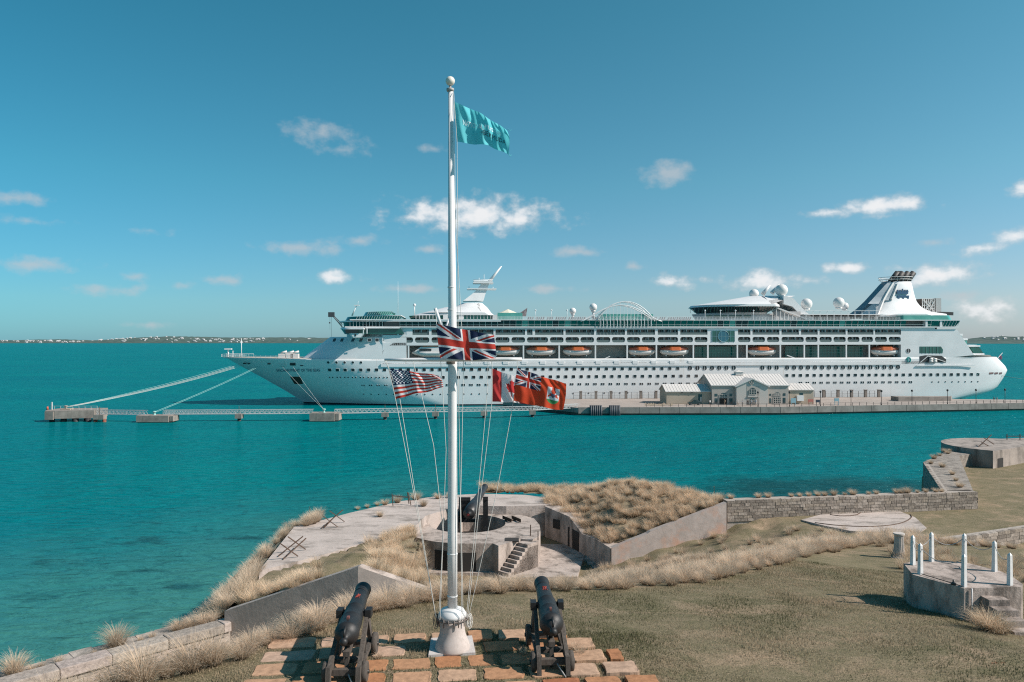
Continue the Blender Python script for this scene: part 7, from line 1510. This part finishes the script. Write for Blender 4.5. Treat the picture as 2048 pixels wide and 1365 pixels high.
# ================================================================ VEGETATION
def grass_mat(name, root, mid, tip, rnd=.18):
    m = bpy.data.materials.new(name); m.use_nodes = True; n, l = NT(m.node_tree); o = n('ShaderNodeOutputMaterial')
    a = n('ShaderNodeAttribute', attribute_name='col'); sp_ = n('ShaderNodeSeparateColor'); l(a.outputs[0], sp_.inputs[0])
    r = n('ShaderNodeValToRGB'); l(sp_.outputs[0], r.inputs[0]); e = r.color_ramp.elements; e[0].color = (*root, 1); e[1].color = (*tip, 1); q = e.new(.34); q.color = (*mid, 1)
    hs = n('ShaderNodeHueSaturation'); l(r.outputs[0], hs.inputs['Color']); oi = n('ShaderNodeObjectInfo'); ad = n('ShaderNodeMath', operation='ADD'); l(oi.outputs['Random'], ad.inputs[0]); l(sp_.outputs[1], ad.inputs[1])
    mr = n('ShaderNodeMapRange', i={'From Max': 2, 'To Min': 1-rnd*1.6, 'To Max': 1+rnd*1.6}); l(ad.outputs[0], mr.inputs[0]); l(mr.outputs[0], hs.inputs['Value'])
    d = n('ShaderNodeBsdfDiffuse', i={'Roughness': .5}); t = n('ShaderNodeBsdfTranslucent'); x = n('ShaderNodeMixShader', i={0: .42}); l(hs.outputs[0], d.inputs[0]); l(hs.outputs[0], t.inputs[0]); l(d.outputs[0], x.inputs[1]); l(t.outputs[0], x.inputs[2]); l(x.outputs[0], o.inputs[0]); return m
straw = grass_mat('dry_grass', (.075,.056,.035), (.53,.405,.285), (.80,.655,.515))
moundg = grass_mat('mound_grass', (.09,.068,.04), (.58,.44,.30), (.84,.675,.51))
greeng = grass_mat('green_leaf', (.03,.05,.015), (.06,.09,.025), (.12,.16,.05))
def blades(rg, N, R, hmin, hmax, lean, droop, wind=(-.10,.0), w=.011, seg=4):
    """arrays of verts, quads and colour attribute for one tuft at the origin"""
    vs, fs, cs = [], [], []
    for b_ in range(N):
        a = rg.uniform(0, 2*math.pi); rr = R*math.sqrt(rg.uniform(0,1)); d = np.array([math.cos(a), math.sin(a)]); k = rr/R
        p = np.array([d[0]*rr*.45, d[1]*rr*.45, -.03]); L = rg.uniform(hmin, hmax)*(1-.15*k); tilt = lean*(.15+k)*rg.uniform(.6,1.3); az = a+rg.normal(0,.35); dd = np.array([math.cos(az), math.sin(az)])
        ww = w*rg.uniform(.6,1.3); side = np.array([-dd[1], dd[0], 0]); sv = rg.uniform(0,1); b0 = len(vs); tw = rg.uniform(-1,1); side = side*math.cos(tw)+np.array([dd[0],dd[1],0])*math.sin(tw)
        for s in range(seg+1):
            t = s/seg; ang_ = tilt+droop*t*t*rg.uniform(.85,1.15)
            wd_2 = ww*(1-t)**.6*(.9)+.0018
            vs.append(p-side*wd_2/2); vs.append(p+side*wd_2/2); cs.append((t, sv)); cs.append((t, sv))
            p = p+L/seg*np.array([math.sin(ang_)*dd[0]+wind[0]*t, math.sin(ang_)*dd[1]+wind[1]*t, math.cos(ang_)])
        for s in range(seg): q = b0+2*s; fs.append((q, q+1, q+3, q+2))
    return np.array(vs), np.array(fs), np.array(cs)
def blade_mesh(name, data, mat):
    vs, fs, cs = data; me = bpy.data.meshes.new(name); me.from_pydata(vs.tolist(), [], fs.tolist()); me.materials.append(mat)
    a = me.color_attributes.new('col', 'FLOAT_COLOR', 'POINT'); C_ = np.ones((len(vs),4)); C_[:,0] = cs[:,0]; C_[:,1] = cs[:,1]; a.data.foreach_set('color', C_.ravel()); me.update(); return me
rg = np.random.default_rng(5)
VAR = [blades(rg, 560, .36, .55, 1.0, .6, 1.0+.5*i/6, (-.10-.04*(i%3),.02*(i-3)), .0075, 5) for i in range(7)]
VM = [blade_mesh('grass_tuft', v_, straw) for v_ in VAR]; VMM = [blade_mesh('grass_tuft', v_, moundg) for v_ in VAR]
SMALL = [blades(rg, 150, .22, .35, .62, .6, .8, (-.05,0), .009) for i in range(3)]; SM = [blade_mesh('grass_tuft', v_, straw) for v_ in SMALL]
bpy.context.view_layer.update(); DG = bpy.context.evaluated_depsgraph_get()
def hit(x, y):
    o_ = Vector((0,0,H)); d = Vector(((x-CX)/F, 1, -(y-CY)/F)).normalized(); ok, loc, nrm, idx, ob, mt_ = SC.ray_cast(DG, o_, d); return loc if ok else None
tuft_n = 0
def tuft(p, s, lab, grp, pool=VM, squash=1.0):
    global tuft_n; tuft_n += 1
    return inst('grass_tuft', random.choice(pool), p, rot=(0,0,random.uniform(-.9,.9)), scale=(s*random.uniform(.9,1.15), s*random.uniform(.9,1.15), s*squash*random.uniform(.88,1.12)), label=lab, category='grass', group=grp)
def merge(name, placements, data, mat, **kw):
    V_, F_, C_ = [], [], []; b0 = 0
    for (p, s, rz) in placements:
        vs, fs, cs = data[random.randrange(len(data))]; c, sn = math.cos(rz), math.sin(rz); q = vs*np.array([s, s, s*random.uniform(.85,1.15)]); q = np.stack([q[:,0]*c-q[:,1]*sn+p[0], q[:,0]*sn+q[:,1]*c+p[1], q[:,2]+p[2]], 1)
        V_.append(q); F_.append(fs+b0); cc_ = cs.copy(); cc_[:,1] = np.clip(cc_[:,1]+random.uniform(-.5,.5), 0, 1.5); C_.append(cc_); b0 += len(vs)
    me = blade_mesh(name, (np.concatenate(V_), np.concatenate(F_), np.concatenate(C_)), mat); o = bpy.data.objects.new(name, me); COL.objects.link(o); ORI[o.name] = Vector((0,0,0)); return tag(o, **kw)
random.seed(21)
# row along the lawn's edge: two staggered lines of clumps, one by one
E2 = [(p.x, p.y) for p in LE if True]
cum = [0]
for i in range(1, len(E2)): cum.append(cum[-1]+math.hypot(E2[i][0]-E2[i-1][0], E2[i][1]-E2[i-1][1]))
def edge_pt(s): return np.array([np.interp(s, cum, [p[0] for p in E2]), np.interp(s, cum, [p[1] for p in E2])])
s = .3
while s < cum[-1]-.2:
    p = edge_pt(s); q = edge_pt(min(cum[-1], s+.1)); d = (q-p)/(np.linalg.norm(q-p)+1e-9); nn = np.array([-d[1], d[0]])
    if nn[1] < 0: nn = -nn
    leftk = p[0] < -2.2
    lab = 'dry straw coloured grass clump in the row edging the lawn' if not leftk else 'tall dry grass clump in the row above the sea wall'
    for off_, sc_2 in (((.25,.72),(.95,.8)) if not leftk else ((.05,1.0),(.55,.98))):
        o_ = off_+random.uniform(-.22,.22); P = p+nn*o_; z = float(ground_z([P])[0]); tuft((P[0], P[1], z), sc_2*random.uniform(.62,1.22), lab, 'clumps edging the lawn' if not leftk else 'clumps above the sea wall')
    s += random.uniform(.5,.95) if not leftk else random.uniform(.4,.68)
# isolated tufts at photo positions
for (x, y, h_, lab) in [(233,1268,1.0,'tall dry tuft alone on the sea wall ledge'),(282,1258,.5,'short tuft pair on the sea wall ledge'),(305,1252,.55,'short tuft pair on the sea wall ledge'),(358,1232,.7,'dry tuft with yellow leaves on the sea wall ledge'),(382,1222,.6,'small tuft beside the yellow leaved one on the ledge'),(408,1203,.7,'dry tuft on the ledge by the retaining wall corner'),(424,1186,.6,'thin dry tuft on the ledge by the retaining wall corner'),(28,1328,.95,'broad dry tuft at the near stretch of sea wall ledge'),(66,1312,.5,'low ragged tuft on the sea wall ledge'),(84,1306,.5,'low ragged tuft on the sea wall ledge'),(118,1298,.55,'low spreading tuft on the sea wall ledge'),(190,1283,.35,'tiny tuft on the sea wall ledge'),(210,1277,.45,'tiny tuft on the sea wall ledge'),
 (760,1034,.62,'lone dry tuft in the middle of the concrete slab'),(847,1013,.8,'round dry tuft on the slab near its far edge'),(832,1000,.85,'dry tuft at the far slab edge'),(795,1006,.8,'dry tuft at the far slab edge'),(770,1010,.7,'dry tuft at the far slab edge'),(876,998,.7,'dry tuft at the far slab edge'),(900,996,.7,'dry tuft at the far slab edge'),(716,1020,.6,'dry tuft at the far slab edge'),(735,1016,.6,'dry tuft at the far slab edge'),(755,1012,.65,'dry tuft at the far slab edge'),(625,1048,1.0,'dry tuft beside the tall weed at the slab corner'),(612,1052,.8,'dry tuft beside the tall weed at the slab corner'),(634,1044,.9,'dry tuft beside the tall weed at the slab corner')]:
    p = hit(x, y)
    if p and p.y < 40 and y < 1100: p = G(x, y, 8.2)
    if x < 440:      # on the wall's outer ledge
        aa = np.linspace(0, wl_, 400); q = [WA+wd_*t-wn_*.55 for t in aa]; i_ = int(np.argmin([abs(v_.x*F/v_.y+CX-x) for v_ in q])); p = Vector((q[i_].x, q[i_].y, 9.84))
    if p: tuft(p, h_/.85, lab, 'lone tufts on ledge and slab', SM if h_ < .56 else VM)
for x, s_ in [(1462,.7),(1517,.8),(1537,.8),(1583,.55),(1600,.6),(1618,.6),(1636,.75),(1650,.7),(1668,.85),(1690,.5),(1706,.85),(1738,.55),(1753,.6),(1793,.7),(1803,.7),(1815,.9),(1835,.5),(1852,.6),(1872,.7),(1884,.6)]:
    X = (x-CX)/F*58.6; Yw = float(np.interp(X, [16.35,27,37.5],[57.0,58.6,60.4]))+.75; tuft(((x-CX)/F*Yw, Yw, wz-.03), s_*.85, 'small dry tuft growing on top of the long block wall', 'tufts on the long block wall', VM)
for (x, y, s_) in [(1868,918,.7),(1885,935,.8),(1905,950,.7),(1920,975,.8),(1880,912,.6),(1896,908,.7),(1862,928,.6),(1890,905,.7),(1912,962,.6),(1900,903,.5)]:
    p = hit(x, y)
    if p: tuft(p, s_, 'dry tuft on the broad wall top leading to the bunker', 'tufts on the wall to the bunker')
# tufts by the carriage wheels and platform
for (x, y, s_, lab, pool) in [(1046,1310,.5,'dark tuft left of the cannon wheels',SM),(1160,1312,.55,'dry tuft right of the cannon wheels',SM),(1150,1300,.5,'dry tuft right of the cannon wheels',SM),(757,1318,.45,'straw tuft beside the left cannon front wheel',SM),(1975,1262,1.0,'big brown drooping tuft beside the platform steps',VMM),(1998,1268,1.0,'big brown drooping tuft beside the platform steps',VMM),(1985,1250,.9,'big brown drooping tuft beside the platform steps',VMM),(1822,1205,.7,'thin grass in the shade at the platform foot',VMM)]:
    p = GL(x, y); tuft(p, s_, lab, 'tufts by cannon and platform', pool)
# dense swathes nobody could count: mound, banks, slope
def fill(zf, poly, n_, s0, s1, extra=None):
    xs = [p[0] for p in poly]; ys = [p[1] for p in poly]; out = []; P = RNG.uniform((min(xs),min(ys)), (max(xs),max(ys)), (n_*4,2)); P = P[inpoly(P, poly)][:n_]; Z = zf(P)
    for p, z in zip(P, Z):
        if extra is None or extra(p): out.append(((p[0], p[1], z), random.uniform(s0, s1), random.uniform(-1,1)))
    return out
mp_ = fill(zmound[0], zmound[1], 620, .65, 1.1)
DM = [blades(rg, 190, .34, .55, .95, .6, 1.0, (-.08,0), .012, 3) for i in range(5)]
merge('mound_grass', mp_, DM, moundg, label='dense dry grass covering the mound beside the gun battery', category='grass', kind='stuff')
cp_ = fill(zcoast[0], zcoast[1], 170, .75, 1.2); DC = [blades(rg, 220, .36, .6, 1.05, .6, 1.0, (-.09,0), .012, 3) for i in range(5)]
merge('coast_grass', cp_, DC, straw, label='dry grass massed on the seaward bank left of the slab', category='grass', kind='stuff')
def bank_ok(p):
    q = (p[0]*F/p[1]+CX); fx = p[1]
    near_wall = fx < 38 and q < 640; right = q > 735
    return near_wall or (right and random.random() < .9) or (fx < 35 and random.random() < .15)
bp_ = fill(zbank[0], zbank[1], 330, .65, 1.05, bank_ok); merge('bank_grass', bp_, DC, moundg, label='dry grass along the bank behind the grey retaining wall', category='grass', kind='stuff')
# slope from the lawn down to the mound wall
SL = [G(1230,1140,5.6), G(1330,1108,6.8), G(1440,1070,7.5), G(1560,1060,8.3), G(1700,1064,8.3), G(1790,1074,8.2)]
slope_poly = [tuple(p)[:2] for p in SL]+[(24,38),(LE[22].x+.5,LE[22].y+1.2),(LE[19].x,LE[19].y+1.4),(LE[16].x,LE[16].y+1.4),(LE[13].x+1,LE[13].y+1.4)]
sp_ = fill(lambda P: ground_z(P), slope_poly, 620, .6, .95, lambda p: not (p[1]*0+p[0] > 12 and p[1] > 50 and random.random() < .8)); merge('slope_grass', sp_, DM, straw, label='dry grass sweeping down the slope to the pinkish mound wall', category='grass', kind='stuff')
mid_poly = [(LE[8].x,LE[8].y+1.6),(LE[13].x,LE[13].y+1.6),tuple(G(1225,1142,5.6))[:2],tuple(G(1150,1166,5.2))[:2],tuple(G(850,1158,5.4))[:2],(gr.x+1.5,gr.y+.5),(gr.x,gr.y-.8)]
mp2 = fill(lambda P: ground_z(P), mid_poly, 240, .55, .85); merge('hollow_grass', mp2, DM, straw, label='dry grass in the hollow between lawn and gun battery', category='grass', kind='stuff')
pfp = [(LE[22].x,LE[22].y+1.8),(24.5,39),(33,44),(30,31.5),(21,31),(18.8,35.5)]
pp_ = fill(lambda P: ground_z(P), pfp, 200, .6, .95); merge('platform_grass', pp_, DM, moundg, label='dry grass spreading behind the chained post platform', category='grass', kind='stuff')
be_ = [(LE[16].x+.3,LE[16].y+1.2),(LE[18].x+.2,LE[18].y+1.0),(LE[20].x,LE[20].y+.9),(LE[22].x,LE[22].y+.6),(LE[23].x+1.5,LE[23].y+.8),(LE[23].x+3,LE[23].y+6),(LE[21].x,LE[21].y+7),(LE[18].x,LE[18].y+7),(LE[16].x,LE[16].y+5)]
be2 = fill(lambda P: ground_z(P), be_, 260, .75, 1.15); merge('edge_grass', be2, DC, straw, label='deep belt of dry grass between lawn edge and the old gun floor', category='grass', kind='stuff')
# short turf on the lawn
N_ = 230000; P = RNG.uniform((-9,15.5), (21,36), (N_,2)); keep = inpoly(P, LAWN); P = np.concatenate([P[keep], RNG.uniform((-7.2,15.6),(4.8,21.6),(34000,2))]); keep = inpoly(P, LAWN); xx = P[:,0]*F/P[:,1]; keep &= (np.abs(xx) < 1080); P = P[keep]
pst = [o for o in bpy.data.objects if o.name.startswith('paving_stone')]
bb_ = []
for o in pst:
    co = np.array([tuple(v_.co+o.location+pvg.location) for v_ in o.data.vertices]); c_ = co.mean(0)[:2]; bb_.append((c_, ((co[:,:2]-c_)@np.array([rd.x,rd.y])).max(), ((co[:,:2]-c_)@np.array([rc.x,rc.y])).max()))
ok = np.ones(len(P), bool)
for c_, a_, b_ in bb_:
    q = P-c_; ok &= ~((np.abs(q@np.array([rd.x,rd.y])) < a_-.01) & (np.abs(q@np.array([rc.x,rc.y])) < b_-.01))
q = P-np.array([pad_c.x, pad_c.y]); ok &= ~((np.abs(q[:,0]) < .62) & (np.abs(q[:,1]) < .62)); P = P[ok]
Z = ground_z(P); K = len(P); a = RNG.uniform(0,2*math.pi,K); hgt = RNG.uniform(.025,.075,K)*(1+.8*np.clip(vnoise(P,.9,8)*2,-.5,1)); wv = RNG.uniform(.005,.011,K); ln = RNG.uniform(0,.04,K); a2 = RNG.uniform(0,2*math.pi,K)
v0 = np.stack([P[:,0]-np.cos(a)*wv, P[:,1]-np.sin(a)*wv, Z-.01],1); v1 = np.stack([P[:,0]+np.cos(a)*wv, P[:,1]+np.sin(a)*wv, Z-.01],1); v2 = np.stack([P[:,0]+np.cos(a2)*ln, P[:,1]+np.sin(a2)*ln, Z+hgt],1)
tv = np.stack([v0,v1,v2],1).reshape(-1,3); me = bpy.data.meshes.new('lawn_grass'); me.vertices.add(len(tv)); me.vertices.foreach_set('co', tv.ravel()); me.loops.add(len(tv)); me.loops.foreach_set('vertex_index', np.arange(len(tv))); me.polygons.add(K); me.polygons.foreach_set('loop_start', np.arange(0,len(tv),3)); me.update(calc_edges=True)
dry = np.clip(.38+.28*np.clip((P[:,0]-5)/7,0,1)+vnoise(P,.35,11)*1.5+vnoise(P,1.3,12)*1.0+RNG.normal(0,.22,K), 0, 1)[:,None]
cA, cB = np.array([.155,.150,.078]), np.array([.46,.35,.24]); col = cA*(1-dry)+cB*dry; ca = me.color_attributes.new('col','FLOAT_COLOR','POINT'); C_ = np.ones((len(tv),4)); C_[:,:3] = np.repeat(col,3,axis=0); C_[0::3,:3] *= .8; C_[1::3,:3] *= .8; ca.data.foreach_set('color', C_.ravel()); me.materials.append(vcolmat('turf', .9, .25))
o = bpy.data.objects.new('lawn_grass', me); COL.objects.link(o); tag(o, 'short olive and straw coloured turf of the lawn round the paving', 'grass', kind='stuff')
# weeds: a few upright leafy plants
def weed(p, h_, lab):
    r = thing('weed', p, lab, 'plant'); mb = MB(); mb.tube([p, p+Vector((.05,0,h_*.5)), p+Vector((.02,0,h_))], [.02,.015,.008], 5); mb.build('stem', M('weed_stem',(.12,.10,.06),rough=.9), r)
    mb = MB()
    for i in range(90):
        t = random.uniform(.15,1); c = p+Vector((.03,0,h_*t)); a = random.uniform(0,6.28); L_ = random.uniform(.12,.3)*(1.15-.6*t); d = Vector((math.cos(a),math.sin(a),random.uniform(.1,.9))).normalized(); s_ = Vector((-d.y,d.x,0)).normalized()*.03; mb.add([c, c+d*L_*.5+s_, c+d*L_, c+d*L_*.5-s_], [(0,1,2,3)])
    mb.build('leaves', M('weed_leaf',(.10,.09,.045),(.16,.12,.07),scale=4,rough=.8), r, fix=False)
p = hit(619,1040); p = p or G(619,1040,8.0); weed(Vector(p), 1.6, 'tall brown weed standing at the corner of the slab')
p = hit(1428,998); p = p or Vector((15.6,59.5,9.3)); weed(Vector(p), 1.7, 'dark slender shrub standing behind the mound wall end')
p = hit(836,1108); p = p or G(836,1108,8.2); weed(Vector(p), 1.0, 'reddish brown leafy plant by the gun battery corner')
print('tufts', tuft_n)
